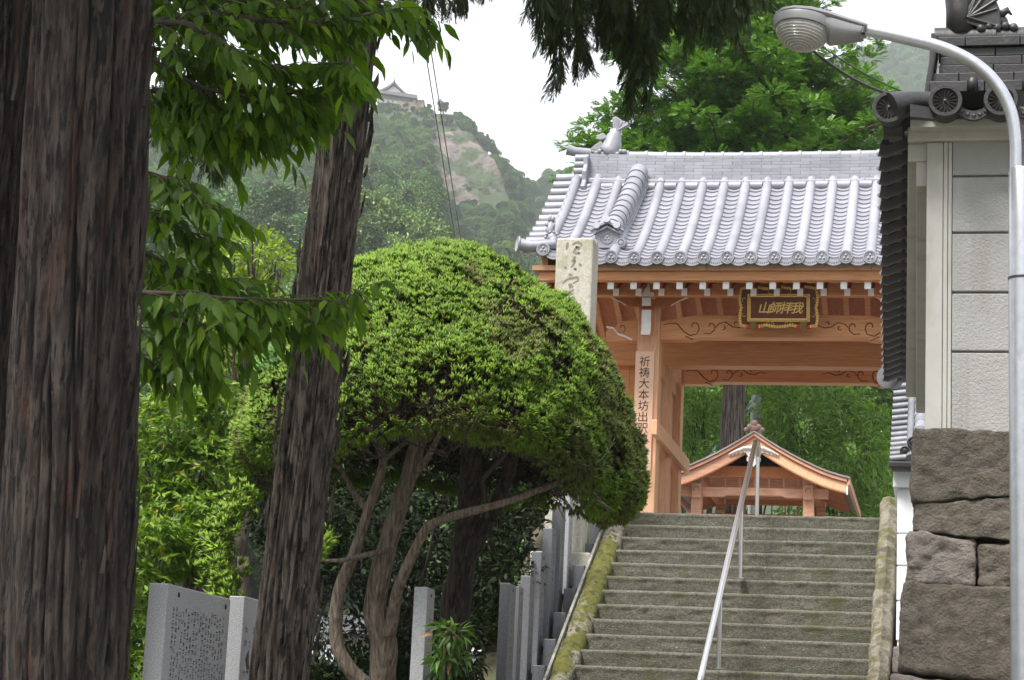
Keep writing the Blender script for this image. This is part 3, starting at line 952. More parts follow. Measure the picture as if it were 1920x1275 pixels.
def stroke(b, pts, w, y, x0, z0, s):
    """one carved brush stroke: a tapering ribbon a little into the face"""
    P = np.array(pts, float); n = len(P)
    tt = np.linspace(0, n - 1, 4 * n)
    Q = np.stack([np.interp(tt, range(n), P[:, 0]), np.interp(tt, range(n), P[:, 1])], -1)
    for _ in range(2):
        Q[1:-1] = (Q[:-2] + 2 * Q[1:-1] + Q[2:]) / 4
    T = np.gradient(Q, axis=0); T /= np.linalg.norm(T, axis=1)[:, None] + 1e-9
    Nn = np.stack([-T[:, 1], T[:, 0]], -1)
    ww = w * (0.35 + 0.65 * np.sin(np.linspace(0.5, 2.9, len(Q))))
    for k in range(len(Q) - 1):
        a, c_ = Q[k] + Nn[k] * ww[k], Q[k] - Nn[k] * ww[k]
        d, e = Q[k + 1] + Nn[k + 1] * ww[k + 1], Q[k + 1] - Nn[k + 1] * ww[k + 1]
        b.add([(x0 + p[0] * s, y, z0 - p[1] * s) for p in (a, d, e, c_)], [(0, 1, 2, 3)])


ib = MB()
K = [[(.30, .10), (.28, .3)], [(.42, .16), (.55, .10), (.66, .14), (.66, .22)], [(.55, .2), (.50, .3), (.46, .4)], [(.52, .24), (.62, .24), (.58, .31)], [(.50, .41), (.62, .38), (.60, .43)], [(.52, .48), (.46, .55)],
     [(.42, .60), (.52, .58), (.48, .68), (.42, .78)], [(.24, .75), (.30, .81)], [(.62, .67), (.69, .74)], [(.48, .82), (.54, .81), (.53, .86)],
     [(.36, .95), (.46, .99)], [(.20, 1.2), (.34, 1.08), (.46, 1.06), (.60, 1.03), (.62, 1.12), (.48, 1.2)], [(.36, 1.24), (.46, 1.22)], [(.38, 1.30), (.50, 1.28)], [(.28, 1.40), (.36, 1.46), (.52, 1.36)], [(.36, 1.50), (.50, 1.47)],
     [(.36, 1.62), (.52, 1.56), (.54, 1.66), (.30, 1.78)], [(.22, 1.72), (.30, 1.84)], [(.50, 1.70), (.62, 1.72), (.64, 1.92)], [(.34, 1.86), (.36, 2.06)], [(.46, 1.82), (.54, 1.96), (.44, 2.1)]]
for q_ in K:
    stroke(ib, q_, 0.036, -1.0015, px0, pz - 0.01, 0.43)
kind(obj("carving", ib, M['pillar_cut_shade'], t), "stuff")
obj("base", MB().box(px0 - 0.12, px1 + 0.12, -1.12, -0.5, -0.95, -0.58), M['pillar'], t, bevel=0.02)

# ================================================================== NEAR PLASTER WALL (right)
wall = thing("plaster_wall", "tall stuccoed wall on big rough stones with a dark tiled coping beside the street lamp", "wall", (2.6, -11.7, -3.6))
# local frame: wing runs back along (-0.034, 1); front face looks towards the camera at y = -12
WX, WY, SL = 2.0, -12.0, -0.024
WB, WT = -0.985, 0.638                                     # stucco bottom / top


def wing(x, y):
    return x + SL * (y - WY)


xr = 6.0
# stucco core in panels with recessed grooves, front face
zs = [WB, -0.541, -0.216, 0.115, 0.432, WT]
core = MB().box(WX + 0.012, xr, WY + 0.012, WY + 0.5, WB - 0.3, WT + 0.06)
core.prism([(WX + 0.012, WY + 0.3), (WX + 0.012, -4.6), (WX + 0.5, -4.6), (WX + 0.5, WY + 0.3)], 'z', WB - 0.3, WT + 0.05)
obj("core", core, M['plaster'], wall)
for k in range(5):
    x0 = WX + 0.125
    obj("panel", MB().box(x0, xr, WY - 0.012, WY + 0.011, zs[k] + 0.006, zs[k + 1] - 0.006), M['plaster'], wall, bevel=0.006)
# corner trim in stepped mouldings, top lintel band
obj("corner_trim", MB().box(WX - 0.012, WX + 0.075, WY - 0.022, WY + 0.14, WB - 0.02, WT - 0.015), M['plaster_smooth'], wall, bevel=0.004)
obj("moulding", MB().box(WX + 0.078, WX + 0.10, WY - 0.020, WY + 0.010, WB + 0.0, WT - 0.014), M['plaster_smooth'], wall, bevel=0.003)
obj("moulding", MB().box(WX + 0.103, WX + 0.122, WY - 0.016, WY + 0.010, WB + 0.0, WT - 0.014), M['plaster_smooth'], wall, bevel=0.003)
obj("lintel_band", MB().box(1.884, xr, WY - 0.045, WY + 0.01, WT - 0.012, WT + 0.10), M['plaster_smooth'], wall, bevel=0.008)
# stepped cornice under the wing's eave
for z0, z1, xn, xf in ((0.525, 0.66, 1.885, 1.745), (0.385, 0.524, 1.93, 1.835)):
    obj("cornice", MB().prism([(xn, WY + 0.012), (WX + 0.01, WY + 0.012), (WX + 0.01, -4.62), (xf, -4.62)], 'z', z0, z1), M['plaster_smooth'], wall, bevel=0.006)


def rough_block(b, x0, x1, y0, y1, z0, z1, seed, amp=0.03, n=13, rnd=0.09, skew=(0, 0, 0, 0)):
    """quarry-faced stone: a subdivided box with rounded, broken edges"""
    g = np.linspace(-1, 1, n)
    V, F = [], []
    for ax in range(3):
        for sg in (-1, 1):
            a, c = np.meshgrid(g, g, indexing='ij')
            P = np.zeros((n * n, 3)); P[:, ax] = sg
            P[:, (ax + 1) % 3] = a.ravel() * sg; P[:, (ax + 2) % 3] = c.ravel()
            o = len(V) * n * n
            V.append(P)
            i, j = np.meshgrid(np.arange(n - 1), np.arange(n - 1), indexing='ij'); q_ = (i * n + j).ravel() + o
            F += [(int(k), int(k + n), int(k + n + 1), int(k + 1)) for k in q_]
    P = np.concatenate(V)
    h = np.array((x1 - x0, y1 - y0, z1 - z0)) / 2
    r = rnd
    Q = P * h
    inner = np.clip(Q, -(h - r), h - r)
    d = Q - inner
    L = np.linalg.norm(d, axis=1)[:, None]
    Q = inner + np.where(L > 1e-9, d / np.maximum(L, 1e-9) * np.minimum(L, r), 0)
    # slanted joints: move top/bottom edges
    u = P[:, 0]
    Q[:, 2] += np.where(P[:, 2] > 0, skew[0] * (1 - u) / 2 + skew[1] * (1 + u) / 2, skew[2] * (1 - u) / 2 + skew[3] * (1 + u) / 2) * np.abs(P[:, 2])
    N = P / np.linalg.norm(P, axis=1)[:, None]
    w = Q + np.array(((x0 + x1) / 2, (y0 + y1) / 2, (z0 + z1) / 2))
    k = fbm(w * 3.1, seed, 3) * amp * 0.8 + fbm(w * (13, 13, 18), seed + 5, 4) * amp * 0.75
    w = w + N * k[:, None]
    return b.add(w, F)


stones = [  # x0, x1, z0, z1, y0, skew, mat, label
    (1.935, 2.475, -1.335, -0.985, -12.06, (0.012, 0.0, -0.02, 0.03), 'boulder', "broad dressed top stone"),
    (2.49, 3.4, -1.32, -0.985, -12.05, (0, 0, 0, 0), 'boulder', None),
    (1.94, 2.48, -1.50, -1.352, -12.05, (-0.02, 0.03, 0.0, -0.045), 'boulder', "thin wedge-shaped stone"),
    (2.495, 3.4, -1.56, -1.335, -12.05, (0, 0, 0, 0), 'boulder', None),
    (1.905, 2.245, -1.775, -1.515, -12.075, (0.01, -0.05, 0.0, -0.02), 'boulder_grey', "grey rounded stone"),
    (2.26, 2.62, -1.80, -1.57, -12.06, (0.0, 0.0, 0.0, -0.01), 'boulder', None),
    (2.64, 3.5, -1.81, -1.58, -12.05, (0, 0, 0, 0), 'boulder', None),
    (1.875, 2.66, -2.26, -1.80, -12.10, (0.02, 0.0, 0.03, -0.06), 'boulder', "largest rough stone"),
    (2.68, 3.6, -2.30, -1.83, -12.09, (0, 0, 0, 0), 'boulder', None),
    (1.83, 2.55, -2.80, -2.285, -12.16, (0.02, -0.07, 0, 0), 'boulder_grey', None),
    (2.57, 3.6, -2.85, -2.33, -12.14, (0, 0, 0, 0), 'boulder', None),
    (1.79, 2.4, -3.7, -2.82, -12.2, (0, 0, 0, 0), 'boulder', None),
    (2.42, 3.6, -3.7, -2.87, -12.2, (0, 0, 0, 0), 'boulder', None)]
for k, (x0, x1, z0, z1, y0, sk, m, lb) in enumerate(stones):
    obj("stone", rough_block(MB(), x0 - 0.007, x1 + 0.006, y0, y0 + 0.75, z0 - 0.009, z1 + 0.008, 60 + k, 0.030 if k < 4 else 0.038, 34, 0.012 if k < 4 else 0.03, sk), M[m], wall, smooth=True, label=lb)
# stones of the wing's flank
for i in range(6):
    ya = -11.2 + i * 1.12
    for j, (z0, z1, o_) in enumerate(((-1.34, -0.985, 0.05), (-1.80, -1.36, 0.075), (-2.30, -1.82, 0.11), (-3.2, -2.32, 0.16))):
        yb = ya + (0.35 if j % 2 else 0)
        xw = WX - o_
        obj("stone", rough_block(MB(), xw, xw + 0.6, yb, min(yb + 1.09, -4.55), z0, z1, 80 + i * 5 + j, 0.03, 9, 0.06), M['boulder' if (i + j) % 3 else 'boulder_grey'], wall, smooth=True)
obj("backing", MB().prism([(WX + 0.02, -11.85), (WX + 0.02, -4.7), (WX + 0.5, -4.7), (WX + 0.5, -11.4), (xr, -11.4), (xr, -11.85)], 'z', -3.8, -1.0), M['soil'], wall)


def flower_disc(b, c, n, r, petals=16, seg=32):
    """round eave end: raised rim and a ring of petals; n = facing direction (horizontal)"""
    n = np.asarray(n, float); n /= np.linalg.norm(n)
    s = np.cross(n, (0, 0, 1.0)); s /= np.linalg.norm(s)
    c = np.asarray(c, float)
    b._lathe(c, n, [(-0.03, r), (0.0, r), (0.006, r * 0.97), (0.006, r * 0.76), (-0.012, r * 0.72)], seg)
    up = np.array((0, 0, 1.0))
    for k in range(petals):
        a = 2 * math.pi * k / petals
        d = math.cos(a) * s + math.sin(a) * up
        e = -math.sin(a) * s + math.cos(a) * up
        w = math.pi / petals * 0.86
        p0, p1, p2 = c + d * r * 0.13 - n * 0.01, c + d * r * 0.52, c + d * r * 0.68
        b.add([p0, p1 + e * r * 0.52 * w - n * 0.010, p2 + e * r * 0.5 * w - n * 0.010, p2 - e * r * 0.5 * w - n * 0.010, p1 - e * r * 0.52 * w - n * 0.010, p1 + n * 0.004, p2 + n * 0.002],
              [(0, 1, 5), (0, 5, 4), (1, 2, 6, 5), (5, 6, 3, 4), (2, 3, 6)])
    b._lathe(c - n * 0.01, n, [(0, r * 0.11), (0.014, r * 0.09), (0.017, 0.001)], 10)
    return b


# front eave: round tile tubes running back-up, with flower discs, and lipped pans between
EZ = 0.775
for k in range(14):
    x = 2.085 + 0.290 * k
    b = MB().tube([(x, -12.26, EZ), (x, -12.0, EZ + 0.055), (x, -11.72, EZ + 0.13)], 0.078, 16)
    b._lathe(np.array((x, -12.26, EZ)), np.array((0, -1.0, 0)), [(-0.12, 0.079), (-0.11, 0.086), (-0.0, 0.088), (0.01, 0.085)], 24)
    t_ = obj("round_tile", b, M['tile_dark'], wall, smooth=True, angle=35)
    obj("flower_disc", flower_disc(MB(), (x, -12.285, EZ), (0, -1, 0), 0.09), M['tile_dark'], t_)
    b = MB()
    vs, fs = [], []
    for i in range(9):
        u = i / 8.0
        sag = -0.045 * math.sin(math.pi * u)
        xx = x + 0.06 + u * 0.178
        vs += [(xx, -12.25, EZ - 0.005 + sag), (xx, -12.25, EZ - 0.055 + sag), (xx, -12.22, EZ - 0.055 + sag), (xx, -12.22, EZ - 0.02 + sag), (xx, -11.8, EZ + 0.06 + sag)]
        if i:
            o = 5 * (i - 1)
            fs += [(o + j, o + j + 1, o + 6 + j, o + 5 + j) for j in range(4)]
    p_ = obj("pan_tile", b.add(vs, fs), M['tile_dark'], wall, smooth=True, angle=35)
    rel = MB()
    for q_ in range(5):
        rel.ball((x + 0.085 + 0.032 * q_, -12.251, EZ - 0.03 - 0.045 * math.sin(math.pi * (0.15 + 0.17 * q_))), (0.013, 0.006, 0.011), 6, 4)
    obj("relief", rel, M['tile_dark'], p_)
obj("soffit", MB().box(1.90, xr, -12.14, -11.6, EZ - 0.10, EZ - 0.06), M['plaster_smooth'], wall)
# ridge: stacked courses of flat tiles, a top roll with collars
rz = EZ + 0.20
rt = MB()
for c_, (z0, h_, y0, xl) in enumerate(((rz, 0.062, -11.83, 2.0), (rz + 0.064, 0.055, -11.80, 2.01), (rz + 0.125, 0.052, -11.765, 2.05), (rz + 0.180, 0.05, -11.755, 2.055), (rz + 0.233, 0.05, -11.75, 2.06), (rz + 0.286, 0.055, -11.775, 2.045))):
    x = xl
    k = 0
    while x < 5.9:
        L = 0.30 if k or c_ % 2 == 0 else 0.15
        obj("ridge_tile", MB().box(x, x + L - 0.004, y0, y0 + 0.30, z0, z0 + h_), M['tile_dark'], wall, bevel=0.004)
        x += L; k += 1
roll = MB().tube([(2.02, -11.62, rz + 0.375), (2.6, -11.62, rz + 0.365), (5.9, -11.62, rz + 0.365)], 0.075, 16)
obj("ridge_roll", roll, M['tile_dark'], wall, smooth=True, angle=40)
for x in (2.335, 2.735, 3.135, 3.535):
    obj("collar", MB().tube([(x - 0.028, -11.62, rz + 0.366), (x + 0.028, -11.62, rz + 0.366)], 0.088, 16), M['tile_dark'], wall, smooth=True, angle=40)
for x in (2.232, 2.53, 2.828, 3.126):
    b = MB().tube([(x, -11.86, rz - 0.015), (x, -11.86, rz + 0.04), (x, -11.86, rz + 0.062), (x, -11.86, rz + 0.075)], [0.031, 0.031, 0.025, 0.008], 12)
    obj("stud_tile", b, M['tile_dark'], wall, smooth=True)
# wing eave: tile ends seen from the side, each with its own pan
for k in range(26):
    y = -12.02 + 0.285 * k
    x = wing(1.765, y)
    b = MB().tube([(x, y, EZ - 0.055), (x + 0.3, y, EZ + 0.045)], 0.062, 12)
    b._lathe(np.array((x, y, EZ - 0.055)), np.array((-1.0, 0, 0)), [(-0.1, 0.062), (-0.09, 0.074), (0.0, 0.076), (0.012, 0.07)], 18)
    obj("round_tile", b, M['tile_dark'], wall, smooth=True, angle=35)
    if k < 25:
        yc = y + 0.1425
        b = MB()
        vs, fs = [], []
        for i in range(6):
            u = i / 5.0
            sag = -0.04 * math.sin(math.pi * u)
            yy_ = yc - 0.10 + 0.20 * u
            vs += [(x + 0.015, yy_, EZ - 0.065 + sag), (x - 0.03 - 0.03 * u, yy_, EZ - 0.14 + sag), (x + 0.015 - 0.03 * u, yy_, EZ - 0.15 + sag), (x + 0.3, yy_, EZ - 0.02 + sag)]
            if i:
                o = 4 * (i - 1)
                fs += [(o + j, o + j + 1, o + 5 + j, o + 4 + j) for j in range(3)]
        obj("pan_tile", b.add(vs, fs), M['tile_dark'], wall, smooth=True, angle=35)
obj("wing_soffit", MB().prism([(wing(1.885, -11.95), -11.95), (wing(2.3, -11.95), -11.95), (wing(2.3, -4.62), -4.62), (wing(1.885, -4.62), -4.62)], 'z', EZ - 0.115, EZ - 0.07), M['tile_dark'], wall)
obj("wing_ridge", MB().prism([(wing(2.13, -11.5), -11.5), (wing(2.36, -11.5), -11.5), (wing(2.36, -4.7), -4.7), (wing(2.13, -4.7), -4.7)], 'z', EZ + 0.05, EZ + 0.34), M['tile_dark'], wall)
b = MB()
b._lathe(np.array((wing(1.765, -4.72), -4.72, EZ - 0.09)), np.array((-0.25, -1.0, -0.1)), [(-0.2, 0.085), (0.0, 0.10), (0.03, 0.095), (0.035, 0.07)], 20)
obj("end_disc", b, M['tile_grey'], wall, smooth=True, angle=40, label="pale round end tile at the far end of the eave")
# corner tile with its own disc at the near left corner
cx, cy = 1.79, -12.2
b = MB().tube([(cx, cy, EZ - 0.01), (cx + 0.10, cy + 0.05, EZ + 0.03), (cx + 0.30, cy + 0.12, EZ + 0.05)], [0.088, 0.070, 0.062], 18)
b._lathe(np.array((cx, cy, EZ - 0.01)), np.array((-0.12, -1.0, 0)), [(-0.15, 0.075), (-0.03, 0.088), (0.0, 0.09), (0.012, 0.086)], 24)
t_ = obj("corner_tile", b, M['tile_dark'], wall, smooth=True, angle=35)
obj("flower_disc", flower_disc(MB(), (cx - 0.003, cy - 0.022, EZ - 0.01), (-0.12, -1, 0), 0.09), M['tile_dark'], t_)
b = MB().prism([(1.90, EZ - 0.005), (2.03, EZ - 0.03), (2.03, EZ - 0.09), (1.90, EZ - 0.075)], 'y', -12.25, -12.2)
obj("corner_pan", b, M['tile_dark'], wall)
obj("ridge_end_ornament", MB().prism([(1.965, rz - 0.02), (2.0, rz - 0.02), (2.03, rz + 0.2), (2.045, rz + 0.34), (2.005, rz + 0.36), (1.995, rz + 0.2)], 'y', -11.82, -11.44).ball((2.07, -11.6, rz + 0.40), (0.065, 0.05, 0.022), 12, 6), M['tile_dark'], wall, bevel=0.01)

# dark fish-dragon ornament on the near ridge
orn = thing("ridge_ornament", "dark fish-tailed dragon ornament standing on the near wall's ridge", "roof ornament", (2.25, -11.62, rz + 0.43))
oz = rz + 0.43
b = MB().tube([(2.17, -11.62, oz - 0.03), (2.165, -11.62, oz + 0.12), (2.15, -11.62, oz + 0.24), (2.165, -11.62, oz + 0.36), (2.22, -11.62, oz + 0.50)], [0.085, 0.080, 0.075, 0.06, 0.035], 16)
obj("body", b, M['tile_dark'], orn, smooth=True)


def fin(name, pts, ribs, y, th, par, m, root):
    b_ = MB().prism(pts, 'y', y - th / 2, y + th / 2)
    o_ = obj(name, b_, m, par, bevel=0.006)
    rb = MB()
    for p_ in ribs:
        rb.tube([(root[0], y - th / 2 - 0.004, root[1]), (p_[0], y - th / 2 - 0.003, p_[1])], [0.012, 0.006], 6)
    if rb.v:
        obj("ribs", rb, m, o_)
    return o_


fin("tail_fin", [(2.13, oz + 0.30), (2.06, oz + 0.42), (2.03, oz + 0.58), (2.12, oz + 0.56), (2.20, oz + 0.60), (2.30, oz + 0.55), (2.27, oz + 0.42), (2.21, oz + 0.30)],
    [(2.05, oz + 0.56), (2.13, oz + 0.54), (2.2, oz + 0.57), (2.28, oz + 0.54)], -11.62, 0.05, orn, M['tile_dark'], (2.16, oz + 0.30))
fin("wing_fin", [(2.20, oz + 0.02), (2.21, oz + 0.12), (2.26, oz + 0.20), (2.36, oz + 0.255), (2.37, oz + 0.235), (2.43, oz + 0.255), (2.46, oz + 0.22), (2.47, oz + 0.185), (2.41, oz + 0.19), (2.36, oz + 0.165), (2.385, oz + 0.10), (2.39, oz - 0.01), (2.30, oz - 0.02)],
    [(2.26, oz + 0.19), (2.34, oz + 0.235), (2.45, oz + 0.21), (2.37, oz + 0.10), (2.36, oz + 0.0)], -11.66, 0.07, orn, M['tile_dark'], (2.21, oz + 0.05))
fin("back_fin", [(2.10, oz + 0.2), (2.05, oz + 0.22), (2.07, oz + 0.255), (2.035, oz + 0.275), (2.06, oz + 0.305), (2.03, oz + 0.34), (2.09, oz + 0.33), (2.12, oz + 0.26)], [], -11.62, 0.04, orn, M['tile_dark'], (2.1, oz))
b = MB().ball((2.36, -11.63, oz + 0.04), (0.075, 0.06, 0.06), 12, 8).tube([(2.38, -11.66, oz + 0.07), (2.43, -11.67, oz + 0.10), (2.45, -11.67, oz + 0.07)], [0.03, 0.02, 0.006], 8)
for q_ in range(5):
    b.ball((2.28 + 0.045 * q_, -11.68, oz - 0.01 + 0.01 * (q_ % 2)), 0.028, 8, 5)
obj("head", b, M['tile_dark'], orn, smooth=True)

# ================================================================== STREET LAMP
lamp = thing("street_lamp", "galvanised street lamp curving over the near wall with a ribbed glass bowl", "street lamp", (2.475, -12.5, -3.7))
LY = -12.55
obj("pole", MB().tube([(2.486, LY, -3.75), (2.472, LY, -0.27)], 0.068, 28), M['galv'], lamp, smooth=True, angle=40)
obj("sleeve", MB().tube([(2.472, LY, -0.265), (2.470, LY, 0.30), (2.470, LY, 0.312)], [0.0655, 0.0645, 0.060], 28), M['galv'], lamp, smooth=True, angle=40)
obj("joint_ring", MB().tube([(2.472, LY, -0.275), (2.472, LY, -0.262)], 0.0705, 28), M['black'], lamp, smooth=True, angle=40)
pts = [at_y(px, py, LY) for px, py in ((1905, 335), (1906, 270), (1899, 215), (1880, 172), (1850, 135), (1810, 107), (1760, 86), (1700, 72), (1655, 62), (1612, 54))]
P = np.array(pts)
tt = np.linspace(0, len(P) - 1, 46)
path = np.stack([np.interp(tt, np.arange(len(P)), P[:, i]) for i in range(3)], -1)
for _ in range(6):
    path[1:-1] = (path[:-2] + 2 * path[1:-1] + path[2:]) / 4
obj("arm", MB().tube(path, 0.0335, 20), M['galv'], lamp, smooth=True, angle=40)
# head: axis from the arm end outwards; spoon-shaped housing above a collar and bowl
h0, h1 = at_y(1625, 58, LY), at_y(1449, 36, LY)
ax = h1 - h0; HL = np.linalg.norm(ax); ax /= HL
sd_ = np.array((0.0, 1.0, 0.0)); up_ = np.cross(sd_, ax)
if up_[2] < 0:
    up_ = -up_
# tip the mouth of the lamp towards the road in front
tilt = math.radians(-20)
sd_, up_ = math.cos(tilt) * sd_ + math.sin(tilt) * up_, -math.sin(tilt) * sd_ + math.cos(tilt) * up_


def lh(a, s, u):
    return h0 + ax * a * HL + sd_ * s + up_ * u


st = [(0.0, 0.052, 0.030, -0.052), (0.08, 0.062, 0.038, -0.05), (0.25, 0.083, 0.048, -0.05), (0.42, 0.108, 0.058, -0.05), (0.60, 0.124, 0.064, -0.05), (0.78, 0.118, 0.060, -0.05), (0.90, 0.092, 0.050, -0.05), (0.97, 0.05, 0.03, -0.05), (1.0, 0.012, 0.0, -0.05)]
vs, fs = [], []
ns = 18
for a, w, h, d in st:
    for j in range(ns):
        t = 2 * math.pi * j / ns
        cu = math.cos(t)
        su = math.sin(t)
        vs.append(lh(a, w * cu, h * su if su > 0 else 0.018 * su))
for i in range(len(st) - 1):
    fs += [(i * ns + j, i * ns + (j + 1) % ns, (i + 1) * ns + (j + 1) % ns, (i + 1) * ns + j) for j in range(ns)]
fs += [tuple(range(ns)), tuple(range((len(st) - 1) * ns, len(st) * ns))[::-1]]
obj("housing", MB().add(vs, fs), M['lamp'], lamp, smooth=True, angle=50)
# lower tray behind the bowl
vs, fs = [], []
for a, w, d in ((0.02, 0.046, -0.055), (0.2, 0.066, -0.085), (0.36, 0.088, -0.10), (0.44, 0.09, -0.06)):
    for j in range(12):
        t = math.pi + math.pi * j / 11
        vs.append(lh(a, w * math.cos(t), -0.012 + (d + 0.012) * abs(math.sin(t)) ** 0.6))
for i in range(3):
    fs += [(i * 12 + j, i * 12 + j + 1, (i + 1) * 12 + j + 1, (i + 1) * 12 + j) for j in range(11)]
fs += [tuple(range(12)), tuple(range(36, 48))[::-1]]
obj("gear_tray", MB().add(vs, fs), M['lamp_under'], lamp, smooth=True, angle=45)
# collar ring and ribbed bowl
N_ = 36
col = MB(); bowl = MB(); rib = MB()


def oval(k, ra, rs, u, c=0.655):
    t = 2 * math.pi * k / N_
    return lh(c + ra * math.cos(t), rs * math.sin(t), u)


vs = []
for (ra, rs, u) in ((0.338, 0.124, -0.008), (0.338, 0.125, -0.022), (0.305, 0.112, -0.056), (0.285, 0.102, -0.056), (0.28, 0.10, -0.02)):
    vs += [oval(k, ra, rs, u) for k in range(N_)]
col.add(vs, [(i * N_ + k, i * N_ + (k + 1) % N_, (i + 1) * N_ + (k + 1) % N_, (i + 1) * N_ + k) for i in range(4) for k in range(N_)])
obj("collar", col, M['lamp_under'], lamp, smooth=True, angle=45)
vs = []
lv = 12
for i in range(lv):
    t = i / (lv - 1) * math.pi / 2
    vs += [oval(k, 0.285 * max(math.cos(t), 0.02), 0.101 * max(math.cos(t), 0.02), -0.046 - 0.125 * math.sin(t)) for k in range(N_)]
bowl.add(vs, [(i * N_ + k, i * N_ + (k + 1) % N_, (i + 1) * N_ + (k + 1) % N_, (i + 1) * N_ + k) for i in range(lv - 1) for k in range(N_)] + [tuple(range((lv - 1) * N_, lv * N_))])
Ng = NT("ribbed_glass")
pg = Ng.n("ShaderNodeBsdfPrincipled")
pg.inputs["Base Color"].default_value = (0.62, 0.60, 0.56, 1)
pg.inputs["Roughness"].default_value = 0.12
pg.inputs["Transmission Weight"].default_value = 0.55
pg.inputs["IOR"].default_value = 1.45
Ng.l(pg.outputs[0], Ng.out.inputs[0])
M['glass'] = Ng.m
obj("glass_bowl", bowl, M['glass'], lamp, smooth=True)
for i in range(1, 11):
    t = i / 11.5 * math.pi / 2
    ring = [oval(k, 0.286 * math.cos(t), 0.1015 * math.cos(t), -0.0465 - 0.1255 * math.sin(t)) for k in range(N_ + 1)]
    rib.tube(ring, 0.0028, 5, cap=False)
obj("glass_ribs", rib, M['glass'], bpy.data.objects["glass_bowl"], smooth=True)
obj("reflector", MB().add([oval(k, 0.27, 0.095, -0.03) for k in range(N_)], [tuple(range(N_))]), M['lamp_under'], lamp)
obj("latch", MB().tube([lh(0.02, -0.05, -0.02), lh(0.02, -0.05, -0.062)], 0.012, 8), M['black'], lamp)

# ================================================================== WHITE WALL WITH SLOPING TILED ROOF (beyond the near wall)
w2 = thing("white_wall", "bright white plastered wall with a small grey tiled roof just past the stone base", "wall", (2.3, -3.3, -1.9))
WY2 = -3.5
gz = [-1.56, -1.19, -0.865, -0.565, -0.14]
obj("core", MB().box(1.665, 3.2, WY2 + 0.012, -1.4, -1.6, -0.05), M['plaster_white'], w2)
for k in range(4):
    obj("panel", MB().box(1.655, 3.2, WY2, WY2 + 0.011, gz[k] + 0.008, gz[k + 1] - 0.008), M['plaster_white'], w2, bevel=0.004)
obj("fascia", MB().box(1.615, 3.2, WY2 - 0.06, -1.35, -0.138, 0.06), M['plaster_white'], w2, bevel=0.006)
for k, (z0, z1) in enumerate(((-1.86, -1.60), (-2.2, -1.875), (-2.7, -2.21))):
    for x0, x1 in ((1.625, 2.15), (2.17, 2.9)):
        obj("stone", rough_block(MB(), x0, x1, WY2 - 0.05, WY2 + 0.6, z0, z1, 150 + k + int(x0 * 7), 0.02, 9, 0.04), M['boulder_grey'], w2, smooth=True)


def roof2(v):
    """height of the little roof's surface at v in 0..1 from eave to top"""
    return 0.085 + 0.98 * (0.75 * v + 0.25 * v * v)


def roof2_y(v):
    return WY2 - 0.14 + 1.30 * v


for k in range(14):
    v = (k + 0.35) / 14
    x1 = 1.735
    z, y = roof2(v), roof2_y(v)
    b = MB().tube([(1.585, y, z + 0.012), (x1, y, z + 0.03)], 0.034, 12)
    obj("verge_tile", b, M['tile_grey'], w2, smooth=True, angle=40)
for c_ in range(3):
    xa = 1.775 + c_ * 0.20
    b = MB().tube([(xa, roof2_y(v), roof2(v) + 0.035) for v in np.linspace(0, 1, 12)], 0.045, 12)
    obj("round_tile", b, M['tile_grey'], w2, smooth=True, angle=40)
    for k in range(13):
        v0, v1 = k / 13, (k + 1.25) / 13
        b = MB().add([(xa + 0.03, roof2_y(v0), roof2(v0) + 0.022), (xa + 0.17, roof2_y(v0), roof2(v0) + 0.022), (xa + 0.17, roof2_y(v1), roof2(v1)), (xa + 0.03, roof2_y(v1), roof2(v1)), (xa + 0.03, roof2_y(v0), roof2(v0)), (xa + 0.17, roof2_y(v0), roof2(v0))], [(0, 1, 2, 3), (4, 5, 1, 0)])
        obj("pan_tile", b, M['tile_grey'], w2)
n_ = 12
b = MB()
vs = [(x, roof2_y(v), roof2(v) + d) for v in np.linspace(0, 1, n_) for x, d in ((1.60, -0.03), (3.2, -0.03), (3.2, -0.09), (1.60, -0.09))]
b.add(vs, [(i * 4 + j, i * 4 + (j + 1) % 4, (i + 1) * 4 + (j + 1) % 4, (i + 1) * 4 + j) for i in range(n_ - 1) for j in range(4)] + [(0, 1, 2, 3), (4 * n_ - 4, 4 * n_ - 1, 4 * n_ - 2, 4 * n_ - 3)])
obj("roof_deck", b, M['tile_grey'], w2)
# descending ridge of stacked tiles with a scrolled end piece
for k in range(9):
    v = 0.16 + 0.84 * k / 9
    b = MB().tube([(1.86, roof2_y(v), roof2(v) + 0.14), (1.86, roof2_y(v + 0.085), roof2(v + 0.085) + 0.15)], [0.066, 0.058], 14)
    b.box(1.79, 1.93, roof2_y(v), roof2_y(v + 0.09), roof2(v), roof2(v) + 0.12)
    obj("ridge_tile", b, M['tile_grey'], w2, smooth=True, angle=35)
b = MB().prism([(1.70, 0.10), (2.02, 0.10), (2.05, 0.17), (1.95, 0.22), (1.93, 0.34), (1.79, 0.34), (1.77, 0.22), (1.67, 0.18)], 'y', WY2 - 0.05, WY2 + 0.05)
for x, z, r in ((1.72, 0.20, 0.048), (1.99, 0.2, 0.048), (1.80, 0.28, 0.062), (1.69, 0.105, 0.045), (1.86, 0.36, 0.055)):
    b._lathe(np.array((x, WY2 - 0.05, z)), np.array((0, -1.0, 0)), [(0, r), (0.05, r), (0.06, r * 0.8), (0.045, r * 0.55), (0.06, r * 0.4), (0.06, 0.002)], 14)
obj("scroll_end_tile", b, M['tile_dark'], w2, bevel=0.006)
obj("eave_edge", MB().prism([(1.575, 0.03), (3.2, 0.03), (3.2, 0.085), (1.575, 0.085)], 'y', WY2 - 0.19, WY2 - 0.08), M['tile_dark'], w2, bevel=0.008)

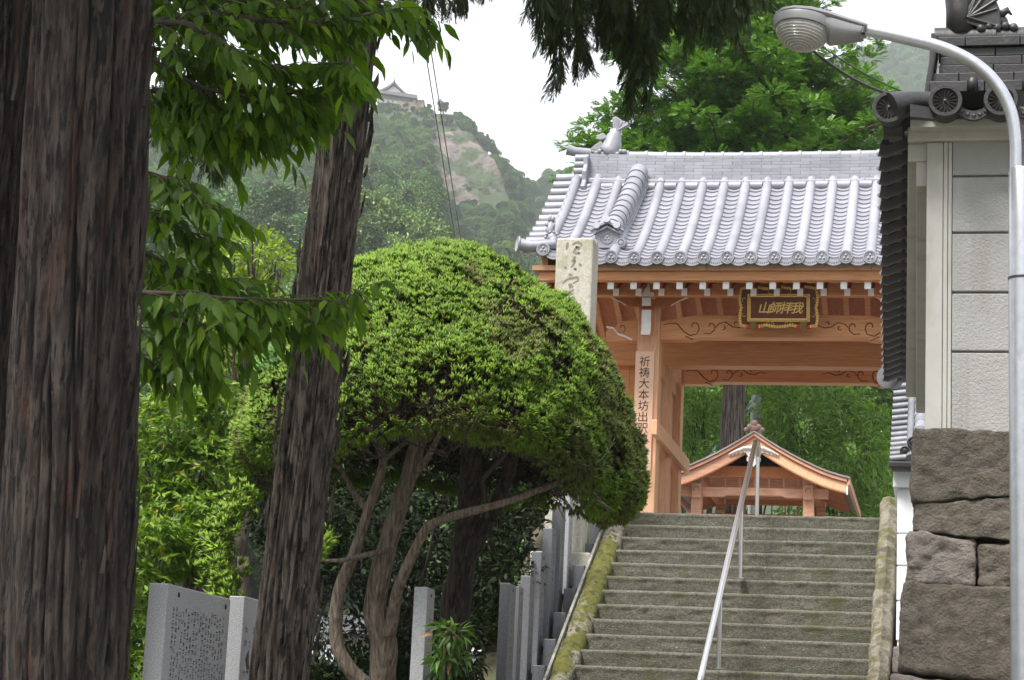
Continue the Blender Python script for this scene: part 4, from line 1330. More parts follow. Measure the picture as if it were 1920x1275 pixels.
# ================================================================== TEMPLE GATE
GX = 0.18
gate = thing("temple_gate", "new cypress-wood temple gate with silver tiled roof at the top of the steps", "gate", (GX, 2.4, -0.02))
XL, XR = -2.62, 2.98


def roof_z(y):
    """tile bed of the front slope (mirrored behind the ridge at y = 2.3)"""
    t = (min(y, 4.6 - y) - 0.15) / 2.15
    return 2.955 + 1.60 * (0.72 * t + 0.28 * t * t)


def sori(x):
    return 0.10 * max(0.0, (abs(x - GX) - 1.5) / 1.2) ** 2


YS = np.linspace(0.13, 2.3, 22)
HS = 1.58
for s in (-1, 1):
    cx = GX + HS * s
    obj("base_stone", MB().box(cx - 0.22, cx + 0.22, 1.0, 1.42, -0.02, 0.05), M['granite'], gate, bevel=0.015)
    obj("front_column", MB().box(cx - 0.135, cx + 0.135, 1.07, 1.335, 0.05, 2.62), M['wood'], gate, bevel=0.012)
    obj("main_column", MB().tube([(cx, 2.35, 0.0), (cx, 2.35, 2.5)], 0.135, 20), M['wood'], gate, smooth=True, angle=40)
    obj("rear_column", MB().box(cx - 0.125, cx + 0.125, 3.36, 3.62, 0.0, 2.4), M['wood'], gate, bevel=0.012)
    for sg in (-1, 1):
        xo = cx + sg * 0.135
        obj("tie_beam", MB().box(min(xo, xo + sg * 0.065) if sg > 0 else xo - 0.065, xo + 0.065 if sg > 0 else xo, 0.62, 3.86, 0.985, 1.165), M['wood'], gate, bevel=0.008)
    for z0, z1 in ((0.10, 0.97), (1.18, 1.9)):
        obj("side_panel", MB().box(cx - 0.03, cx + 0.03, 1.34, 2.21, z0, z1), M['wood'], gate)
        obj("side_panel", MB().box(cx - 0.03, cx + 0.03, 2.49, 3.355, z0, z1), M['wood'], gate)
    obj("upper_tie", MB().box(cx - 0.06, cx + 0.06, 1.34, 3.4, 1.92, 2.10), M['wood'], gate, bevel=0.008)
    # wing fence of boards beside the main column
    for k in range(6):
        xa = cx + s * (0.14 + 0.135 * k); xb = xa + s * 0.131
        obj("wing_plank", MB().box(min(xa, xb), max(xa, xb), 2.33, 2.37, 0.05, 2.2), M['wood_beam'], gate)


def carved_beam(name, x0, x1, y, th, zb, zt, notch, rise, camber=0.0):
    pts = [(x0, zb), (x0 + notch, zb), (x0 + notch + 0.05, zb + rise * 0.4), (x0 + notch + 0.10, zb + rise), (x1 - notch - 0.10, zb + rise), (x1 - notch - 0.05, zb + rise * 0.4), (x1 - notch, zb), (x1, zb)]
    n = 14
    pts += [(x1 + (x0 - x1) * i / n, zt - 0.06 + (0.06 + camber) * min(1, math.sin(math.pi * i / n) * 2.2)) for i in range(n + 1)]
    return obj(name, MB().prism(pts, 'y', y - th / 2, y + th / 2), M['wood_beam'], gate, bevel=0.008)


def spiral(cx, cz, r0, r1, a0, a1, n=22):
    return [(cx + (r0 + (r1 - r0) * i / n) * math.cos(a0 + (a1 - a0) * i / n), cz + (r0 + (r1 - r0) * i / n) * math.sin(a0 + (a1 - a0) * i / n)) for i in range(n + 1)]


def tendrils(par, xe, y, zc, s, h):
    """scroll-work on a beam end, drawn in thin dark raised lines; s = direction along the beam"""
    b = MB()
    lines = [spiral(0.40, 0.0, 0.012, 0.075, 3.6, 3.6 - 4.6), [(0.47, -0.02), (0.44, -0.075), (0.36, -0.095), (0.28, -0.05), (0.20, 0.03), (0.12, 0.035), (0.04, 0.02)],
             spiral(0.60, 0.0, 0.012, 0.06, 3.4, 3.4 - 4.4), [(0.655, -0.03), (0.60, -0.075), (0.52, -0.07)], [(0.65, -0.02), (0.70, 0.03), (0.78, 0.05), (0.86, 0.0), (0.94, -0.01), (1.02, 0.02), (1.10, 0.0)],
             spiral(0.76, -0.005, 0.008, 0.03, 2.0, -2.4), spiral(0.90, 0.03, 0.008, 0.028, 4.2, 0.2), [(0.30, -0.10), (0.40, -0.14)]]
    for L in lines:
        P_ = np.array(L)
        b.tube([(xe + s * p[0] * h, y, zc + p[1] * h * 1.15) for p in P_], [0.0035 + 0.0045 * math.sin(math.pi * (i + 0.5) / len(P_)) for i in range(len(P_))], 5)
    return obj("scrollwork", b, M['line'], par)


bm1 = carved_beam("rainbow_beam", GX - 1.445, GX + 1.445, 1.2, 0.20, 2.215, 2.50, 0.36, 0.028, 0.02)
tendrils(bm1, GX - 1.445, 1.099, 2.375, 1, 1.0); tendrils(bm1, GX + 1.445, 1.099, 2.375, -1, 1.0)
bm2 = obj("tie_lintel", MB().box(-2.3, 2.66, 2.22, 2.48, 2.115, 2.46), M['wood_beam'], gate, bevel=0.008)
bm3 = carved_beam("rear_beam", GX - 1.455, GX + 1.455, 3.49, 0.2, 2.10, 2.37, 0.36, 0.028, 0.0)
tendrils(bm3, GX - 1.455, 3.389, 2.24, 1, 1.0); tendrils(bm3, GX + 1.455, 3.389, 2.24, -1, 1.0)
for s in (-1, 1):
    # beam noses with white painted cut ends
    cx = GX + HS * s
    x0, x1 = cx + s * 0.135, cx + s * 0.52
    pts = [(x0, 2.20), (x1, 2.20), (x1 + s * 0.01, 2.30), (x1 - s * 0.02, 2.36), (x1 - s * 0.10, 2.37), (x1 - s * 0.16, 2.44), (x0, 2.47)]
    nb = obj("beam_nose", MB().prism(pts, 'y', 1.12, 1.28), M['wood_beam'], gate, bevel=0.006)
    w_ = [(x1 + s * 0.0, 2.355), (x1 - s * 0.08, 2.345), (x1 - s * 0.14, 2.27), (x1 - s * 0.22, 2.245), (x0 + s * 0.07, 2.20)]
    b = MB()
    for (xa, za), (xb, zb) in zip(w_[:-1], w_[1:]):
        b.prism([(xa, za), (xb, zb), (xb, zb + 0.024), (xa, za + 0.024)], 'y', 1.102, 1.119)
    obj("painted_edge", b, M['white'], nb)
    b = MB().tube([(x1 - s * 0.18 + 0.06 * p[0] / 0.075, 1.118, 2.36 + p[1] * 0.85) for p in spiral(0, 0, 0.01, 0.07, 3.6, -1.2)], 0.005, 5)
    obj("scrollwork", b, M['line'], nb)
    # bracket on the column: projecting nose, bearing blocks and arms
    nose = MB().prism([(1.075, 2.52), (0.90, 2.56), (0.84, 2.52), (0.83, 2.42), (0.855, 2.36), (0.84, 2.28), (0.80, 2.215), (0.90, 2.215), (0.98, 2.24), (1.075, 2.3)], 'x', cx - 0.055, cx + 0.055)
    nz_ = obj("elephant_nose", nose, M['wood_beam'], gate, bevel=0.005)
    obj("painted_end", MB().prism([(0.838, 2.515), (0.828, 2.42), (0.852, 2.36), (0.838, 2.28), (0.798, 2.212), (0.792, 2.212), (0.832, 2.285), (0.846, 2.36), (0.821, 2.42), (0.831, 2.52)], 'x', cx - 0.056, cx + 0.056), M['white'], nz_)
    obj("bearing_block", MB().box(cx - 0.15, cx + 0.15, 1.03, 1.37, 2.62, 2.70), M['wood_beam'], gate, bevel=0.02)
    arm = [(cx - 0.50, 2.77), (cx - 0.48, 2.71), (cx - 0.34, 2.655), (cx - 0.24, 2.60), (cx + 0.24, 2.60), (cx + 0.34, 2.655), (cx + 0.48, 2.71), (cx + 0.50, 2.77)]
    ab = obj("bracket_arm", MB().prism(arm, 'y', 0.99, 1.065), M['wood_dark'], gate, bevel=0.006)
    b = MB()
    for sg in (-1, 1):
        w_ = [(cx + sg * 0.50, 2.765), (cx + sg * 0.46, 2.715), (cx + sg * 0.40, 2.685), (cx + sg * 0.34, 2.655), (cx + sg * 0.27, 2.61)]
        for i in range(4):
            (xa, za), (xb, zb) = w_[i], w_[i + 1]
            tk = 0.022 - 0.004 * i
            b.prism([(xa, za - tk), (xb, zb - tk), (xb, zb), (xa, za)], 'y', 0.975, 0.989)
    obj("painted_edge", b, M['white'], ab)
    obj("cross_arm", MB().box(cx - 0.05, cx + 0.05, 0.80, 1.3, 2.565, 2.66), M['wood_dark'], gate, bevel=0.005)
    obj("painted_end", MB().box(cx - 0.052, cx + 0.052, 0.79, 0.799, 2.563, 2.662), M['white'], gate)
    obj("small_block", MB().box(cx - 0.085, cx + 0.085, 0.80, 0.97, 2.672, 2.735), M['wood_beam'], gate, bevel=0.01)
    obj("painted_end", MB().prism([(cx - 0.085, 2.675), (cx + 0.085, 2.675), (cx + 0.085, 2.725), (cx + 0.045, 2.73), (cx + 0.02, 2.84), (cx - 0.005, 2.78), (cx - 0.05, 2.74), (cx - 0.085, 2.725)], 'y', 0.785, 0.798), M['white'], gate)

for k in range(20):
    x = -2.41 + 0.2705 * k
    obj("rear_rafter", MB().prism([(2.32, 3.46), (4.25, 2.60), (4.25, 2.68), (2.32, 3.54)], 'x', x - 0.033, x + 0.033), M['wood_beam'], gate)
obj("purlin", MB().box(XL + 0.05, XR - 0.05, 0.83, 0.97, 2.70, 2.845), M['wood_beam'], gate, bevel=0.006)
obj("inner_purlin", MB().box(XL + 0.05, XR - 0.05, 1.5, 1.62, 3.03, 3.13), M['wood_beam'], gate)
# rafters: lower tier (shaded grey ends) and flying tier (white ends)
for k in range(21):
    x = -2.545 + 0.2705 * k
    y0, y1 = 0.565, 2.3
    z0 = 2.632
    s_ = 0.47
    b = MB().prism([(y0, z0), (y1, z0 + s_ * (y1 - y0)), (y1, z0 + 0.085 + s_ * (y1 - y0)), (y0, z0 + 0.085)], 'x', x - 0.033, x + 0.033)
    r_ = obj("rafter", b, M['wood_dark'], gate)
    obj("painted_end", MB().box(x - 0.034, x + 0.034, y0 - 0.008, y0, z0 - 0.001, z0 + 0.086), M['white'], r_)
    y0, z0 = 0.35, 2.662
    xf = x - 0.03
    b = MB().prism([(y0, z0), (0.95, z0 + 0.17), (0.95, z0 + 0.255), (y0, z0 + 0.085)], 'x', xf - 0.036, xf + 0.036)
    r_ = obj("flying_rafter", b, M['wood_dark'], gate)
    obj("painted_end", MB().box(xf - 0.037, xf + 0.037, y0 - 0.008, y0, z0 - 0.001, z0 + 0.086), M['white'], r_)
b = MB()
b.prism([(0.30, 2.765), (2.3, 3.64), (2.3, 3.66), (0.30, 2.79)], 'x', XL + 0.04, XR - 0.04)
b.prism([(4.3, 2.765), (2.3, 3.642), (2.3, 3.662), (4.3, 2.79)], 'x', XL + 0.04, XR - 0.04)
obj("roof_lining", b, M['wood_dark'], gate)
obj("eave_beam", MB().box(XL, XR, 0.285, 0.40, 2.752, 2.862), M['wood_beam'], gate, bevel=0.006)
obj("eave_board", MB().box(XL - 0.07, XR + 0.07, 0.225, 0.40, 2.864, 2.925), M['board'], gate, bevel=0.004)
obj("rear_eave_beam", MB().box(XL, XR, 4.2, 4.32, 2.752, 2.90), M['wood_beam'], gate)
# bargeboards
for s, xb in ((-1, XL + 0.05), (1, XR - 0.05)):
    pts = [(y, 2.62 + (roof_z(y) - roof_z(0.15)) * 0.95) for y in np.linspace(0.36, 2.3, 9)] + [(y, 2.93 + (roof_z(y) - roof_z(0.15)) * 0.98) for y in np.linspace(2.3, 0.36, 9)]
    bb = obj("bargeboard", MB().prism(pts, 'x', xb - 0.04, xb + 0.04), M['wood_beam'], gate)
    obj("painted_end", MB().box(xb - 0.041, xb + 0.041, 0.35, 0.359, 2.625, 2.935), M['white'], bb)
    pts = [(4.6 - y, z) for y, z in pts]
    obj("bargeboard", MB().prism(pts, 'x', xb - 0.04, xb + 0.04), M['wood_beam'], gate)

# ---- roof covering
b = MB()
for ys in (np.linspace(0.18, 2.3, 14), np.linspace(4.42, 2.3, 14)):
    vs = [(x, y, roof_z(y) - d + sori(x)) for y in ys for x in np.linspace(XL - 0.02, XR + 0.02, 15) for d in (0.0, 0.07)]
    n2 = 30
    fs = []
    for i in range(13):
        for j in range(14):
            o = i * n2 + j * 2
            fs += [(o, o + 2, o + 2 + n2, o + n2), (o + 1, o + 1 + n2, o + 3 + n2, o + 3)]
    fs += [(2 * j, 2 * j + 1, 2 * j + 3, 2 * j + 2) for j in range(14)]
    for j in (0, 28):
        fs += [(i * n2 + j, i * n2 + j + 1, (i + 1) * n2 + j + 1, (i + 1) * n2 + j) for i in range(13)]
    b.add(vs, fs)
obj("tile_bed", b, M['tile'], gate)
PITCH = 0.2705
rows_x = [-2.545 + PITCH * k for k in range(21)]


def crest(b, c, r):
    """eave disc facing the steps: rim, inner ring and a three-leaved crest"""
    c = np.asarray(c, float); n = np.array((0, -1.0, 0))
    b._lathe(c, n, [(-0.02, r), (0.0, r), (0.008, r * 0.96), (0.008, r * 0.80), (-0.004, r * 0.76), (-0.004, r * 0.72), (0.004, r * 0.70), (0.004, r * 0.62), (-0.004, r * 0.6)], 24)
    for k in range(3):
        a = math.pi / 2 + 2 * math.pi * k / 3
        b.ball(c + (math.cos(a) * r * 0.3, -0.002, math.sin(a) * r * 0.3), (r * 0.2, 0.008, r * 0.2), 8, 5)
    return b


for k, x in enumerate(rows_x):
    pth = [(x, y, roof_z(y) + 0.035 + sori(x)) for y in YS]
    b = MB().tube(pth, 0.064, 14)
    b._lathe(np.array((x, 0.125, roof_z(0.14) + 0.035 + sori(x))), np.array((0, -1.0, -0.1)), [(-0.2, 0.065), (-0.19, 0.070), (0.0, 0.076), (0.012, 0.078)], 20)
    rr_ = obj("round_tile_row", b, M['tile'], gate, smooth=True, angle=40)
    obj("crest_disc", crest(MB(), (x, 0.108, roof_z(0.14) + 0.033 + sori(x)), 0.080), M['tile'], rr_)
    b = MB().tube([(x, 4.6 - y, roof_z(y) + 0.035 + sori(x)) for y in YS[::3]], 0.064, 8)
    obj("round_tile_row", b, M['tile'], gate, smooth=True)

# one pan tile, shared by every copy: concave plate with a thick lower lip
nc = 21
n_ = 7
vs, fs = [], []
hw = 0.090
for i in range(n_):
    u = i / (n_ - 1) * 2 - 1
    sag = -0.030 * (1 - u * u)
    vs += [(hw * u, 0.16, sag - 0.002), (hw * u, 0.0, sag + 0.019), (hw * u, -0.004, sag + 0.001)]
    if i:
        o = 3 * (i - 1)
        fs += [(o, o + 1, o + 4, o + 3), (o + 1, o + 2, o + 5, o + 4)]
pan_me = new_mesh("pan_tile", vs, fs, M['tile'], True)
pan_me.set_sharp_from_angle(angle=math.radians(35))
# equal steps along the slope
yy_ = np.linspace(0.15, 2.25, 400)
zz_ = np.array([roof_z(y) for y in yy_])
ln = np.concatenate([[0], np.cumsum(np.hypot(np.diff(yy_), np.diff(zz_)))])
g0 = origin(gate)
rest = MB()
for j in range(20):
    xc = rows_x[j] + PITCH / 2
    for c_ in range(nc):
        L = ln[-1] * c_ / nc
        y = float(np.interp(L, ln, yy_)); z = roof_z(y)
        sl = math.atan2(roof_z(y + 0.02) - z, 0.02)
        if j < 14 and not (c_ >= nc - 1):
            o = link("pan_tile", pan_me, gate, tuple(np.array((xc, y, z + 0.045 + sori(xc))) - g0), (sl, 0, 0))
        else:
            R_ = Matrix.Rotation(sl, 3, 'X')
            rest.add([tuple(R_ @ Vector(p) + Vector((xc, y, z + 0.045 + sori(xc)))) for p in vs], fs)
kind(obj("pan_tile", rest, M['tile'], gate, smooth=True, angle=35), "stuff")
# eave lip tiles between the discs
for j in range(20):
    xc = rows_x[j] + PITCH / 2
    v2, f2 = [], []
    zb = roof_z(0.14) + sori(xc)
    for i in range(9):
        u = i / 4.0 - 1
        sag = -0.035 * (1 - u * u)
        xx = xc + 0.095 * u
        v2 += [(xx, 0.2, zb + 0.055 + sag), (xx, 0.118, zb + 0.045 + sag), (xx, 0.115, zb - 0.03 + sag), (xx, 0.15, zb - 0.03 + sag)]
        if i:
            o = 4 * (i - 1)
            f2 += [(o + q_, o + q_ + 1, o + 5 + q_, o + 4 + q_) for q_ in range(3)]
    b = MB().add(v2, f2)
    lip = obj("eave_lip_tile", b, M['tile'], gate, smooth=True, angle=35)
    b = MB()
    for q_ in range(7):
        u = -0.75 + 0.25 * q_
        b.ball((xc + 0.095 * u, 0.114, zb + 0.008 - 0.035 * (1 - u * u)), (0.009, 0.004, 0.016), 6, 4)
    obj("relief", b, M['tile'], lip)

# ---- main ridge: courses of flat tiles like brickwork, base moulding, round cap with collars
RX0, RX1 = -2.40, 2.76


def rsori(x):
    return 0.05 * max(0.0, (abs(x - GX) - 0.4) / 2.1) ** 2


rb = roof_z(2.12) + 0.0
for x0 in np.arange(RX0, RX1 - 0.2, 0.5):
    x1 = min(x0 + 0.498, RX1)
    obj("ridge_base_tile", MB().prism([(x0, rb + rsori(x0) + 0.01), (x1, rb + rsori(x1) + 0.01), (x1, rb + rsori(x1) + 0.075), (x0, rb + rsori(x0) + 0.075)], 'y', 2.05, 2.55), M['tile'], gate, bevel=0.012)
for c_ in range(8):
    z0 = rb + 0.078 + 0.0445 * c_
    d = 0.16 - 0.005 * c_
    x = RX0
    k = 0
    while x < RX1 - 0.02:
        L = 0.245 if (k or c_ % 2 == 0) else 0.1225
        x1 = min(x + L - 0.0025, RX1)
        obj("ridge_tile", MB().prism([(x, z0 + rsori(x)), (x1, z0 + rsori(x1)), (x1, z0 + 0.0415 + rsori(x1)), (x, z0 + 0.0415 + rsori(x))], 'y', 2.3 - d + 0.0008 * ((k * 7 + c_ * 3) % 4), 2.3 + d), M['tile'], gate, bevel=0.0025)
        x += L; k += 1
zt = rb + 0.078 + 0.0445 * 8
k = 0
for x in np.arange(RX0, RX1 - 0.05, 0.245):
    b = MB().tube([(x, 2.3, zt + 0.012 + rsori(x)), (x + 0.236, 2.3, zt + 0.012 + rsori(x + 0.24))], 0.062, 14)
    b.tube([(x + 0.205, 2.3, zt + 0.012 + rsori(x + 0.2)), (x + 0.243, 2.3, zt + 0.012 + rsori(x + 0.24))], 0.074, 14)
    obj("ridge_cap_tile", b, M['tile'], gate, smooth=True, angle=40)
# half-round fillers under the ridge, between the tile rows
for j in range(20):
    xc = rows_x[j] + PITCH / 2
    obj("filler_tile", MB().tube([(xc - 0.075, 2.07, roof_z(2.07) + 0.045), (xc + 0.075, 2.07, roof_z(2.07) + 0.045)], 0.058, 10), M['tile'], gate, smooth=True, angle=40)

# ---- verge: short tubes standing out over the gable, stepped ridge-end stack
for s, xe in ((-1, rows_x[0] - 0.02), (1, rows_x[-1] + 0.02)):
    for k in range(12):
        L = ln[-1] * (0.02 + k / 12.3)
        y = float(np.interp(L, ln, yy_)); z = roof_z(y) + 0.045 + sori(xe)
        xo = xe + s * 0.22
        b = MB().tube([(xe, y, z + 0.012), (xo, y, z)], [0.058, 0.066], 14)
        b.tube([(xo, y, z), (xo + s * 0.012, y, z)], [0.070, 0.070], 14)
        obj("verge_tile", b, M['tile'], gate, smooth=True, angle=40)
    for k in range(6):
        z = rb - 0.02 + 0.085 * k
        xo = RX0 - (0.20 - 0.006 * k) if s < 0 else RX1 + 0.20 - 0.006 * k
        xi = RX0 if s < 0 else RX1
        b = MB().tube([(xi, 2.12, z), (xo, 2.12, z - 0.006)], [0.05, 0.058], 12)
        obj("ridge_end_tube", b, M['tile'], gate, smooth=True, angle=40)
    xi = RX0 if s < 0 else RX1
    pts = [(1.98, rb - 0.14), (1.90, rb - 0.02), (2.0, rb + 0.08), (1.98, rb + 0.2), (2.06, rb + 0.30), (2.05, rb + 0.42), (2.3, rb + 0.50), (2.55, rb + 0.42), (2.54, rb + 0.30), (2.62, rb + 0.2), (2.6, rb + 0.08), (2.7, rb - 0.02), (2.62, rb - 0.14)]
    obj("demon_tile", MB().prism(pts, 'x', xi - 0.06 if s < 0 else xi, xi if s < 0 else xi + 0.06), M['tile'], gate, bevel=0.015)
    b = MB().tube([(xi + s * 0.0, 2.25, zt + 0.075), (xi + s * 0.2, 2.2, zt + 0.085), (xi + s * 0.30, 2.18, zt + 0.11)], [0.062, 0.062, 0.07], 14)
    obj("ridge_end_roll", b, M['tile'], gate, smooth=True, angle=40)

# ---- descending ridges with faced end tiles
for s in (-1, 1):
    xk = -1.84 if s < 0 else 2 * GX + 1.84
    xt = xk - 0.06 * s
    yk = np.linspace(0.52, 2.12, 12)
    for k in range(11):
        ya, yb = yk[k], yk[k + 1]
        za, zb = roof_z(ya) + 0.10, roof_z(yb) + 0.10
        fx = lambda y: xk - s * 0.06 * (y - 0.5)
        b = MB().tube([(fx(ya), ya, za + 0.125), (fx(yb), yb, zb + 0.115)], [0.122, 0.116], 16)
        obj("hip_cap_tile", b, M['tile'], gate, smooth=True, angle=40)
    for c_ in range(4):
        hh = 0.100 + 0.012 * (3 - c_)
        vs, fs = [], []
        for y in yk:
            z = roof_z(y) + 0.06 + 0.04 * c_
            vs += [(fx(y) - hh, y, z), (fx(y) + hh, y, z), (fx(y) + hh, y, z + 0.034), (fx(y) - hh, y, z + 0.034)]
        fs = [(i * 4 + j, i * 4 + (j + 1) % 4, (i + 1) * 4 + (j + 1) % 4, (i + 1) * 4 + j) for i in range(11) for j in range(4)] + [(0, 1, 2, 3), (44, 47, 46, 45)]
        obj("hip_course", MB().add(vs, fs), M['tile'], gate, bevel=0.003)
    zf = roof_z(0.5) + 0.02
    pts = [(-0.20, 0.0), (0.20, 0.0), (0.24, 0.05), (0.23, 0.10), (0.16, 0.12), (0.13, 0.20), (0.0, 0.275), (-0.13, 0.20), (-0.16, 0.12), (-0.23, 0.10), (-0.24, 0.05)]
    od = obj("demon_tile", MB().prism([(xk + p[0], zf + p[1]) for p in pts], 'y', 0.42, 0.5), M['tile'], gate, bevel=0.01)
    b = crest(MB(), (xk, 0.418, zf + 0.125), 0.072)
    for sg in (-1, 1):
        b._lathe(np.array((xk + sg * 0.17, 0.42, zf + 0.065)), np.array((0, -1.0, 0)), [(0, 0.055), (0.015, 0.055), (0.018, 0.042), (0.006, 0.034), (0.018, 0.022), (0.02, 0.002)], 16)
        b.tube([(xk + sg * 0.12, 0.45, zf + 0.245), (xk + sg * 0.12, 0.34, zf + 0.265)], [0.034, 0.042], 12)
        b.prism([(xk, zf + 0.295), (xk + sg * 0.20, zf + 0.20), (xk + sg * 0.20, zf + 0.222), (xk, zf + 0.325)], 'y', 0.36, 0.46)
        b.prism([(xk, zf + 0.245), (xk + sg * 0.16, zf + 0.165), (xk + sg * 0.16, zf + 0.182), (xk, zf + 0.27)], 'y', 0.38, 0.46)
    b.tube([(xk, 0.45, zf + 0.31), (xk, 0.33, zf + 0.335)], [0.034, 0.042], 12)
    obj("crest", b, M['tile'], od, smooth=True, angle=35)

# ---- left corner: upturned corner tile with side disc
for s, xc in ((-1, XL), (1, XR)):
    z = roof_z(0.14) + 0.06 + sori(xc)
    b = MB().tube([(xc + s * 0.22, 0.16, z + 0.035), (xc + s * 0.10, 0.16, z + 0.01), (xc - s * 0.02, 0.17, z + 0.015), (xc - s * 0.2, 0.22, z + 0.05)], [0.074, 0.066, 0.064, 0.06], 14)
    b._lathe(np.array((xc + s * 0.22, 0.16, z + 0.035)), np.array((s * 1.0, -0.5, 0.1)), [(0, 0.074), (0.02, 0.086), (0.028, 0.082), (0.022, 0.062)], 18)
    obj("corner_tile", b, M['tile'], gate, smooth=True, angle=40)

# fish ornament standing on the left end of the ridge (and its twin)
for s in (-1, 1):
    xo = RX0 + 0.24 if s < 0 else RX1 - 0.24
    t = thing("fish_ornament", "silver tile fish with raised fan tail on the %s end of the gate ridge" % ("open" if s < 0 else "far hidden"), "roof ornament", (xo, 2.3, zt + 0.06))
    zb_ = zt + 0.075
    pth = [(-0.05, 0.0), (0.02, 0.06), (0.03, 0.14), (0.045, 0.22), (0.075, 0.30), (0.10, 0.35)]
    b = MB().tube([(xo - s * p[0], 2.3, zb_ + p[1]) for p in pth], [0.145, 0.135, 0.12, 0.10, 0.07, 0.05], 16)
    obj("body", b, M['tile'], t, smooth=True)
    sc_ = MB()
    for r_ in range(9):
        for c_ in range(5):
            u = 0.18 + 0.075 * r_
            px_ = float(np.interp(u, (0, 1), (0.0, 0.085))); pz_ = 0.04 + 0.30 * u
            ww = float(np.interp(u, (0, 1), (0.115, 0.045)))
            xx = -0.8 + 0.4 * c_ + (0.2 if r_ % 2 else 0)
            if abs(xx) > 0.95:
                continue
            sc_.ball((xo - s * (px_ + xx * ww), 2.3 - 0.75 * ww * math.sqrt(max(0.03, 1 - xx * xx)) - 0.004, zb_ + pz_), (0.02, 0.012, 0.022), 6, 4)
    obj("scales", sc_, M['tile'], t, smooth=True)
    fan = [(0.06, 0.28), (0.03, 0.38), (0.02, 0.475), (0.055, 0.49), (0.09, 0.485), (0.12, 0.46), (0.15, 0.435), (0.20, 0.425), (0.245, 0.40), (0.245, 0.365), (0.18, 0.34), (0.14, 0.32)]
    fin("tail_fin", [(xo - s * p[0], zb_ + p[1]) for p in fan], [(xo - s * p[0], zb_ + p[1]) for p in ((0.03, 0.47), (0.075, 0.475), (0.11, 0.45), (0.16, 0.425), (0.235, 0.385))], 2.27, 0.04, t, M['tile'], (xo - s * 0.09, zb_ + 0.30))
    fin("side_fin", [(xo - s * p[0], zb_ + p[1]) for p in ((-0.02, 0.20), (-0.08, 0.265), (-0.18, 0.235), (-0.16, 0.21), (-0.19, 0.195), (-0.12, 0.175))], [], 2.24, 0.03, t, M['tile'], (0, 0))
    fin("side_fin", [(xo - s * p[0], zb_ + p[1]) for p in ((-0.03, 0.06), (-0.11, 0.15), (-0.19, 0.10), (-0.25, 0.04), (-0.12, 0.02))], [], 2.22, 0.03, t, M['tile'], (0, 0))
    b = MB()
    for q_ in range(9):
        b.ball((xo - s * (-0.16 + 0.045 * q_), 2.22, zb_ + 0.0 + 0.022 * math.sin(q_ * 1.9)), (0.036, 0.03, 0.03), 8, 5)
    obj("wave_base", b, M['tile'], t, smooth=True)

# lion-like guardian on the lower left corner of the roof
gl = at_y(1032, 462, 0.35)
t = thing("corner_guardian", "small silver demon figure crouching on the roof corner above the carved pillar", "roof ornament", gl)
b = MB().ball(gl + (0.02, 0, 0.10), (0.075, 0.07, 0.075), 12, 8).ball(gl + (0.045, -0.05, 0.06), (0.05, 0.05, 0.05), 10, 6)
b.tube([gl + (0, 0, 0.12), gl + (-0.01, 0, 0.22), gl + (0.0, 0, 0.33)], [0.055, 0.045, 0.02], 10)
for q_ in range(10):
    a = q_ * 0.63
    b.ball(gl + (0.02 + 0.075 * math.cos(a), -0.045, 0.10 + 0.065 * math.sin(a)), 0.02, 6, 4)
obj("body", b, M['tile'], t, smooth=True)
b = MB()
for dx, dz, l_ in ((-0.05, 0.16, 0.10), (0.03, 0.2, 0.12), (-0.02, 0.3, 0.1), (0.02, 0.3, 0.09), (-0.06, 0.24, 0.07)):
    b.tube([gl + (dx * 0.5, 0, dz), gl + (dx, 0, dz + l_ * 0.6), gl + (dx * 1.0, 0, dz + l_)], [0.03, 0.022, 0.004], 7)
obj("flame_crest", b, M['tile'], t, smooth=True)

# ---- writing
def text_mesh(chars, size, place, mat_, parent, name, vertical=True, step=1.0, shear=0.0, weight=0.0):
    """place(u, v) -> world point; u right, v up, in metres. One mesh per character"""
    for i, ch in enumerate(chars):
        cu = bpy.data.curves.new("glyph", 'FONT')
        cu.body = ch
        cu.size = size
        cu.align_x = 'CENTER'
        cu.shear = shear
        cu.offset = weight
        cu.resolution_u = 2
        tmp = bpy.data.objects.new("glyph", cu)
        COL.objects.link(tmp)
        dg = bpy.context.evaluated_depsgraph_get()
        me_ = bpy.data.meshes.new_from_object(tmp.evaluated_get(dg))
        bpy.data.objects.remove(tmp)
        b_ = MB().add([place(v.co.x + (0 if vertical else step * i), v.co.y - (step * i if vertical else 0)) for v in me_.vertices], [tuple(p.vertices) for p in me_.polygons])
        if b_.v:
            obj(name, b_, mat_, parent)


cx = GX - HS
sb = thing("name_board", "tall pale wooden board with brushed black characters on the front gate column", "sign board", (cx, 1.04, 0.62))
c0, c1 = at_y(1192, 665, 1.045), at_y(1227, 665, 1.045)
bx0, bx1 = float(c0[0]), float(c1[0])
obj("board", MB().box(bx0, bx1, 1.042, 1.066, 0.62, 2.06), M['wood_pale'], sb, bevel=0.004)
text_mesh("祈祷大本坊出釈迦寺", 0.135, lambda u, v: ((bx0 + bx1) / 2 + u, 1.0395, 1.885 + v), M['ink'], sb, "character", True, 0.134, 0.0, 0.0)

# ---- plaque under the eave
PYc = 0.80
pc = at_y(1460, 577, PYc)
pq = thing("name_plaque", "ornate gilt-framed brown plaque with four golden characters under the gate eave", "plaque", pc)
tl_ = math.radians(12)


def pp(u, v, d=0.0):
    """plaque coordinates: u right, v up, d towards the viewer; leaning forward at the top"""
    return (pc[0] + u, pc[1] - d * math.cos(tl_) - v * math.sin(tl_), pc[2] + v * math.cos(tl_) - d * math.sin(tl_))


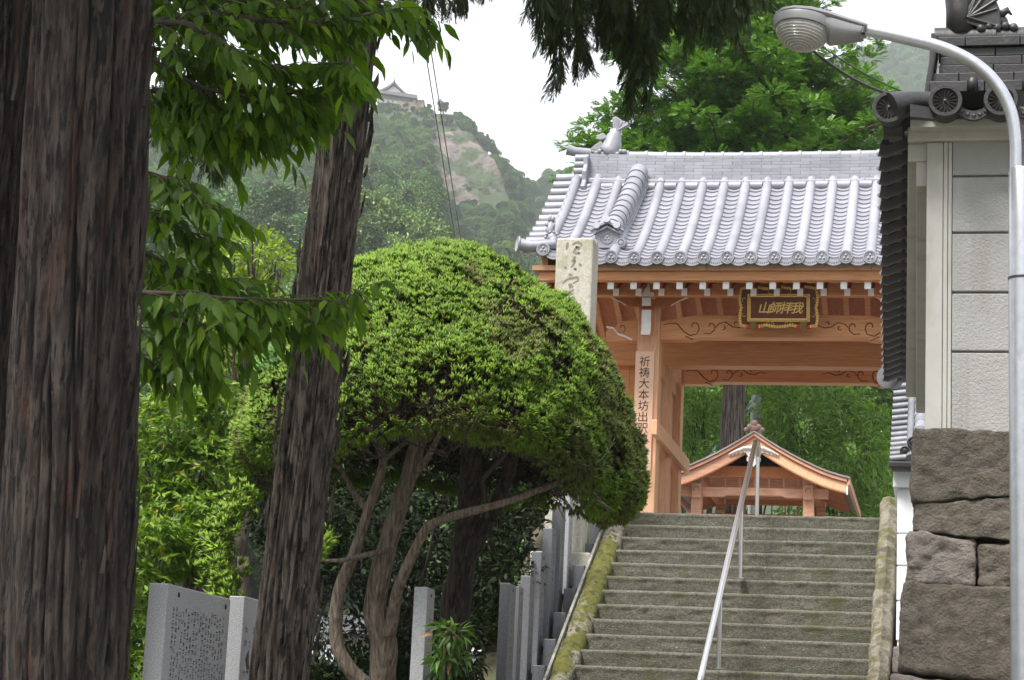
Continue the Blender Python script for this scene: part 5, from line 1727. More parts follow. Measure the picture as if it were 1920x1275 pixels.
def pbox(b, u0, u1, v0, v1, d0, d1):
    vs = [pp(u, v, d) for d in (d0, d1) for v in (v0, v1) for u in (u0, u1)]
    return b.add(vs, [(0, 2, 3, 1), (4, 5, 7, 6), (0, 1, 5, 4), (2, 6, 7, 3), (0, 4, 6, 2), (1, 3, 7, 5)])


obj("back_board", pbox(MB(), -0.445, 0.445, -0.225, 0.225, -0.02, 0.0), M['lacquer'], pq)
obj("field", pbox(MB(), -0.35, 0.35, -0.135, 0.135, 0.0, 0.012), M['lacquer'], pq)
for u0, u1, v0, v1 in ((-0.365, 0.365, 0.125, 0.165), (-0.365, 0.365, -0.165, -0.125), (-0.365, -0.325, -0.1245, 0.1245), (0.325, 0.365, -0.1245, 0.1245)):
    f_ = obj("inner_frame", pbox(MB(), u0, u1, v0, v1, 0.002, 0.032), M['gold'], pq, bevel=0.006)
b = MB()
for u0, u1, v0, v1 in ((-0.345, 0.345, 0.142, 0.149), (-0.345, 0.345, -0.149, -0.142), (-0.348, -0.341, -0.14, 0.14), (0.341, 0.348, -0.14, 0.14)):
    pbox(b, u0, u1, v0, v1, 0.030, 0.0335)
obj("frame_groove", b, M['gold_edge'], pq)
text_mesh("我拝師山"[::-1], 0.145, lambda u, v: pp(-0.175 + u, -0.055 + v, 0.0145), M['gold'], pq, "character", False, 0.128, 0.25, 0.0022)
b = MB()
for c_ in range(2):
    for q_ in range(5 + 2 * c_):
        pbox(b, -0.285 + 0.03 * -c_ , -0.277 + 0.03 * -c_, 0.07 - 0.024 * q_, 0.084 - 0.024 * q_, 0.012, 0.0135)
obj("small_signature", b, M['gold_edge'], pq)


def wave(n, a, k, ph=0.0):
    return [a * abs(math.sin(math.pi * k * i / n + ph)) for i in range(n + 1)]


# scalloped outer frame made of small gilt folds
nt = 26
for side in range(4):
    L = 0.90 if side < 2 else 0.46
    n_ = 30 if side < 2 else 15
    for i in range(n_):
        s0, s1 = -L / 2 + L * i / n_ + 0.002, -L / 2 + L * (i + 1) / n_ - 0.002
        w_ = 0.022 * abs(math.sin(math.pi * 3 * (i + 0.5) / n_)) if side < 2 else 0.018 * abs(math.sin(math.pi * 2 * (i + 0.5) / n_))
        d_ = 0.03 + 0.006 * (i % 2)
        b = MB()
        if side == 0:
            pbox(b, s0, s1, 0.205 + w_, 0.24 + w_, 0.0, d_)
        elif side == 1:
            pbox(b, s0, s1, -0.24 - w_ + 0.02, -0.205 - w_ + 0.02, 0.0, d_)
        elif side == 2:
            pbox(b, -0.462 - w_ + 0.012, -0.43 - w_ + 0.012, s0, s1, 0.0, d_)
        else:
            pbox(b, 0.43 + w_ - 0.012, 0.462 + w_ - 0.012, s0, s1, 0.0, d_)
        obj("gilt_fold", b, M['gold'], pq, bevel=0.005)
b = MB()
for (u, v, s_, fl) in ((-0.40, 0.10, 1, 1), (-0.40, -0.09, 1, -1), (0.40, 0.10, -1, 1), (0.40, -0.09, -1, -1), (-0.12, -0.185, 1, 1), (0.10, -0.185, 1, 1), (-0.08, -0.185, -1, 1), (0.14, -0.185, -1, 1), (-0.1, 0.185, 1, -1), (0.12, 0.185, -1, -1)):
    b.tube([pp(u + s_ * p[0], v + fl * p[1], 0.004) for p in spiral(0, 0, 0.006, 0.03, 0, 4.2, 10)], 0.0035, 5)
obj("gilt_scroll", b, M['gold'], pq)
for s in (-1, 1):
    u = 0.295 * s
    obj("cushion", MB().ball(pp(u - 0.05, -0.222, 0.01), (0.045, 0.03, 0.03), 12, 8).ball(pp(u + 0.05, -0.222, 0.01), (0.045, 0.03, 0.03), 12, 8), M['red'], pq, smooth=True)
    vs = [pp(u + a, v_, 0.046 + 0.01 * (1 - (a / 0.05) ** 2)) for v_, w_ in ((-0.165, 0.05), (-0.19, 0.038), (-0.22, 0.034), (-0.25, 0.030), (-0.265, 0.0)) for a in (-w_, 0, w_)]
    vs += [pp(u + a, v_, 0.03) for v_, w_ in ((-0.165, 0.05), (-0.19, 0.038), (-0.22, 0.034), (-0.25, 0.030), (-0.265, 0.0)) for a in (-w_, 0, w_)]
    fs = [(i * 3 + j, i * 3 + j + 1, i * 3 + j + 4, i * 3 + j + 3) for i in range(4) for j in range(2)] + [(15 + i * 3 + j + 3, 15 + i * 3 + j + 4, 15 + i * 3 + j + 1, 15 + i * 3 + j) for i in range(4) for j in range(2)]
    obj("bracket_shield", MB().add(vs, fs), M['bronze'], pq)
for u in (-0.3, 0.3):
    b = MB().tube([pp(u, 0.22, -0.01), (pc[0] + u, pc[1] + 0.08, pc[2] + 0.33)], 0.006, 6)
    obj("hanger", b, M['bronze'], pq)

# ================================================================== WATER PAVILION beyond the gate
PY0 = 12.0
pk = at_y(1415, 812, PY0)
PX, PZ = float(pk[0]), float(pk[2])
pav = thing("pavilion", "small open wooden pavilion with curved gable roof seen through the gate", "pavilion", (PX, PY0 + 1.2, -0.02))
HWR = 1.62
DEP = 4.6


def proof(u):
    """height below the peak at horizontal distance u (0..1) from the ridge"""
    return 0.80 * (0.62 * u + 0.38 * (1 - (1 - u) ** 2)) - 0.06 * max(0, u - 0.75) * 2


us = np.linspace(0, 1, 12)
for s in (-1, 1):
    # roof sheet in courses
    for k in range(8):
        u0, u1 = k / 8, (k + 1) / 8
        z0, z1 = PZ - proof(u0), PZ - proof(u1)
        xa, xb = PX + s * HWR * u0, PX + s * HWR * u1
        b = MB().prism([(xa, z0), (xb, z1), (xb, z1 + 0.035), (xa, z0 + 0.03)], 'y', PY0 - 0.12, PY0 + DEP)
        obj("roof_course", b, M['roof_board'], pav)
    pts = [(PX + s * HWR * u * 0.985, PZ - proof(u) - 0.005) for u in us] + [(PX + s * HWR * u * 0.985, PZ - proof(u) - 0.06) for u in us[::-1]]
    obj("roof_edge", MB().prism(pts, 'y', PY0 - 0.10, PY0 + 0.0), M['wood_old'], pav, bevel=0.004)
    pts = [(PX + s * HWR * u * 0.975, PZ - proof(u) - 0.062) for u in us] + [(PX + s * HWR * u * 0.965, PZ - proof(u) - 0.275 + 0.03 * u) for u in us[::-1]]
    bb = obj("bargeboard", MB().prism(pts, 'y', PY0 - 0.06, PY0 - 0.01), M['wood_old'] if s < 0 else M['wood'], pav, bevel=0.004)
    b = MB()
    pts = [(PX + s * HWR * u * 0.975, PZ - proof(u) - 0.072) for u in us] + [(PX + s * HWR * u * 0.975, PZ - proof(u) - 0.086) for u in us[::-1]]
    b.prism(pts, 'y', PY0 - 0.066, PY0 - 0.06)
    pts = [(PX + s * HWR * u * 0.965, PZ - proof(u) - 0.250 + 0.03 * u) for u in us] + [(PX + s * HWR * u * 0.965, PZ - proof(u) - 0.262 + 0.03 * u) for u in us[::-1]]
    b.prism(pts, 'y', PY0 - 0.066, PY0 - 0.06)
    obj("groove", b, M['wood_dark'], bb)
    obj("board_end", MB().box(PX + s * HWR * 0.972 - 0.012, PX + s * HWR * 0.972 + 0.012, PY0 - 0.062, PY0 - 0.008, PZ - proof(1) - 0.26, PZ - proof(1) - 0.06), M['white'], bb)
    # rafters following the slope, and battens under the eave
    for k in range(26):
        y = PY0 + 0.10 + k * 0.175
        pts = [(PX + s * HWR * u * 0.97, PZ - proof(u) - 0.02) for u in us[::2]] + [(PX + s * HWR * u * 0.97, PZ - proof(u) - 0.075) for u in us[::2][::-1]]
        obj("rafter", MB().prism(pts, 'y', y, y + 0.05), M['wood_dark'], pav)
    obj("eave_strip", MB().box(min(PX + s * HWR, PX + s * HWR * 0.97), max(PX + s * HWR, PX + s * HWR * 0.97), PY0 - 0.1, PY0 + DEP - 0.01, PZ - proof(1) - 0.10, PZ - proof(1) + 0.0), M['wood_old'], pav)
    for y in (PY0 + 0.35, PY0 + DEP - 0.5):
        xp = PX + s * 0.94 - 0.04
        xl = 0.04 * -s
        ps = obj("post", MB().add([(xp - 0.11 + s * 0.06, y - 0.11, -0.02), (xp + 0.11 + s * 0.06, y - 0.11, -0.02), (xp + 0.11 + s * 0.06, y + 0.11, -0.02), (xp - 0.11 + s * 0.06, y + 0.11, -0.02), (xp - 0.085, y - 0.085, PZ - 0.72), (xp + 0.085, y - 0.085, PZ - 0.72), (xp + 0.085, y + 0.085, PZ - 0.72), (xp - 0.085, y + 0.085, PZ - 0.72)],
                                 [(0, 3, 2, 1), (4, 5, 6, 7), (0, 1, 5, 4), (1, 2, 6, 5), (2, 3, 7, 6), (3, 0, 4, 7)]), M['wood_old'], pav, bevel=0.008)
        obj("capital", MB().box(xp - 0.10, xp + 0.10, y - 0.10, y + 0.10, PZ - 0.72, PZ - 0.62), M['wood'], pav, bevel=0.025)
        nb = obj("beam_end", MB().box(xp - 0.085 + s * 0.01, xp + 0.085 + s * 0.01, y - 0.17, y - 0.112, PZ - 1.10, PZ - 0.84), M['wood_old'], pav, bevel=0.02)
        b = MB().tube([(xp + 0.045 * math.cos(a) + s * 0.01, y - 0.171, PZ - 0.96 + 0.05 * math.sin(a)) for a in np.linspace(-0.6, 3.8, 14)], 0.006, 5)
        obj("scrollwork", b, M['line'], nb)
    obj("side_beam", MB().box(PX + s * 0.94 - 0.10, PX + s * 0.94 + 0.02, PY0 + 0.3, PY0 + DEP - 0.3, PZ - 0.76, PZ - 0.66), M['wood_dark'], pav)
for y in (PY0 + 0.35, PY0 + DEP - 0.5):
    obj("head_beam", MB().box(PX - 0.92, PX + 0.86, y - 0.06, y + 0.06, PZ - 0.72, PZ - 0.53), M['wood_dark'], pav, bevel=0.006)
    n1 = 0.32
    pts = [(PX - 1.28, PZ - 1.06), (PX - 0.86 + n1, PZ - 1.06), (PX - 0.80 + n1, PZ - 1.03), (PX + 0.78 - n1, PZ - 1.03), (PX + 0.84 - n1, PZ - 1.06), (PX + 1.24, PZ - 1.06), (PX + 1.24, PZ - 0.90), (PX - 1.28, PZ - 0.90)]
    obj("tie_beam", MB().prism(pts, 'y', y - 0.065, y + 0.065), M['wood_old'], pav, bevel=0.006)
    for k in range(7):
        x = PX - 0.78 + 0.25 * k
        obj("lattice_bar", MB().box(x, x + 0.025, y + 0.02, y + 0.05, PZ - 0.89, PZ - 0.72), M['wood_old'], pav)
obj("ceiling", MB().box(PX - 1.0, PX + 0.9, PY0 + 0.3, PY0 + DEP - 0.3, PZ - 0.62, PZ - 0.60), M['wood_dark'], pav)
for k in range(16):
    y = PY0 + 0.5 + 0.22 * k
    obj("ceiling_batten", MB().box(PX - 1.0, PX + 0.9, y, y + 0.04, PZ - 0.65, PZ - 0.621), M['wood_old'], pav)
obj("basin", rough_block(MB(), PX - 0.65, PX + 0.55, PY0 + 0.7, PY0 + 1.6, -0.02, 0.62, 211, 0.02, 11, 0.05), M['granite'], pav, smooth=True)
# carved pendant under the gable
b = MB()
zc = PZ - 0.335
yc = PY0 - 0.075
for s in (-1, 1):
    for (u, v, r_) in ((0.06, -0.02, 0.07), (0.055, -0.13, 0.065), (0.15, 0.03, 0.05), (0.23, 0.005, 0.042), (0.30, -0.02, 0.034), (0.36, -0.045, 0.026), (0.41, -0.06, 0.02)):
        b._lathe(np.array((PX + s * u, yc, zc + v)), np.array((0, -1.0, 0)), [(-0.03, r_), (0.0, r_), (0.012, r_ * 0.8), (0.0, r_ * 0.5), (0.012, r_ * 0.35), (0.014, 0.002)], 12)
    b.tube([(PX + s * 0.03, yc - 0.01, zc + 0.07), (PX + s * 0.17, yc - 0.01, zc + 0.06), (PX + s * 0.30, yc - 0.01, zc + 0.01), (PX + s * 0.42, yc - 0.01, zc - 0.05)], [0.035, 0.03, 0.024, 0.012], 8)
b.prism([(PX, zc - 0.26), (PX + 0.05, zc - 0.2), (PX, zc - 0.05), (PX - 0.05, zc - 0.2)], 'y', yc - 0.02, yc + 0.01)
b.prism([(PX - 0.05, zc + 0.10), (PX, zc + 0.16), (PX + 0.05, zc + 0.10), (PX, zc + 0.03)], 'y', yc - 0.03, yc + 0.01)
M['carve'] = mat("weathered_carving", (0.46, 0.40, 0.37, 1), (0.62, 0.57, 0.54, 1), 20, rough=0.8)
obj("pendant_carving", b, M['carve'], pav)
b = MB()
for (u, v, r_) in ((0, 0.13, 0.06), (-0.075, 0.07, 0.05), (0.075, 0.07, 0.05), (-0.14, 0.02, 0.04), (0.14, 0.02, 0.04), (0, 0.05, 0.06)):
    b._lathe(np.array((PX + u, PY0 - 0.13, PZ + v + 0.02)), np.array((0, 1.0, 0)), [(0, r_ * 0.5), (0.01, r_), (0.08, r_), (0.1, r_ * 0.6)], 12)
M['crest'] = mat("dark_crest", (0.10, 0.055, 0.045, 1), (0.15, 0.085, 0.07, 1), 12, rough=0.6)
obj("gable_crest", b, M['crest'], pav, smooth=True, angle=35)
obj("ridge", MB().box(PX - 0.06, PX + 0.06, PY0 - 0.1, PY0 + DEP, PZ + 0.025, PZ + 0.12), M['roof_board'], pav, bevel=0.02)

# utility pole behind it with insulators and service wires
c0 = at_y(1421, 742, 19.0)
up = thing("utility_pole", "slim grey utility pole with white insulators rising behind the pavilion roof", "utility pole", (c0[0], 19.0, -0.05))
obj("pole", MB().tube([(c0[0] - 0.03, 19.0, -0.1), (c0[0], 19.0, float(c0[2]))], [0.075, 0.062], 14), M['concrete'], up, smooth=True, angle=40)
obj("conduit", MB().tube([(c0[0] - 0.13, 18.95, 0.0), (c0[0] - 0.10, 18.95, float(c0[2]) - 0.35)], 0.035, 10), M['white'], up, smooth=True)
for k, (dx, dz) in enumerate(((-0.10, -0.1), (-0.14, -0.2), (-0.17, -0.3), (-0.09, -0.26))):
    obj("insulator", MB()._lathe(np.array((c0[0] + dx, 18.93, c0[2] + dz)), np.array((0.3, 0, 1.0)), [(0, 0.02), (0.02, 0.045), (0.05, 0.03), (0.07, 0.045), (0.1, 0.02)], 10), M['white'], up, smooth=True)


def cable(name, a, b_, sag, r, m, label, cat="cable", group=None):
    a, b_ = np.array(a), np.array(b_)
    ts = np.linspace(0, 1, 24)
    P_ = [a + (b_ - a) * t - np.array((0, 0, sag * 4 * t * (1 - t))) for t in ts]
    o = obj(name, MB().tube(P_, r, 6), m, None, smooth=True)
    return tag(o, label, cat, group)


cable("service_wire", (c0[0] - 0.12, 18.93, c0[2] - 0.14), at_y(1290, 900, 15.5), 0.05, 0.014, M['cable_green'], "upper blue-green service wire slanting from the utility pole behind the pavilion")
cable("service_wire", (c0[0] - 0.13, 18.93, c0[2] - 0.26), at_y(1300, 925, 15.5), 0.08, 0.012, M['cable_green'], "lower blue-green service wire slanting from the utility pole behind the pavilion")
cable("power_line", at_depth(779, -20, 24), at_depth(858, 475, 60), 0.0, 0.0085, M['cable'], "thin black wire on the side of the leaning trunk, crossing the sky and cliff", "power line")
cable("power_line", at_depth(790, -20, 24), at_depth(869, 480, 60), 0.0, 0.0085, M['cable'], "thin black wire farther from the leaning trunk, crossing the sky and cliff", "power line")
cable("power_line", at_depth(1420, -12, 15), at_depth(1716, 184, 17), 0.18, 0.013, M['cable'], "doubled dark cable sagging behind the street lamp head", "cable")
cable("power_line", at_depth(1420, -16, 15), at_depth(1716, 180, 17), 0.10, 0.006, M['cable'], "fine messenger wire just above the dark cable behind the street lamp", "cable")

# ================================================================== TEMPLE ON THE MOUNTAIN, far house
def at_on(px, py, d):
    return at_depth(px, py, d)


TD = 655
mt = thing("mountain_temple", "distant temple hall with white gable on the hazy mountain top", "temple", at_depth(745, 190, TD))
fr_ = np.array((CR[0], CR[1], 0)); fr_ /= np.linalg.norm(fr_)
bk = np.array((-fr_[1], fr_[0], 0))
s_ = TD / 3900.0
o0 = at_depth(737, 190, TD)


def tp(u, v, w=0.0):
    """u metres right, v up, w back from the front of the hall"""
    return o0 + fr_ * u * 1.0 + np.array((0, 0, 1.0)) * v + bk * w


M['far_roof'] = mat("far_roof_tile", (0.10, 0.085, 0.10, 1), (0.15, 0.13, 0.145, 1), 0.4, rough=0.6)


def slab(b, pts, w0, w1):
    n = len(pts)
    vs = [tp(u, v, w0) for u, v in pts] + [tp(u, v, w1) for u, v in pts]
    return b.add(vs, [tuple(range(n)), tuple(range(n, 2 * n))[::-1]] + [(i, n + i, n + (i + 1) % n, (i + 1) % n) for i in range(n)])


k_ = s_
obj("gable_wall", slab(MB(), [(-25 * k_, 17 * k_), (21 * k_, 14 * k_), (8 * k_, 26 * k_), (0, 33 * k_), (-10 * k_, 25 * k_)], 1.0, 9.0), M['white'], mt)
for side, pts in ((1, [(0, 40 * k_), (0, 35 * k_), (8 * k_, 27 * k_), (24 * k_, 13 * k_), (34 * k_, 10 * k_), (45 * k_, 10.5 * k_), (45 * k_, 13 * k_), (33 * k_, 13 * k_), (22 * k_, 18 * k_), (9 * k_, 30 * k_)]),
                  (-1, [(0, 40 * k_), (-10 * k_, 30 * k_), (-24 * k_, 22 * k_), (-33 * k_, 20 * k_), (-33 * k_, 17 * k_), (-24 * k_, 18 * k_), (-10 * k_, 26 * k_), (0, 35 * k_)])):
    obj("roof", slab(MB(), pts, -0.5, 10.0), M['far_roof'], mt)
obj("roof", slab(MB(), [(-34 * k_, 17 * k_), (-34 * k_, 13 * k_), (44 * k_, 4 * k_), (45 * k_, 11 * k_), (22 * k_, 13.5 * k_)], -2.0, 9.5), M['far_roof'], mt)
obj("wall", slab(MB(), [(-30 * k_, 13 * k_), (-30 * k_, -3 * k_), (42 * k_, -6 * k_), (42 * k_, 4.5 * k_)], 0.0, 9.0), M['white'], mt)
obj("upper_wall", slab(MB(), [(-30 * k_, 13 * k_), (-30 * k_, 5 * k_), (37 * k_, 0.0), (37 * k_, 5.4 * k_)], -0.3, -0.02), M['far_wall'], mt)
for k in range(8):
    u = (-28 + 9 * k) * k_
    obj("post", slab(MB(), [(u, 10 * k_ - u * 0.1), (u, -4 * k_), (u + 0.25, -4 * k_), (u + 0.25, 10 * k_ - u * 0.1)], -0.55, -0.31), M['far_wall'], mt)
obj("ridge_tile", slab(MB(), [(-1.2 * k_, 43 * k_), (-1.2 * k_, 36 * k_), (1.2 * k_, 36 * k_), (1.2 * k_, 43 * k_)], -0.7, 10.5), M['far_roof'], mt)
tw = thing("terrace_wall", "tan retaining wall below and beside the distant mountain temple", "wall", at_depth(775, 205, TD))
obj("front_face", slab(MB(), [(8 * k_, -1 * k_), (8 * k_, -16 * k_), (44 * k_, -24 * k_), (44 * k_, -5.5 * k_)], -1.2, -0.2), M['far_wall'], tw)
obj("side_face", slab(MB(), [(44.05 * k_, 2 * k_), (44.05 * k_, -28 * k_), (58 * k_, -28 * k_), (58 * k_, 2 * k_)], -0.8, 2.0), M['far_wall'], tw)
obj("coping", slab(MB(), [(43 * k_, 3 * k_), (43 * k_, 2.05 * k_), (59 * k_, 2.05 * k_), (59 * k_, 3 * k_)], -1.2, 2.4), M['far_roof'], tw)
sh = thing("mountain_shrine", "tiny pointed-roofed shrine among trees right of the mountain temple", "shrine", at_depth(826, 195, TD))
obj("roof", slab(MB(), [(82 * k_, 4 * k_), (87 * k_, 10 * k_), (88 * k_, 14 * k_), (89 * k_, 10 * k_), (97 * k_, 4 * k_)], 1.0, 4.0), M['far_roof'], sh)
obj("wall", slab(MB(), [(84 * k_, 4 * k_), (84 * k_, -8 * k_), (94 * k_, -8 * k_), (94 * k_, 4 * k_)], 1.4, 3.6), M['far_wall'], sh)
ms = at_depth(1048, 338, 930)
o = obj("mast", MB().tube([ms + (0, 0, -6), ms + (0, 0, 5.5)], 0.22, 6), M['white'], None)
tag(o, "thin white mast on the far ridge beside the gate roof", "mast")
# pale house glimpsed low through the trees
hs = thing("house", "pale bluish house glimpsed low through gaps behind the shrubs", "house", (-10.5, 13.0, -3.15))
b0 = at_depth(470, 1040, 38); b1 = at_depth(640, 1250, 38)
hx0, hx1 = float(at_depth(560, 1200, 38)[0]) + 4, float(b1[0]) + 0.2
hy = float(b0[1])
hw_ = obj("wall", MB().box(hx0 - 4, hx1, hy, hy + 5, -3.2, -0.72), M['house_wall'], hs)
obj("roof", MB().prism([(hy - 0.15, -0.73), (hy + 5.5, -0.73), (hy + 2.5, -0.25)], 'x', hx0 - 4.5, hx1 + 0.5), M['tile_dark'], hs)
for k in range(3):
    x = hx0 - 1 + 2.2 * k
    wf = obj("window", MB().box(x, x + 1.2, hy - 0.03, hy + 0.01, -2.0, -0.9), M['white'], hs)
    obj("pane", MB().box(x + 0.06, x + 1.14, hy - 0.036, hy - 0.031, -1.94, -0.96), M['tile_grey'], wf)

# ================================================================== TREES
def bark_trunk(name, path, rads, mat_, parent, seed, ridges=26, amp=0.05, nu=260, nv=420, flare=0.0, smooth=True):
    """trunk whose surface is broken into long vertical plates"""
    path = np.asarray(path, float)
    tt = np.linspace(0, len(path) - 1, nv)
    C = np.stack([np.interp(tt, np.arange(len(path)), path[:, i]) for i in range(3)], -1)
    R = np.interp(tt, np.arange(len(path)), rads)
    for _ in range(8):
        C[1:-1] = (C[:-2] + 2 * C[1:-1] + C[2:]) / 4
    T = np.gradient(C, axis=0); T /= np.linalg.norm(T, axis=1)[:, None]
    s = np.cross(T, (0, 1.0, 0)); s /= np.linalg.norm(s, axis=1)[:, None]
    b = np.cross(s, T)
    th = np.linspace(0, 2 * math.pi, nu, endpoint=False)
    L = np.concatenate([[0], np.cumsum(np.linalg.norm(np.diff(C, axis=0), axis=1))])
    TH, LL = np.meshgrid(th, L)
    wob = fbm(np.stack([np.cos(TH).ravel() * 2, np.sin(TH).ravel() * 2, LL.ravel() * 0.9], -1), seed, 2)
    q_ = np.stack([np.cos(TH + 0.12 * wob.reshape(TH.shape)).ravel() * ridges / 6.3, np.sin(TH + 0.12 * wob.reshape(TH.shape)).ravel() * ridges / 6.3, LL.ravel() * 0.55], -1)
    n1 = vnoise(q_, seed + 1)
    n2 = vnoise(q_ * (2.4, 2.4, 2.0), seed + 2)
    n3 = vnoise(q_ * (5.5, 5.5, 1.5), seed + 3)
    plate = np.clip(np.abs(n1) * 7, 0, 1) * np.clip(np.abs(n2) * 6 + 0.4, 0, 1)             # narrow cracks where the noise crosses zero
    d = (plate - 0.75) * 0.9 + 0.30 * n2 + 0.22 * n3
    rr_ = np.repeat(R, nu) * (1 + amp * d + 0.03 * wob)
    V = np.repeat(C, nu, 0) + rr_[:, None] * (np.cos(TH).ravel()[:, None] * np.repeat(s, nu, 0) + np.sin(TH).ravel()[:, None] * np.repeat(b, nu, 0))
    i, j = np.meshgrid(np.arange(nv - 1), np.arange(nu), indexing='ij')
    F = np.stack([(i * nu + j).ravel(), (i * nu + (j + 1) % nu).ravel(), ((i + 1) * nu + (j + 1) % nu).ravel(), ((i + 1) * nu + j).ravel()], -1)
    me_ = new_mesh(name, V, F, mat_, smooth, origin(parent))
    return link(name, me_, parent), C, R


def limb(b, pts, r0, r1, seg=8, wig=0.0, n=None, seed=0):
    """a smooth tapering limb through pts"""
    P_ = np.asarray(pts, float)
    m = n or 5 * len(P_)
    tt = np.linspace(0, len(P_) - 1, m)
    Q = np.stack([np.interp(tt, np.arange(len(P_)), P_[:, i]) for i in range(3)], -1)
    for _ in range(3):
        Q[1:-1] = (Q[:-2] + 2 * Q[1:-1] + Q[2:]) / 4
    if wig:
        Q += np.stack([vnoise(Q * 2.3 + 9 * k, seed + k) for k in range(3)], -1) * wig
    rd = r0 + (r1 - r0) * np.linspace(0, 1, m) ** 0.8
    b.tube(Q, rd * (1 + 0.10 * vnoise(Q * 7, seed + 5)), seg)
    return Q


def gp(x, y):
    return float(ground_z(np.array([x]), np.array([y]))[0])


# ---- the two dark cedars at the left edge
def cedar(label, pxs, D, seed, mm, w_scale=1.0, top_extra=3.2, amp=0.05):
    """pxs: (left, right) pixel edges of the trunk at photo rows 0 and 1275"""
    (l0, r0), (l1, r1) = pxs
    a = at_depth((l0 + r0) / 2, 0, D); ra = (r0 - l0) / 2 / 3900 * D * w_scale
    c_ = at_depth((l1 + r1) / 2, 1275, D); rc = (r1 - l1) / 2 / 3900 * D * w_scale
    dirv = (c_ - a) / (a[2] - c_[2])
    gz_ = gp(c_[0], c_[1])
    base = c_ + dirv * (c_[2] - gz_)
    topz = a[2] + top_extra
    top = a - dirv * top_extra
    slope_r = (rc - ra) / (a[2] - c_[2])
    t_ = thing("cedar_tree", label, "tree", base)
    o_, C, R = bark_trunk("trunk", [base - (0, 0, 0.15), base + (0, 0, 0.35), c_, a, top], [(rc + slope_r * (c_[2] - gz_)) * 1.25, (rc + slope_r * (c_[2] - gz_)) * 1.03, rc, ra, max(ra - slope_r * top_extra, ra * 0.75)], mm, t_, seed, amp=amp)
    return t_, top, a, ra


t2, top2, a2, ra2 = cedar("massive dark cedar trunk filling the left side beside the leafy branches", ((62, 284), (-14, 243)), 8.6, 301, M['bark'], 0.94, amp=0.15)
t1, top1, a1, ra1 = cedar("dark cedar trunk cut by the left edge behind the massive one", ((-118, 63), (-170, 2)), 9.6, 305, M['bark'], 0.95, amp=0.15)
t3, top3, a3, ra3 = cedar("leaning shaggy-barked trunk in front of the clipped juniper", ((626, 716), (463, 582)), 11.6, 309, M['bark_pale'], 0.86, top_extra=2.6, amp=0.24)
# peeling bark shards on the leaning trunk
for k in range(46):
    v = rng.random()
    side = rng.choice((-1, 1)) if k < 26 else 0
    py = -40 + 1330 * v
    xl = np.interp(py, (0, 1275), (626, 463)); xr_ = np.interp(py, (0, 1275), (716, 582))
    px = (xl - 1 if side < 0 else xr_ + 0.5) if side else xl + (xr_ - xl) * (0.1 + 0.8 * rng.random())
    fr = (px - (xl + xr_) / 2) / ((xr_ - xl) / 2)
    R_ = (xr_ - xl) / 2 / 3900 * 11.6
    p = at_depth(px, py, 11.6 - R_ * math.sqrt(max(0, 1 - min(1, fr * fr))) - 0.004)
    h = 0.08 + 0.22 * rng.random()
    ax_ = (a3 - at_depth(522, 1275, 11.6)); ax_ /= np.linalg.norm(ax_)
    w_ = 0.005 + 0.009 * rng.random()
    out = CR * (side or fr) * 0.012 - CF * 0.010 * (1 - abs(fr))
    vs = [p - CR * w_, p + CR * w_, p + ax_ * h * 0.5 + CR * w_ * 1.3 + out, p + ax_ * h * 0.5 - CR * w_ * 1.1 + out, p + ax_ * h + out * 2.3 * rng.random()]
    b = MB().add(vs, [(0, 1, 2, 3), (3, 2, 4)]).add([q_ - CF * -0.004 for q_ in vs], [(3, 2, 1, 0), (4, 2, 3)])
    obj("bark_strip", b, M['bark_pale'], t3)
# ragged fibres along the outlines of the two dark cedars
for t_, (l0, r0), (l1, r1), D, n_ in ((t2, (62, 284), (-14, 243), 8.6, 44), (t1, (-118, 63), (-170, 2), 9.6, 16)):
    for k in range(n_):
        py = -30 + 1330 * rng.random()
        xl, xr_ = np.interp(py, (0, 1275), (l0, l1)), np.interp(py, (0, 1275), (r0, r1))
        xc, hw_ = (xl + xr_) / 2, (xr_ - xl) / 2 * 0.95
        fr = float(rng.choice((-1, 1))) * (0.96 + 0.04 * rng.random()) if rng.random() < 0.6 else rng.random() * 1.8 - 0.9
        R_ = hw_ / 3900 * D
        p = at_depth(xc + fr * hw_, py, D - R_ * math.sqrt(max(0, 1 - fr * fr)) - 0.004)
        h = 0.10 + 0.30 * rng.random()
        w_ = 0.004 + 0.006 * rng.random()
        out = CR * fr * 0.010 - CF * 0.010 * (1 - abs(fr))
        z_ = np.array((0.02 * fr, 0, 1.0))
        vs = [p - CR * w_, p + CR * w_, p + z_ * h * 0.5 + CR * w_ * 1.2 + out, p + z_ * h * 0.5 - CR * w_ + out, p + z_ * h + out * 1.6 * rng.random()]
        obj("bark_strip", MB().add(vs, [(0, 1, 2, 3), (3, 2, 4)]).add([q_ + CF * 0.004 for q_ in vs], [(3, 2, 1, 0), (4, 2, 3)]), M['bark'], t_)


def sprays(path, n, length, jit, droop, rnd):
    """positions and directions of sprays along a path"""
    P_ = np.asarray(path)
    k = rnd.integers(0, len(P_) - 1, n)
    p = P_[k] + (P_[k + 1] - P_[k]) * rnd.random((n, 1))
    d = rnd.normal(size=(n, 3)) * jit + np.array((0, 0, -droop))
    T = P_[k + 1] - P_[k]
    d = d + 0.6 * T / (np.linalg.norm(T, axis=1)[:, None] + 1e-9)
    return p, d


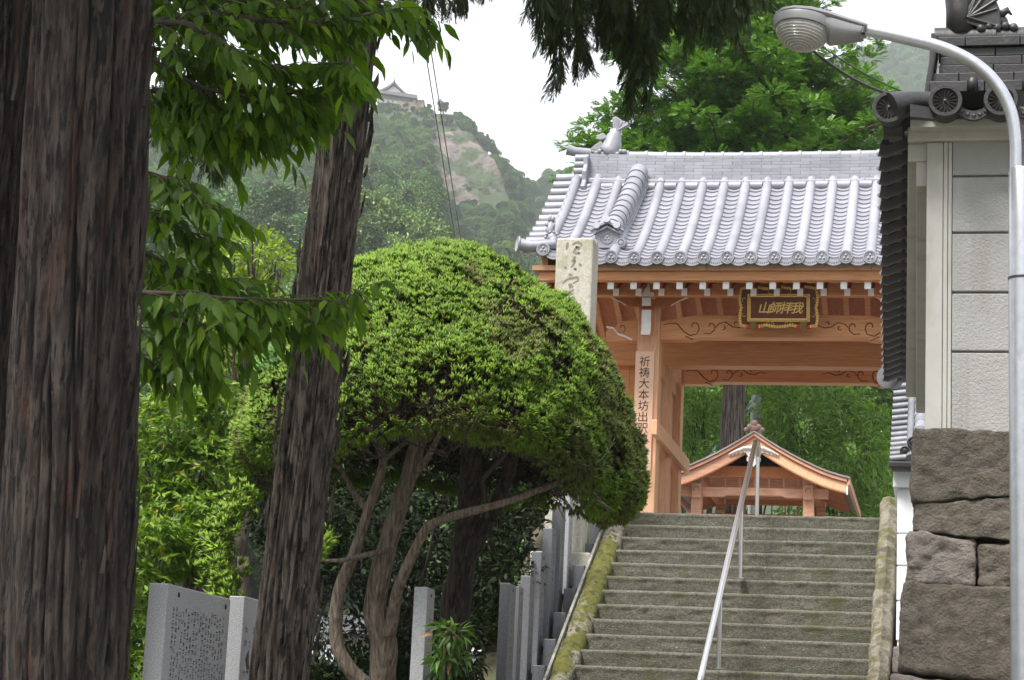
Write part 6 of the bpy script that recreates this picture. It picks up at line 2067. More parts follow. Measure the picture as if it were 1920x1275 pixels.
# upper crowns of the three near trunks: limbs above the frame carrying hanging sprays
def upper_crown(parent, top, D, n_l, seed, hang):
    r = np.random.default_rng(seed)
    b = MB()
    P_, D_, S_ = [], [], []
    for k in range(n_l):
        a = 2 * math.pi * k / n_l + r.random()
        z0 = top - (0, 0, 0.2 + 1.6 * r.random())
        L = 1.2 + 1.2 * r.random()
        e = z0 + (math.cos(a) * L, math.sin(a) * L, 0.1 * L + 0.3)
        Q = limb(b, [z0, (z0 + e) / 2 + (0, 0, 0.25), e], 0.05, 0.012, 7, 0.03, seed=seed + k)
        p, d = sprays(Q[3:], 150, 0.3, 0.5, 0.4, r)
        P_.append(p); D_.append(d); S_.append(0.30 + 0.25 * r.random(len(p)))
    z0 = top + (0, 0, 0.3)
    Q = limb(b, [top - (0, 0, 0.3), top + (0.05, 0, 1.2)], 0.12, 0.03, 8)
    obj("limbs", b, M['twig'], parent, smooth=True)
    P_, D_, S_ = np.concatenate(P_), np.concatenate(D_), np.concatenate(S_)
    foliage("crown", STRAND + SPRAY, P_, frames(D_, roll=r.random(len(P_)) * 6.28), S_, G['hang'], parent)


upper_crown(t2, top2, 8.6, 8, 400, True)
upper_crown(t1, top1, 9.6, 7, 420, True)
upper_crown(t3, top3, 11.6, 7, 440, True)


# ---- hanging cypress boughs across the top of the picture
def hanging_bough(parent, name, limb_px, drops, D, seed, dens=1.0, m=None, lw=0.02):
    """limb_px: pixel path of the limb; drops: (x0, x1, y_bottom) hanging masses below it"""
    r = np.random.default_rng(seed)
    b = MB()
    L = np.array([at_depth(x, y, D + dd) for x, y, dd in limb_px])
    Q = limb(b, L, lw, lw * 0.35, 8, 0.015, seed=seed)
    P_, D_, S_ = [], [], []
    for x0, x1, y0, y1, n in drops:
        nc_ = max(3, int((x1 - x0) / 17))
        cl_ = x0 + (x1 - x0) * (np.arange(nc_) + 0.25 + 0.5 * r.random(nc_)) / nc_
        cf_ = 0.55 + 0.5 * r.random(nc_)
        for k in range(int(n * dens * 0.42)):
            ci = r.integers(0, nc_)
            xs_ = min(max(cl_[ci] + r.normal() * 4.5, x0 + 0.5), x1 - 0.5)
            dd = D - 0.35 + 0.8 * r.random()
            edge = 1 - abs(2 * (xs_ - x0) / (x1 - x0) - 1) ** 2
            yb = y0 + (y1 - y0) * min(1.0, cf_[ci] * (0.35 + 0.65 * edge * (0.6 + 0.4 * r.random())) * 1.1)
            p0 = at_depth(xs_ + r.normal() * 3, y0, dd); p1 = at_depth(xs_ + r.normal() * 9 + 5, yb, dd)
            mid = (p0 + p1) / 2 + CR * r.normal() * 0.03
            S0 = limb(b, [p0, mid, p1], 0.0045, 0.0015, 4, 0.01, n=8, seed=seed + k)
            nn = max(4, int(np.linalg.norm(p1 - p0) * 46))
            p, d = sprays(S0, nn, 0.2, 0.33, 0.75, r)
            P_.append(p); D_.append(d); S_.append((0.07 + 0.075 * r.random(nn)))
    obj("bough", b, M['twig'], parent, smooth=True)
    P_, D_, S_ = np.concatenate(P_), np.concatenate(D_), np.concatenate(S_)
    foliage(name, STRAND, P_, frames(D_, roll=r.random(len(P_)) * 6.28), S_, m or G['hang'], parent)


hanging_bough(t3, "hanging_foliage", [(650, -260, 0), (850, -140, 0.1), (1080, -70, 0.0), (1290, -45, -0.1), (1440, -40, -0.1)],
              [(985, 1075, -40, 110, 40), (990, 1110, -60, 165, 34), (1075, 1120, -40, 150, 14), (1120, 1230, -60, 190, 66), (1150, 1225, 0, 190, 36), (1200, 1390, -70, 85, 95), (1210, 1300, -40, 110, 36), (1330, 1440, -60, 62, 50), (1290, 1400, -20, 100, 24), (1060, 1180, -60, 60, 40)], 11.6, 501, 1.0, lw=0.06)
hanging_bough(t3, "hanging_foliage", [(640, -200, 0), (760, -90, 0.1), (900, -60, 0.2)],
              [(735, 905, -60, 22, 60), (770, 830, -30, 45, 14)], 12.0, 511, lw=0.04)
hanging_bough(t3, "hanging_foliage", [(600, -60, 0.3), (520, 60, 0.9), (420, 150, 1.3), (330, 220, 1.5)],
              [(280, 400, 160, 318, 60), (370, 440, 250, 352, 34), (425, 480, 220, 325, 18), (480, 560, 170, 265, 26), (300, 420, 120, 260, 40)], 12.9, 521, m=G['hang'], lw=0.03)

# ---- broadleaf tree behind the massive cedar: trunk hidden by it, boughs reaching right
tb = at_depth(150, 1275, 10.6)
bt = thing("broadleaf_tree", "broadleaf tree with long pointed leaves reaching out from behind the massive cedar", "tree", (tb[0], tb[1], gp(tb[0], tb[1])))
b = MB()
limb(b, [(tb[0], tb[1], gp(tb[0], tb[1]) - 0.1), at_depth(150, 900, 10.6), at_depth(160, 300, 10.5), at_depth(170, -100, 10.4)], 0.13, 0.07, 14, 0.03)
obj("trunk", b, M['bark'], bt, smooth=True)
boughs = [([(170, 70), (285, 42), (400, 22), (520, 45), (640, 40), (740, 15)], 9.9, 0.026),
          ([(170, 60), (284, 44), (360, 46), (430, 92), (520, 128), (600, 118), (655, 116)], 9.6, 0.022),
          ([(170, 120), (285, 110), (380, 165), (480, 180), (570, 170), (650, 150)], 9.8, 0.018),
          ([(170, -20), (330, -30), (480, -10), (620, -10), (720, 10), (775, 25)], 10.2, 0.022),
          ([(170, 160), (290, 170), (370, 200), (450, 215)], 9.9, 0.013),
          ([(170, 200), (285, 225), (360, 240), (440, 250), (520, 240)], 10.1, 0.013), ([(170, 0), (300, 0), (430, -5), (560, 20), (660, 70)], 10.3, 0.018), ([(170, 100), (300, 85), (420, 130), (540, 205), (600, 215)], 10.0, 0.015), ([(170, 480), (270, 500), (360, 520), (450, 530)], 10.1, 0.012),
          ([(170, 300), (270, 318), (340, 345), (400, 395)], 9.7, 0.014),
          ([(170, 380), (265, 395), (330, 425), (395, 455)], 9.8, 0.013),
          ([(170, 540), (266, 548), (340, 552), (430, 560), (530, 560), (600, 563), (650, 566)], 9.5, 0.016),
          ([(170, 530), (266, 556), (320, 590), (400, 612), (480, 612), (560, 612)], 9.6, 0.014),
          ([(170, 600), (265, 620), (330, 650), (390, 668)], 9.8, 0.011),
          ([(170, 440), (262, 470), (330, 500), (390, 520)], 9.9, 0.012),
          ([(170, 640), (262, 668), (300, 690)], 9.9, 0.009),
          ([(170, 300), (60, 330), (20, 420), (-10, 520)], 10.8, 0.012), ([(170, 600), (60, 640), (20, 700), (0, 790)], 10.9, 0.012)]
LP, LD, LS = [], [], []
rb_ = np.random.default_rng(77)
bb_ = MB()
for pts, D, r0 in boughs:
    P_ = np.array([at_depth(x, y, D + 0.12 * math.sin(i * 1.7)) for i, (x, y) in enumerate(pts)])
    Q = limb(bb_, P_, r0, 0.003, 7, 0.01, seed=int(D * 10))
    n0 = 4 if len(pts) > 4 else 3
    total = np.linalg.norm(P_[-1] - P_[0])
    for k in range(int(total / 0.030)):
        t = 0.16 + 0.84 * (k + rb_.random()) / (total / 0.030)
        i = min(len(Q) - 2, int(t * (len(Q) - 1)))
        p = Q[i]
        T = Q[i + 1] - Q[i]; T /= np.linalg.norm(T)
        sgn = -1 if k % 2 else 1
        # a side twig, arching out and drooping
        d0 = T * (0.7 + 0.4 * rb_.random()) + CF * sgn * 0.7 * rb_.random() + np.array((0, 0, 1.0)) * (0.35 * sgn * rb_.random() - 0.12) + rb_.normal(size=3) * 0.25
        d0 /= np.linalg.norm(d0)
        L = (0.20 + 0.24 * rb_.random()) * (1.1 - 0.5 * t)
        tw = [p, p + d0 * L * 0.5, p + d0 * L - np.array((0, 0, 0.10 * L + 0.25 * L * L))]
        S0 = limb(bb_, tw, 0.0035, 0.0012, 4, 0.0, n=7)
        nl = 4 + int(L * 14)
        for q_ in range(nl):
            u = (q_ + 0.6) / nl
            j = min(5, int(u * 6))
            pp_ = S0[j] + (S0[j + 1] - S0[j]) * (u * 6 - j)
            Ts = S0[j + 1] - S0[j]; Ts /= np.linalg.norm(Ts) + 1e-9
            sd2 = np.cross(Ts, (0, 0, 1.0)); sd2 /= np.linalg.norm(sd2) + 1e-9
            d = Ts * 0.55 + sd2 * (0.7 if q_ % 2 else -0.7) + np.array((0, 0, -0.55 - 0.5 * rb_.random())) + rb_.normal(size=3) * 0.18
            if q_ == nl - 1:
                d = Ts + np.array((0, 0, -0.5))
            LP.append(pp_); LD.append(d); LS.append(0.075 + 0.075 * rb_.random())
obj("boughs", bb_, M['twig'], bt, smooth=True)
LP, LD, LS = np.array(LP), np.array(LD), np.array(LS)
Rm_ = frames(LD, roll=rb_.normal(size=len(LD)) * 0.6)
# the leaves that show largest are single pieces, the rest one mass
vis = []
for p in LP:
    q_ = p - CL; z = q_ @ CF
    vis.append((960 + 3900 * (q_ @ CR) / z, 637 - 3900 * (q_ @ CU) / z, z))
vis = np.array(vis)
inside = (vis[:, 0] > 285) & (vis[:, 0] < 800) & (vis[:, 1] > 0) & (vis[:, 1] < 760)
score = np.where(inside, LS / vis[:, 2] * (1.25 - 0.1 * (vis[:, 2] - 9.2)), 0)
order = np.argsort(-score)[:290]
one = np.zeros(len(LP), bool); one[order] = True
leaf_me = [new_mesh("leaf", t_[0], t_[1], G['broad'], True) for t_ in LEAF]
aut_me = new_mesh("leaf", LEAF[0][0], LEAF[0][1], G['autumn'], True)
og = origin(bt)
for n_i, i in enumerate(np.where(one)[0]):
    red = 560 < vis[i, 0] < 680 and 540 < vis[i, 1] < 640 and n_i % 11 == 0
    o = link("leaf", aut_me if red else leaf_me[i % 3], bt)
    m4 = Matrix(Rm_[i].tolist()).to_4x4() @ Matrix.Scale(LS[i], 4)
    m4.translation = Vector(LP[i] - og)
    o.matrix_local = m4
    if red:
        o["label"] = "reddish turning leaf"
foliage("leaf_mass", LEAF, LP[~one], Rm_[~one], LS[~one], G['broad'], bt, smooth=True)

# ================================================================== CLIPPED JUNIPER
JC = at_depth(816, 806, 17.3)
jt = at_depth(705, 1290, 16.6)
jz = gp(jt[0], jt[1])
jun = thing("juniper_tree", "big dome-clipped bright green juniper on twisted bare trunks", "tree", (jt[0], jt[1], jz))


def dome(th, ph):
    """crown surface radius scale for direction (th azimuth, ph elevation -pi/2..pi/2)"""
    return 1.0


nj = 42000
rj = np.random.default_rng(91)
th = rj.random(nj) * 2 * math.pi
rx, ry = 1.66, 1.58
# skin profile: radius share against drop from the top (metres), then the tucked-in lip
RT = np.array((0, 0.25, 0.46, 0.60, 0.75, 0.88, 0.96, 1.0, 0.985, 0.93, 0.86))
ZT = np.array((0, 0.10, 0.30, 0.46, 0.70, 1.00, 1.30, 1.55, 1.72, 1.80, 1.82))
arc = np.concatenate([[0], np.cumsum(np.hypot(np.diff(RT) * 1.7, np.diff(ZT)))])
wts = np.interp(np.linspace(0, arc[-1], 400), arc, RT) + 0.02
cdf = np.cumsum(wts) / wts.sum()
al = np.interp(rj.random(nj), cdf, np.linspace(0, arc[-1], 400))
rs_, zd = np.interp(al, arc, RT), np.interp(al, arc, ZT)
tr_, tz_ = np.gradient(RT, arc), np.gradient(ZT, arc)
nr_, nz_ = np.interp(al, arc, tz_), np.interp(al, arc, tr_)      # outward normal: (dz, dr)
dx, dy = np.cos(th), np.sin(th)
lob = 1 + 0.04 * np.sin(3 * th + 0.6) * rs_ + 0.03 * np.sin(5 * th)
X_, Y_ = dx * rs_ * rx * lob, dy * rs_ * ry * lob
frac = zd / 1.82
rim = frac ** 1.6
Z_ = 1.58 - zd - rim * (0.40 * np.clip(dx, 0, 1) ** 2 + 0.14 * np.clip(-dx, 0, 1) ** 2) + rim * 0.05 * np.sin(4 * th)
cz = 1 - frac * 1.1
PJ = JC + np.stack([X_ * CR[0] - Y_ * CR[1] + 0.0, X_ * CR[1] + Y_ * CR[0], Z_ - 0.02], -1)
NJ = np.stack([dx * nr_, dy * nr_, nz_ * 1.5], -1)
NJ /= np.linalg.norm(NJ, axis=1)[:, None]
NJ = np.stack([NJ[:, 0] * CR[0] - NJ[:, 1] * CR[1], NJ[:, 0] * CR[1] + NJ[:, 1] * CR[0], NJ[:, 2]], -1)
bumpj = fbm(PJ * 2.0, 61, 2) * 0.9 + fbm(PJ * 7.0, 62, 2) * 0.75
depthj = np.abs(rj.normal(size=nj)) * 0.035
PJ = PJ + NJ * (bumpj * 0.10 - depthj + 0.03)[:, None]
DJ = NJ * 0.75 + np.array((0, 0, 0.85)) + rj.normal(size=(nj, 3)) * 0.30
DJ[:, 2] -= np.clip(-NJ[:, 2] + 0.05, 0, 1) * 1.6
# thin and brown patches low on the face
thin = fbm(PJ * 3.0, 71, 3) + np.where(cz < 0.6, 0.12, -0.08)
keep = rj.random(nj) > np.clip((thin - 0.10) * 2.8, 0, 0.8)
bl = (fbm(PJ * 1.1, 73, 2) > 0.30) & (cz > 0.25) & (NJ @ CF < -0.2)
ol = (fbm(PJ * 1.5, 79, 3) + np.where(frac > 0.38, 0.06, -0.30) > 0.19) & ~bl
A_ = keep & ~bl & ~ol
foliage("crown", TUFT, PJ[A_], frames(DJ[A_], roll=rj.random(A_.sum()) * 6.28), 0.034 + 0.032 * rj.random(A_.sum()) + 0.02 * (rj.random(A_.sum()) > 0.93), G['juniper'], jun)
C_o = keep & ol
foliage("crown", TUFT, PJ[C_o], frames(DJ[C_o], roll=rj.random(C_o.sum()) * 6.28), 0.032 + 0.04 * rj.random(C_o.sum()), G['juniper_olive'], jun)
st_ = rj.integers(0, nj, 200)
foliage("stray_shoots", TUFT, PJ[st_] + NJ[st_] * 0.015, frames(NJ[st_] + (0, 0, 0.9) + rj.normal(size=(200, 3)) * 0.3), 0.055 + 0.035 * rj.random(200), G['juniper'], jun)
B_ = keep & bl
foliage("crown", TUFT, PJ[B_], frames(DJ[B_], roll=rj.random(B_.sum()) * 6.28), 0.05 + 0.05 * rj.random(B_.sum()), G['juniper_blue'], jun)
# inner brown twig layer just under the skin, closing the crown
k = rj.integers(0, nj, 9000)
Pi = PJ[k] - NJ[k] * (0.12 + 0.14 * rj.random(9000))[:, None]
G['twigs'] = leaf_mat("dry_inner_twig", (0.020, 0.020, 0.008, 1), (0.085, 0.065, 0.028, 1), trans=0.05, rough=0.9)
foliage("inner_twigs", [tpl_tuft(5, 40, 0.9, 0.10), tpl_tuft(5, 41, 1.1, 0.12)], Pi, frames(NJ[k] * 0.4 + (0, 0, 0.5) + rj.normal(size=(9000, 3)) * 0.5), 0.07 + 0.05 * rj.random(9000), G['twigs'], jun)
# roof of dark leaf litter inside the dome so no daylight leaks through
ii_, jj_ = np.meshgrid(np.arange(9), np.arange(24), indexing='ij')

# twisted trunks and limbs: photo-traced centre lines given their own depths
def jl(pts, r0, r1, name, seed, m='limb', D0=16.7):
    b = MB()
    P_ = [at_depth(x, y, D0 + d) for x, y, d in pts]
    limb(b, P_, r0, r1, 14, 0.012, n=46, seed=seed)
    o_ = obj(name, b, M[m], jun, smooth=True)
    return o_


gz2 = 1500
jl([(712, gz2, 0), (716, 1290, 0), (722, 1200, 0), (700, 1150, 0.0), (712, 1080, 0.0), (740, 980, 0.05), (768, 890, 0.1), (790, 800, 0.2), (800, 720, 0.3)], 0.135, 0.05, "trunk", 1)
jl([(716, 1310, -0.05), (660, 1262, -0.1), (630, 1210, -0.1), (632, 1110, -0.1), (665, 1040, -0.1), (690, 960, -0.08), (712, 900, -0.05), (722, 860, 0.0), (690, 800, 0.1)], 0.07, 0.028, "trunk", 2)
jl([(728, 1190, -0.08), (742, 1110, -0.12), (770, 1050, -0.15), (800, 985, -0.15), (850, 965, -0.2), (940, 945, -0.3), (1010, 920, -0.3), (1075, 895, -0.25), (1130, 860, -0.2)], 0.055, 0.018, "limb", 3)
jl([(690, 960, -0.08), (665, 930, -0.02), (640, 880, 0.1), (590, 850, 0.3)], 0.035, 0.012, "limb", 4)
jl([(722, 862, -0.02), (760, 830, 0.1), (800, 800, 0.2)], 0.024, 0.010, "limb", 5)
jl([(740, 1030, 0.0), (690, 1040, -0.2), (640, 1052, -0.3), (600, 1052, -0.3)], 0.030, 0.012, "limb", 6)
jl([(700, 1140, 0.05), (740, 1150, -0.05), (752, 1120, -0.1)], 0.035, 0.028, "limb", 7)
jl([(850, gz2, 0.9), (852, 1150, 0.9), (868, 1050, 0.9), (880, 950, 0.8), (885, 850, 0.7), (890, 770, 0.5)], 0.15, 0.07, "trunk", 8, 'bark', 17.0)
jl([(880, 1040, 0.9), (925, 960, 0.8), (958, 880, 0.7), (972, 800, 0.5)], 0.075, 0.045, "limb", 9, 'bark', 17.0)
jl([(915, 970, 0.8), (905, 900, 0.7), (950, 850, 0.6), (965, 800, 0.6)], 0.03, 0.015, "limb", 10, 'twig', 17.0)
jl([(965, 850, 0.7), (1010, 870, 0.3), (1060, 905, 0.0), (1110, 930, -0.1)], 0.022, 0.008, "limb", 11, 'twig', 17.0)
jl([(968, 832, 0.6), (1030, 850, 0.2), (1100, 850, -0.1), (1150, 870, -0.2)], 0.024, 0.010, "limb", 12, 'twig', 17.0)
jl([(770, 900, 0.1), (800, 860, 0.0), (830, 800, -0.3)], 0.04, 0.02, "limb", 13)
# fine bare twigs under the crown, right lobe especially
b = MB()
rt_ = np.random.default_rng(12)
for k in range(120):
    if k < 40:
        x, y = 1030 + 90 * rt_.random(), 850 + 80 * rt_.random()
        D = 16.2 + 0.9 * rt_.random()
        e = (x + 40 * rt_.random(), y + 10 + 25 * rt_.normal())
    else:
        x, y = 560 + 460 * rt_.random(), 830 + 30 * rt_.random()
        D = 15.9 + 2.2 * rt_.random()
        e = (x + 80 * rt_.normal(), y - 50 - 30 * rt_.random())
    p0, p1 = at_depth(x, y, D), at_depth(e[0], e[1], D + 0.3 * rt_.normal())
    limb(b, [p0, (p0 + p1) / 2 + rt_.normal(size=3) * 0.06, p1], 0.008, 0.003, 5, 0.01, n=9, seed=k)
for k in range(40):
    x, y = 470 + 110 * rt_.random(), 890 + 40 * rt_.random()
    p0, p1 = at_depth(x, y, 17.3), at_depth(x + 60 * rt_.random(), y - 10 + 30 * rt_.normal(), 17.2)
    limb(b, [p0, (p0 + p1) / 2 - np.array((0, 0, 0.04)), p1], 0.006, 0.003, 5, 0.01, n=9, seed=k)
obj("twigs", b, M['twig'], jun, smooth=True)
# bright side shoots left of the leaning trunk
def tuft_patch(pts, n, parent, name, m, size, D, sp, seed):
    r = np.random.default_rng(seed)
    pts = np.array(pts, float)
    k = r.integers(0, len(pts) - 1, n)
    t = r.random((n, 1))
    q_ = pts[k] + (pts[k + 1] - pts[k]) * t
    P_ = np.array([at_depth(x + sp * r.normal(), y + sp * r.normal(), D + 0.25 * r.normal()) for x, y in q_])
    d = r.normal(size=(n, 3)) * 0.5 + (0, 0, 0.5)
    foliage(name, TUFT, P_, frames(d), size * (0.7 + 0.6 * r.random(n)), m, parent)


tuft_patch([(470, 930), (430, 960), (405, 1010), (400, 1060), (430, 1080)], 420, jun, "side_shoots", G['juniper'], 0.085, 17.0, 14, 5)
tuft_patch([(420, 1070), (415, 1110), (430, 1140)], 160, jun, "side_shoots", G['juniper'], 0.085, 17.0, 13, 6)
tuft_patch([(592, 1060), (605, 1030), (620, 1005)], 60, jun, "side_shoots", G['juniper'], 0.07, 15.9, 6, 7)


# ================================================================== OTHER TREES AND SHRUBS
def leafy(name, label, cat, base, blobs, n, tpl, size, m, trunk_r=0.06, seed=0, up=0.4, droop=0.0, jit=0.5, group=None, bark='twig', inner=0.35, whorl=0):
    """trunk and limbs to each crown blob (centre, radii) with leaves through their volume"""
    r = np.random.default_rng(seed)
    base = np.asarray(base, float)
    t_ = thing(name, label, cat, base, group)
    b = MB()
    blobs = [(np.asarray(c, float), np.full(3, R) if np.isscalar(R) else np.asarray(R, float)) for c, R in blobs]
    ctr = np.mean([c for c, R in blobs], 0)
    fork = base + (ctr - base) * 0.45
    limb(b, [base - (0, 0, 0.1), base + (fork - base) * 0.5 + r.normal(size=3) * 0.03, fork], trunk_r, trunk_r * 0.7, 10, 0.02, seed=seed)
    obj("trunk", b, M[bark], t_, smooth=True)
    b = MB()
    tot = sum(np.prod(R) ** (2 / 3) for c, R in blobs)
    P_, D_ = [], []
    for c, R in blobs:
        limb(b, [fork, (fork + c) / 2 + r.normal(size=3) * R * 0.15, c], trunk_r * 0.55, trunk_r * 0.14, 7, 0.03, seed=seed + 1)
        for q_ in range(5):
            e = c + r.normal(size=3) * R * 0.5
            limb(b, [c - (c - fork) * 0.2, (c + e) / 2, e], trunk_r * 0.2, trunk_r * 0.06, 5, 0.02, n=8, seed=seed + q_)
        k = int(n * np.prod(R) ** (2 / 3) / tot)
        d = r.normal(size=(k, 3)); d /= np.linalg.norm(d, axis=1)[:, None]
        rad = (inner + (1 - inner) * r.random((k, 1)) ** 0.5) * (1 + 0.22 * fbm(d * 2.2 + c, seed + 3, 2))[:, None]
        P_.append(c + d * R * rad)
        D_.append(d + np.array((0, 0, up - droop)) + r.normal(size=(k, 3)) * jit)
    obj("limbs", b, M[bark], t_, smooth=True)
    P_, D_ = np.concatenate(P_), np.concatenate(D_)
    if whorl:
        D0 = D_ / np.linalg.norm(D_, axis=1)[:, None]
        Pw, Dw = [], []
        for w in range(whorl):
            rad_ = np.cross(D0, r.normal(size=D0.shape)); rad_ /= np.linalg.norm(rad_, axis=1)[:, None] + 1e-9
            Pw.append(P_); Dw.append(D0 * 0.55 + rad_)
        P_, D_ = np.concatenate(Pw), np.concatenate(Dw)
    sz = size * (0.7 + 0.6 * r.random(len(P_)))
    foliage("crown", tpl, P_, frames(D_, roll=r.normal(size=len(P_)) * 0.7), sz, m, t_)
    return t_


def pxb(x, y, D, rp):
    """crown blob centred on a photo pixel at depth D, radius in pixels"""
    return (at_depth(x, y, D), rp / 3900 * D * np.array((1, 1, 0.85)))


def on_ground(x, y, D):
    c = at_depth(x, y, D)
    return (c[0], c[1], gp(c[0], c[1]))


# sparse dark foliage in front of the pale house
# bright whorled shrubs behind the tablet
leafy("leafy_shrub", "bright green whorled-leaf shrub between massive cedar and the juniper, tallest one", "shrub", on_ground(355, 1275, 19.5),
      [pxb(330, 800, 19.5, 85), pxb(410, 760, 19.6, 60), pxb(285, 880, 19.3, 75), pxb(380, 880, 19.4, 85), pxb(430, 830, 19.8, 55), pxb(320, 960, 19.2, 80)], 1500, NARROW, 0.085, G['shrub'], 0.07, 601, whorl=6, up=0.7)
leafy("leafy_shrub", "lower glossy shrub just above the inscribed tablet", "shrub", on_ground(300, 1275, 17.6),
      [pxb(290, 1030, 17.6, 75), pxb(370, 1040, 17.8, 62), pxb(270, 1110, 17.4, 55), pxb(390, 970, 18, 55)], 850, NARROW, 0.085, G['shrub'], 0.05, 611, whorl=6, up=0.7)
leafy("leafy_shrub", "dark-based shrub low between massive cedar and the inscribed tablet", "shrub", on_ground(235, 1290, 15.5),
      [pxb(240, 1190, 15.5, 60), pxb(200, 1100, 15.6, 60), pxb(255, 1260, 15.3, 50)], 420, NARROW, 0.085, G['shrub'], 0.04, 621, whorl=6, up=0.6)
leafy("maple_tree", "airy yellow-green tree beyond the leaning trunk below the hazy slope", "tree", on_ground(470, 1275, 24),
      [pxb(480, 470, 24, 55), pxb(430, 500, 24, 45), pxb(520, 490, 24.2, 45), pxb(460, 560, 24, 62), pxb(520, 590, 24, 50), pxb(400, 590, 24.2, 60), pxb(450, 650, 24.3, 80), pxb(370, 640, 24.3, 60)], 2900, LEAF, 0.085, G['maple'], 0.09, 631, up=0.2, inner=0.2)
leafy("leafy_shrub", "dark green undergrowth tree at the far left behind the edge cedar", "shrub", on_ground(20, 1275, 15),
      [pxb(10, 420, 15, 60), pxb(40, 620, 15, 70), pxb(-10, 760, 15, 80), pxb(30, 540, 15, 50)], 900, LEAF, 0.10, G['broad'], 0.06, 641)
# dark evergreens closing the shade under the juniper
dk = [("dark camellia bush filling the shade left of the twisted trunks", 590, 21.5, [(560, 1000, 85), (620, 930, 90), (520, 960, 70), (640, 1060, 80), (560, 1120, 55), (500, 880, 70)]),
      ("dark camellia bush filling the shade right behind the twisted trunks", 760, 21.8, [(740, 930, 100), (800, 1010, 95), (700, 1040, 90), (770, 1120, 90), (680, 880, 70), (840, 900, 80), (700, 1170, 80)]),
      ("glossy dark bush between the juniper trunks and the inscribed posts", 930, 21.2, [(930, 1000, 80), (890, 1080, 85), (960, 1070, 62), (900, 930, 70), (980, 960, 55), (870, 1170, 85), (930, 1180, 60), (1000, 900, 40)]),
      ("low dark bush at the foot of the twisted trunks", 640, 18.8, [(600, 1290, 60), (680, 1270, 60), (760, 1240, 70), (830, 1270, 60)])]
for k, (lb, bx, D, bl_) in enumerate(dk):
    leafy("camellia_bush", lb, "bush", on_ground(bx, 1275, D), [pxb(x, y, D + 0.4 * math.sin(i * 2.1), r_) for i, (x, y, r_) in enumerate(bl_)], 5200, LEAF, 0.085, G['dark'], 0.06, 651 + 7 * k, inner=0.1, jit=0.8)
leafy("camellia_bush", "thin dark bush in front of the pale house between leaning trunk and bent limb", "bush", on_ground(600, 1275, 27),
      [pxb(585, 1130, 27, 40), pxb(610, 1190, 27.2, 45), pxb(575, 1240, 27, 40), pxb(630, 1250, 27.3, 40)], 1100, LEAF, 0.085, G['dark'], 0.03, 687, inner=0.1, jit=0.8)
leafy("leafy_shrub", "yellow-green lit bush glimpsed between the juniper limbs beside the pillar", "shrub", on_ground(1000, 1000, 23.0),
      [pxb(985, 850, 23, 42), pxb(1010, 900, 23.1, 40), pxb(960, 890, 23.1, 35)], 900, LEAF, 0.075, G['shrub'], 0.04, 691, inner=0.1)
leafy("young_shrub", "small fresh-leaved shrub beside the lone pale granite post", "shrub", on_ground(842, 1300, 15.7),
      [pxb(842, 1190, 15.7, 34), pxb(840, 1235, 15.8, 34)], 250, NARROW, 0.10, G['fern'], 0.02, 695, up=0.1, droop=0.5, inner=0.1)
leafy("young_shrub", "dark drooping lower shrub below the fresh-leaved one", "shrub", on_ground(850, 1340, 15.9),
      [pxb(845, 1270, 15.9, 40), pxb(880, 1250, 16.3, 30)], 260, NARROW, 0.11, G['dark'], 0.02, 697, up=0.0, droop=0.7, inner=0.1)

# big cypress behind the gate roof
cyb = at_y(1370, 960, 17.0)
cy = thing("cypress_tree", "big bright green cypress rising behind the silver gate roof", "tree", (cyb[0], 17.0, -0.05))
trunk_o, C_, R_ = bark_trunk("trunk", [(cyb[0], 17.0, -0.2), (cyb[0], 17.0, 4.2), (cyb[0] + 0.05, 17.0, 8.5), (cyb[0] + 0.1, 17.0, 13.5)], [0.30, 0.225, 0.17, 0.05], M['bark_pale'], cy, 701, nu=60, nv=120)
rc = np.random.default_rng(702)
b = MB()
P_, D_, S_ = [], [], []
LOWL = [(1095, 285), (1085, 345), (1080, 400), (1120, 235), (1150, 200), (1105, 320), (1130, 265), (1650, 235), (1600, 150), (1640, 200), (1110, 260), (1095, 300)]
for k in range(292):
    z = 5.4 + 8.4 * rc.random()
    a = rc.random() * 6.28
    reach = np.interp(z, (5.4, 8.5, 11, 13.8), (3.3, 3.4, 2.6, 0.9)) * (0.5 + 0.55 * rc.random())
    c0_ = np.array((cyb[0] + 0.05, 17.0, z))
    e = c0_ + (math.cos(a) * reach, math.sin(a) * reach, 0.25 * rc.normal() + 0.12 * reach)
    if k >= 280:
        e = at_y(LOWL[k - 280][0], LOWL[k - 280][1], 16.6 + 0.8 * rc.random())
        c0_ = np.array((cyb[0], 17.0, e[2] + 0.5))
    mid = (c0_ + e) / 2 + (0, 0, -0.12 * reach)
    Q = limb(b, [c0_, mid, e], 0.045, 0.010, 6, 0.04, n=12, seed=k)
    # foliage clouds along the outer half of each limb
    for q_ in range(4):
        ctr = Q[5 + 2 * q_ if 5 + 2 * q_ < 12 else 11] + rc.normal(size=3) * (0.22, 0.22, 0.08)
        nn = 80
        d = rc.normal(size=(nn, 3)); d[:, 2] = np.abs(d[:, 2]) * 0.6 - 0.15
        d /= np.linalg.norm(d, axis=1)[:, None]
        P_.append(ctr + d * (0.34, 0.34, 0.20) * rc.random((nn, 1)) ** 0.4)
        D_.append(d + (0, 0, 0.15)); S_.append(0.10 + 0.11 * rc.random(nn))
obj("limbs", b, M['twig'], cy, smooth=True)
P_, D_, S_ = np.concatenate(P_), np.concatenate(D_), np.concatenate(S_)
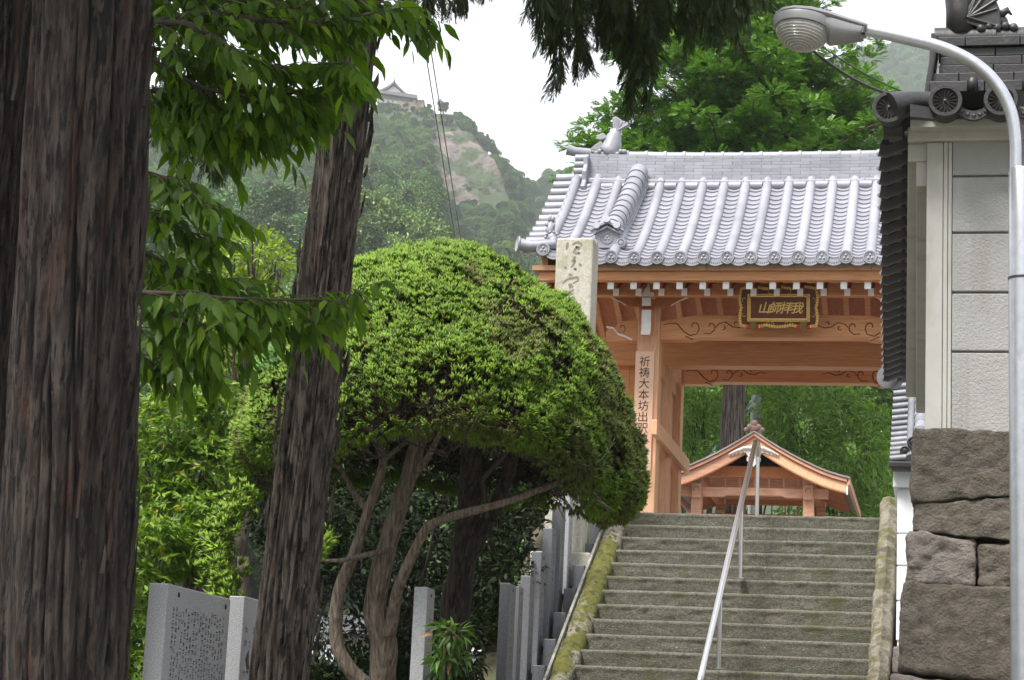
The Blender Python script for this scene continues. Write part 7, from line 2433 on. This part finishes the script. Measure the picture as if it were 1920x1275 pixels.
foliage("crown", SPRAY, P_, frames(D_, roll=rc.normal(size=len(P_)) * 0.5), S_, G['cypress'], cy)

# cherry trees and slope trees seen through the gate
def px_tree(name, label, bx, D, bl_, n, size, m, seed, tpl=NARROW, tr=0.045, droop=0.55):
    leafy(name, label, "tree", on_ground(bx, 960, D), [pxb(x, y, D + 0.5 * math.sin(i * 1.9), r_) for i, (x, y, r_) in enumerate(bl_)], n, tpl, size, m, tr, seed, up=0.35, droop=droop * 0.6, inner=0.5, bark='bark')


px_tree("cherry_tree", "leafy green cherry tree on the right beyond the gate", 1560, 42, [(1500, 800, 70), (1570, 770, 60), (1600, 850, 75), (1530, 880, 70), (1640, 900, 60), (1640, 800, 50), (1470, 760, 45), (1450, 830, 50), (1590, 940, 60), (1660, 960, 50), (1500, 940, 45)], 11000, 0.14, G['cherry'], 711)
px_tree("cherry_tree", "darker green cherry tree beyond the gate left of the cypress trunk", 1310, 44, [(1300, 780, 50), (1330, 830, 45), (1290, 850, 45), (1320, 740, 45), (1250, 800, 60), (1380, 830, 35)], 5000, 0.13, G['cherry'], 717)
px_tree("cherry_tree", "sparse cherry crown between the cypress trunk and the utility pole", 1430, 46, [(1420, 750, 45), (1450, 720, 50), (1390, 720, 40), (1480, 700, 45)], 3400, 0.14, G['cherry'], 723)
px_tree("slope_tree", "soft bright tree on the slope behind the cherries, under the gate beam", 1600, 72, [(1600, 740, 60), (1650, 760, 60), (1560, 720, 60), (1500, 700, 60), (1690, 720, 60), (1630, 690, 50)], 3000, 0.26, G['cherry'], 729, CLUMP, 0.2, 0.0)
px_tree("slope_tree", "soft dark tree on the slope seen under the left of the gate beam", 1330, 74, [(1330, 740, 60), (1280, 780, 70), (1400, 760, 70), (1350, 850, 90), (1450, 850, 90), (1240, 700, 80)], 3600, 0.26, G['cherry'], 733, CLUMP, 0.2, 0.0)
px_tree("slope_tree", "soft tree on the slope beyond the right end of the gate", 1740, 76, [(1740, 780, 80), (1700, 860, 90), (1780, 900, 90), (1620, 900, 100)], 2600, 0.28, G['cherry'], 737, CLUMP, 0.2, 0.0)
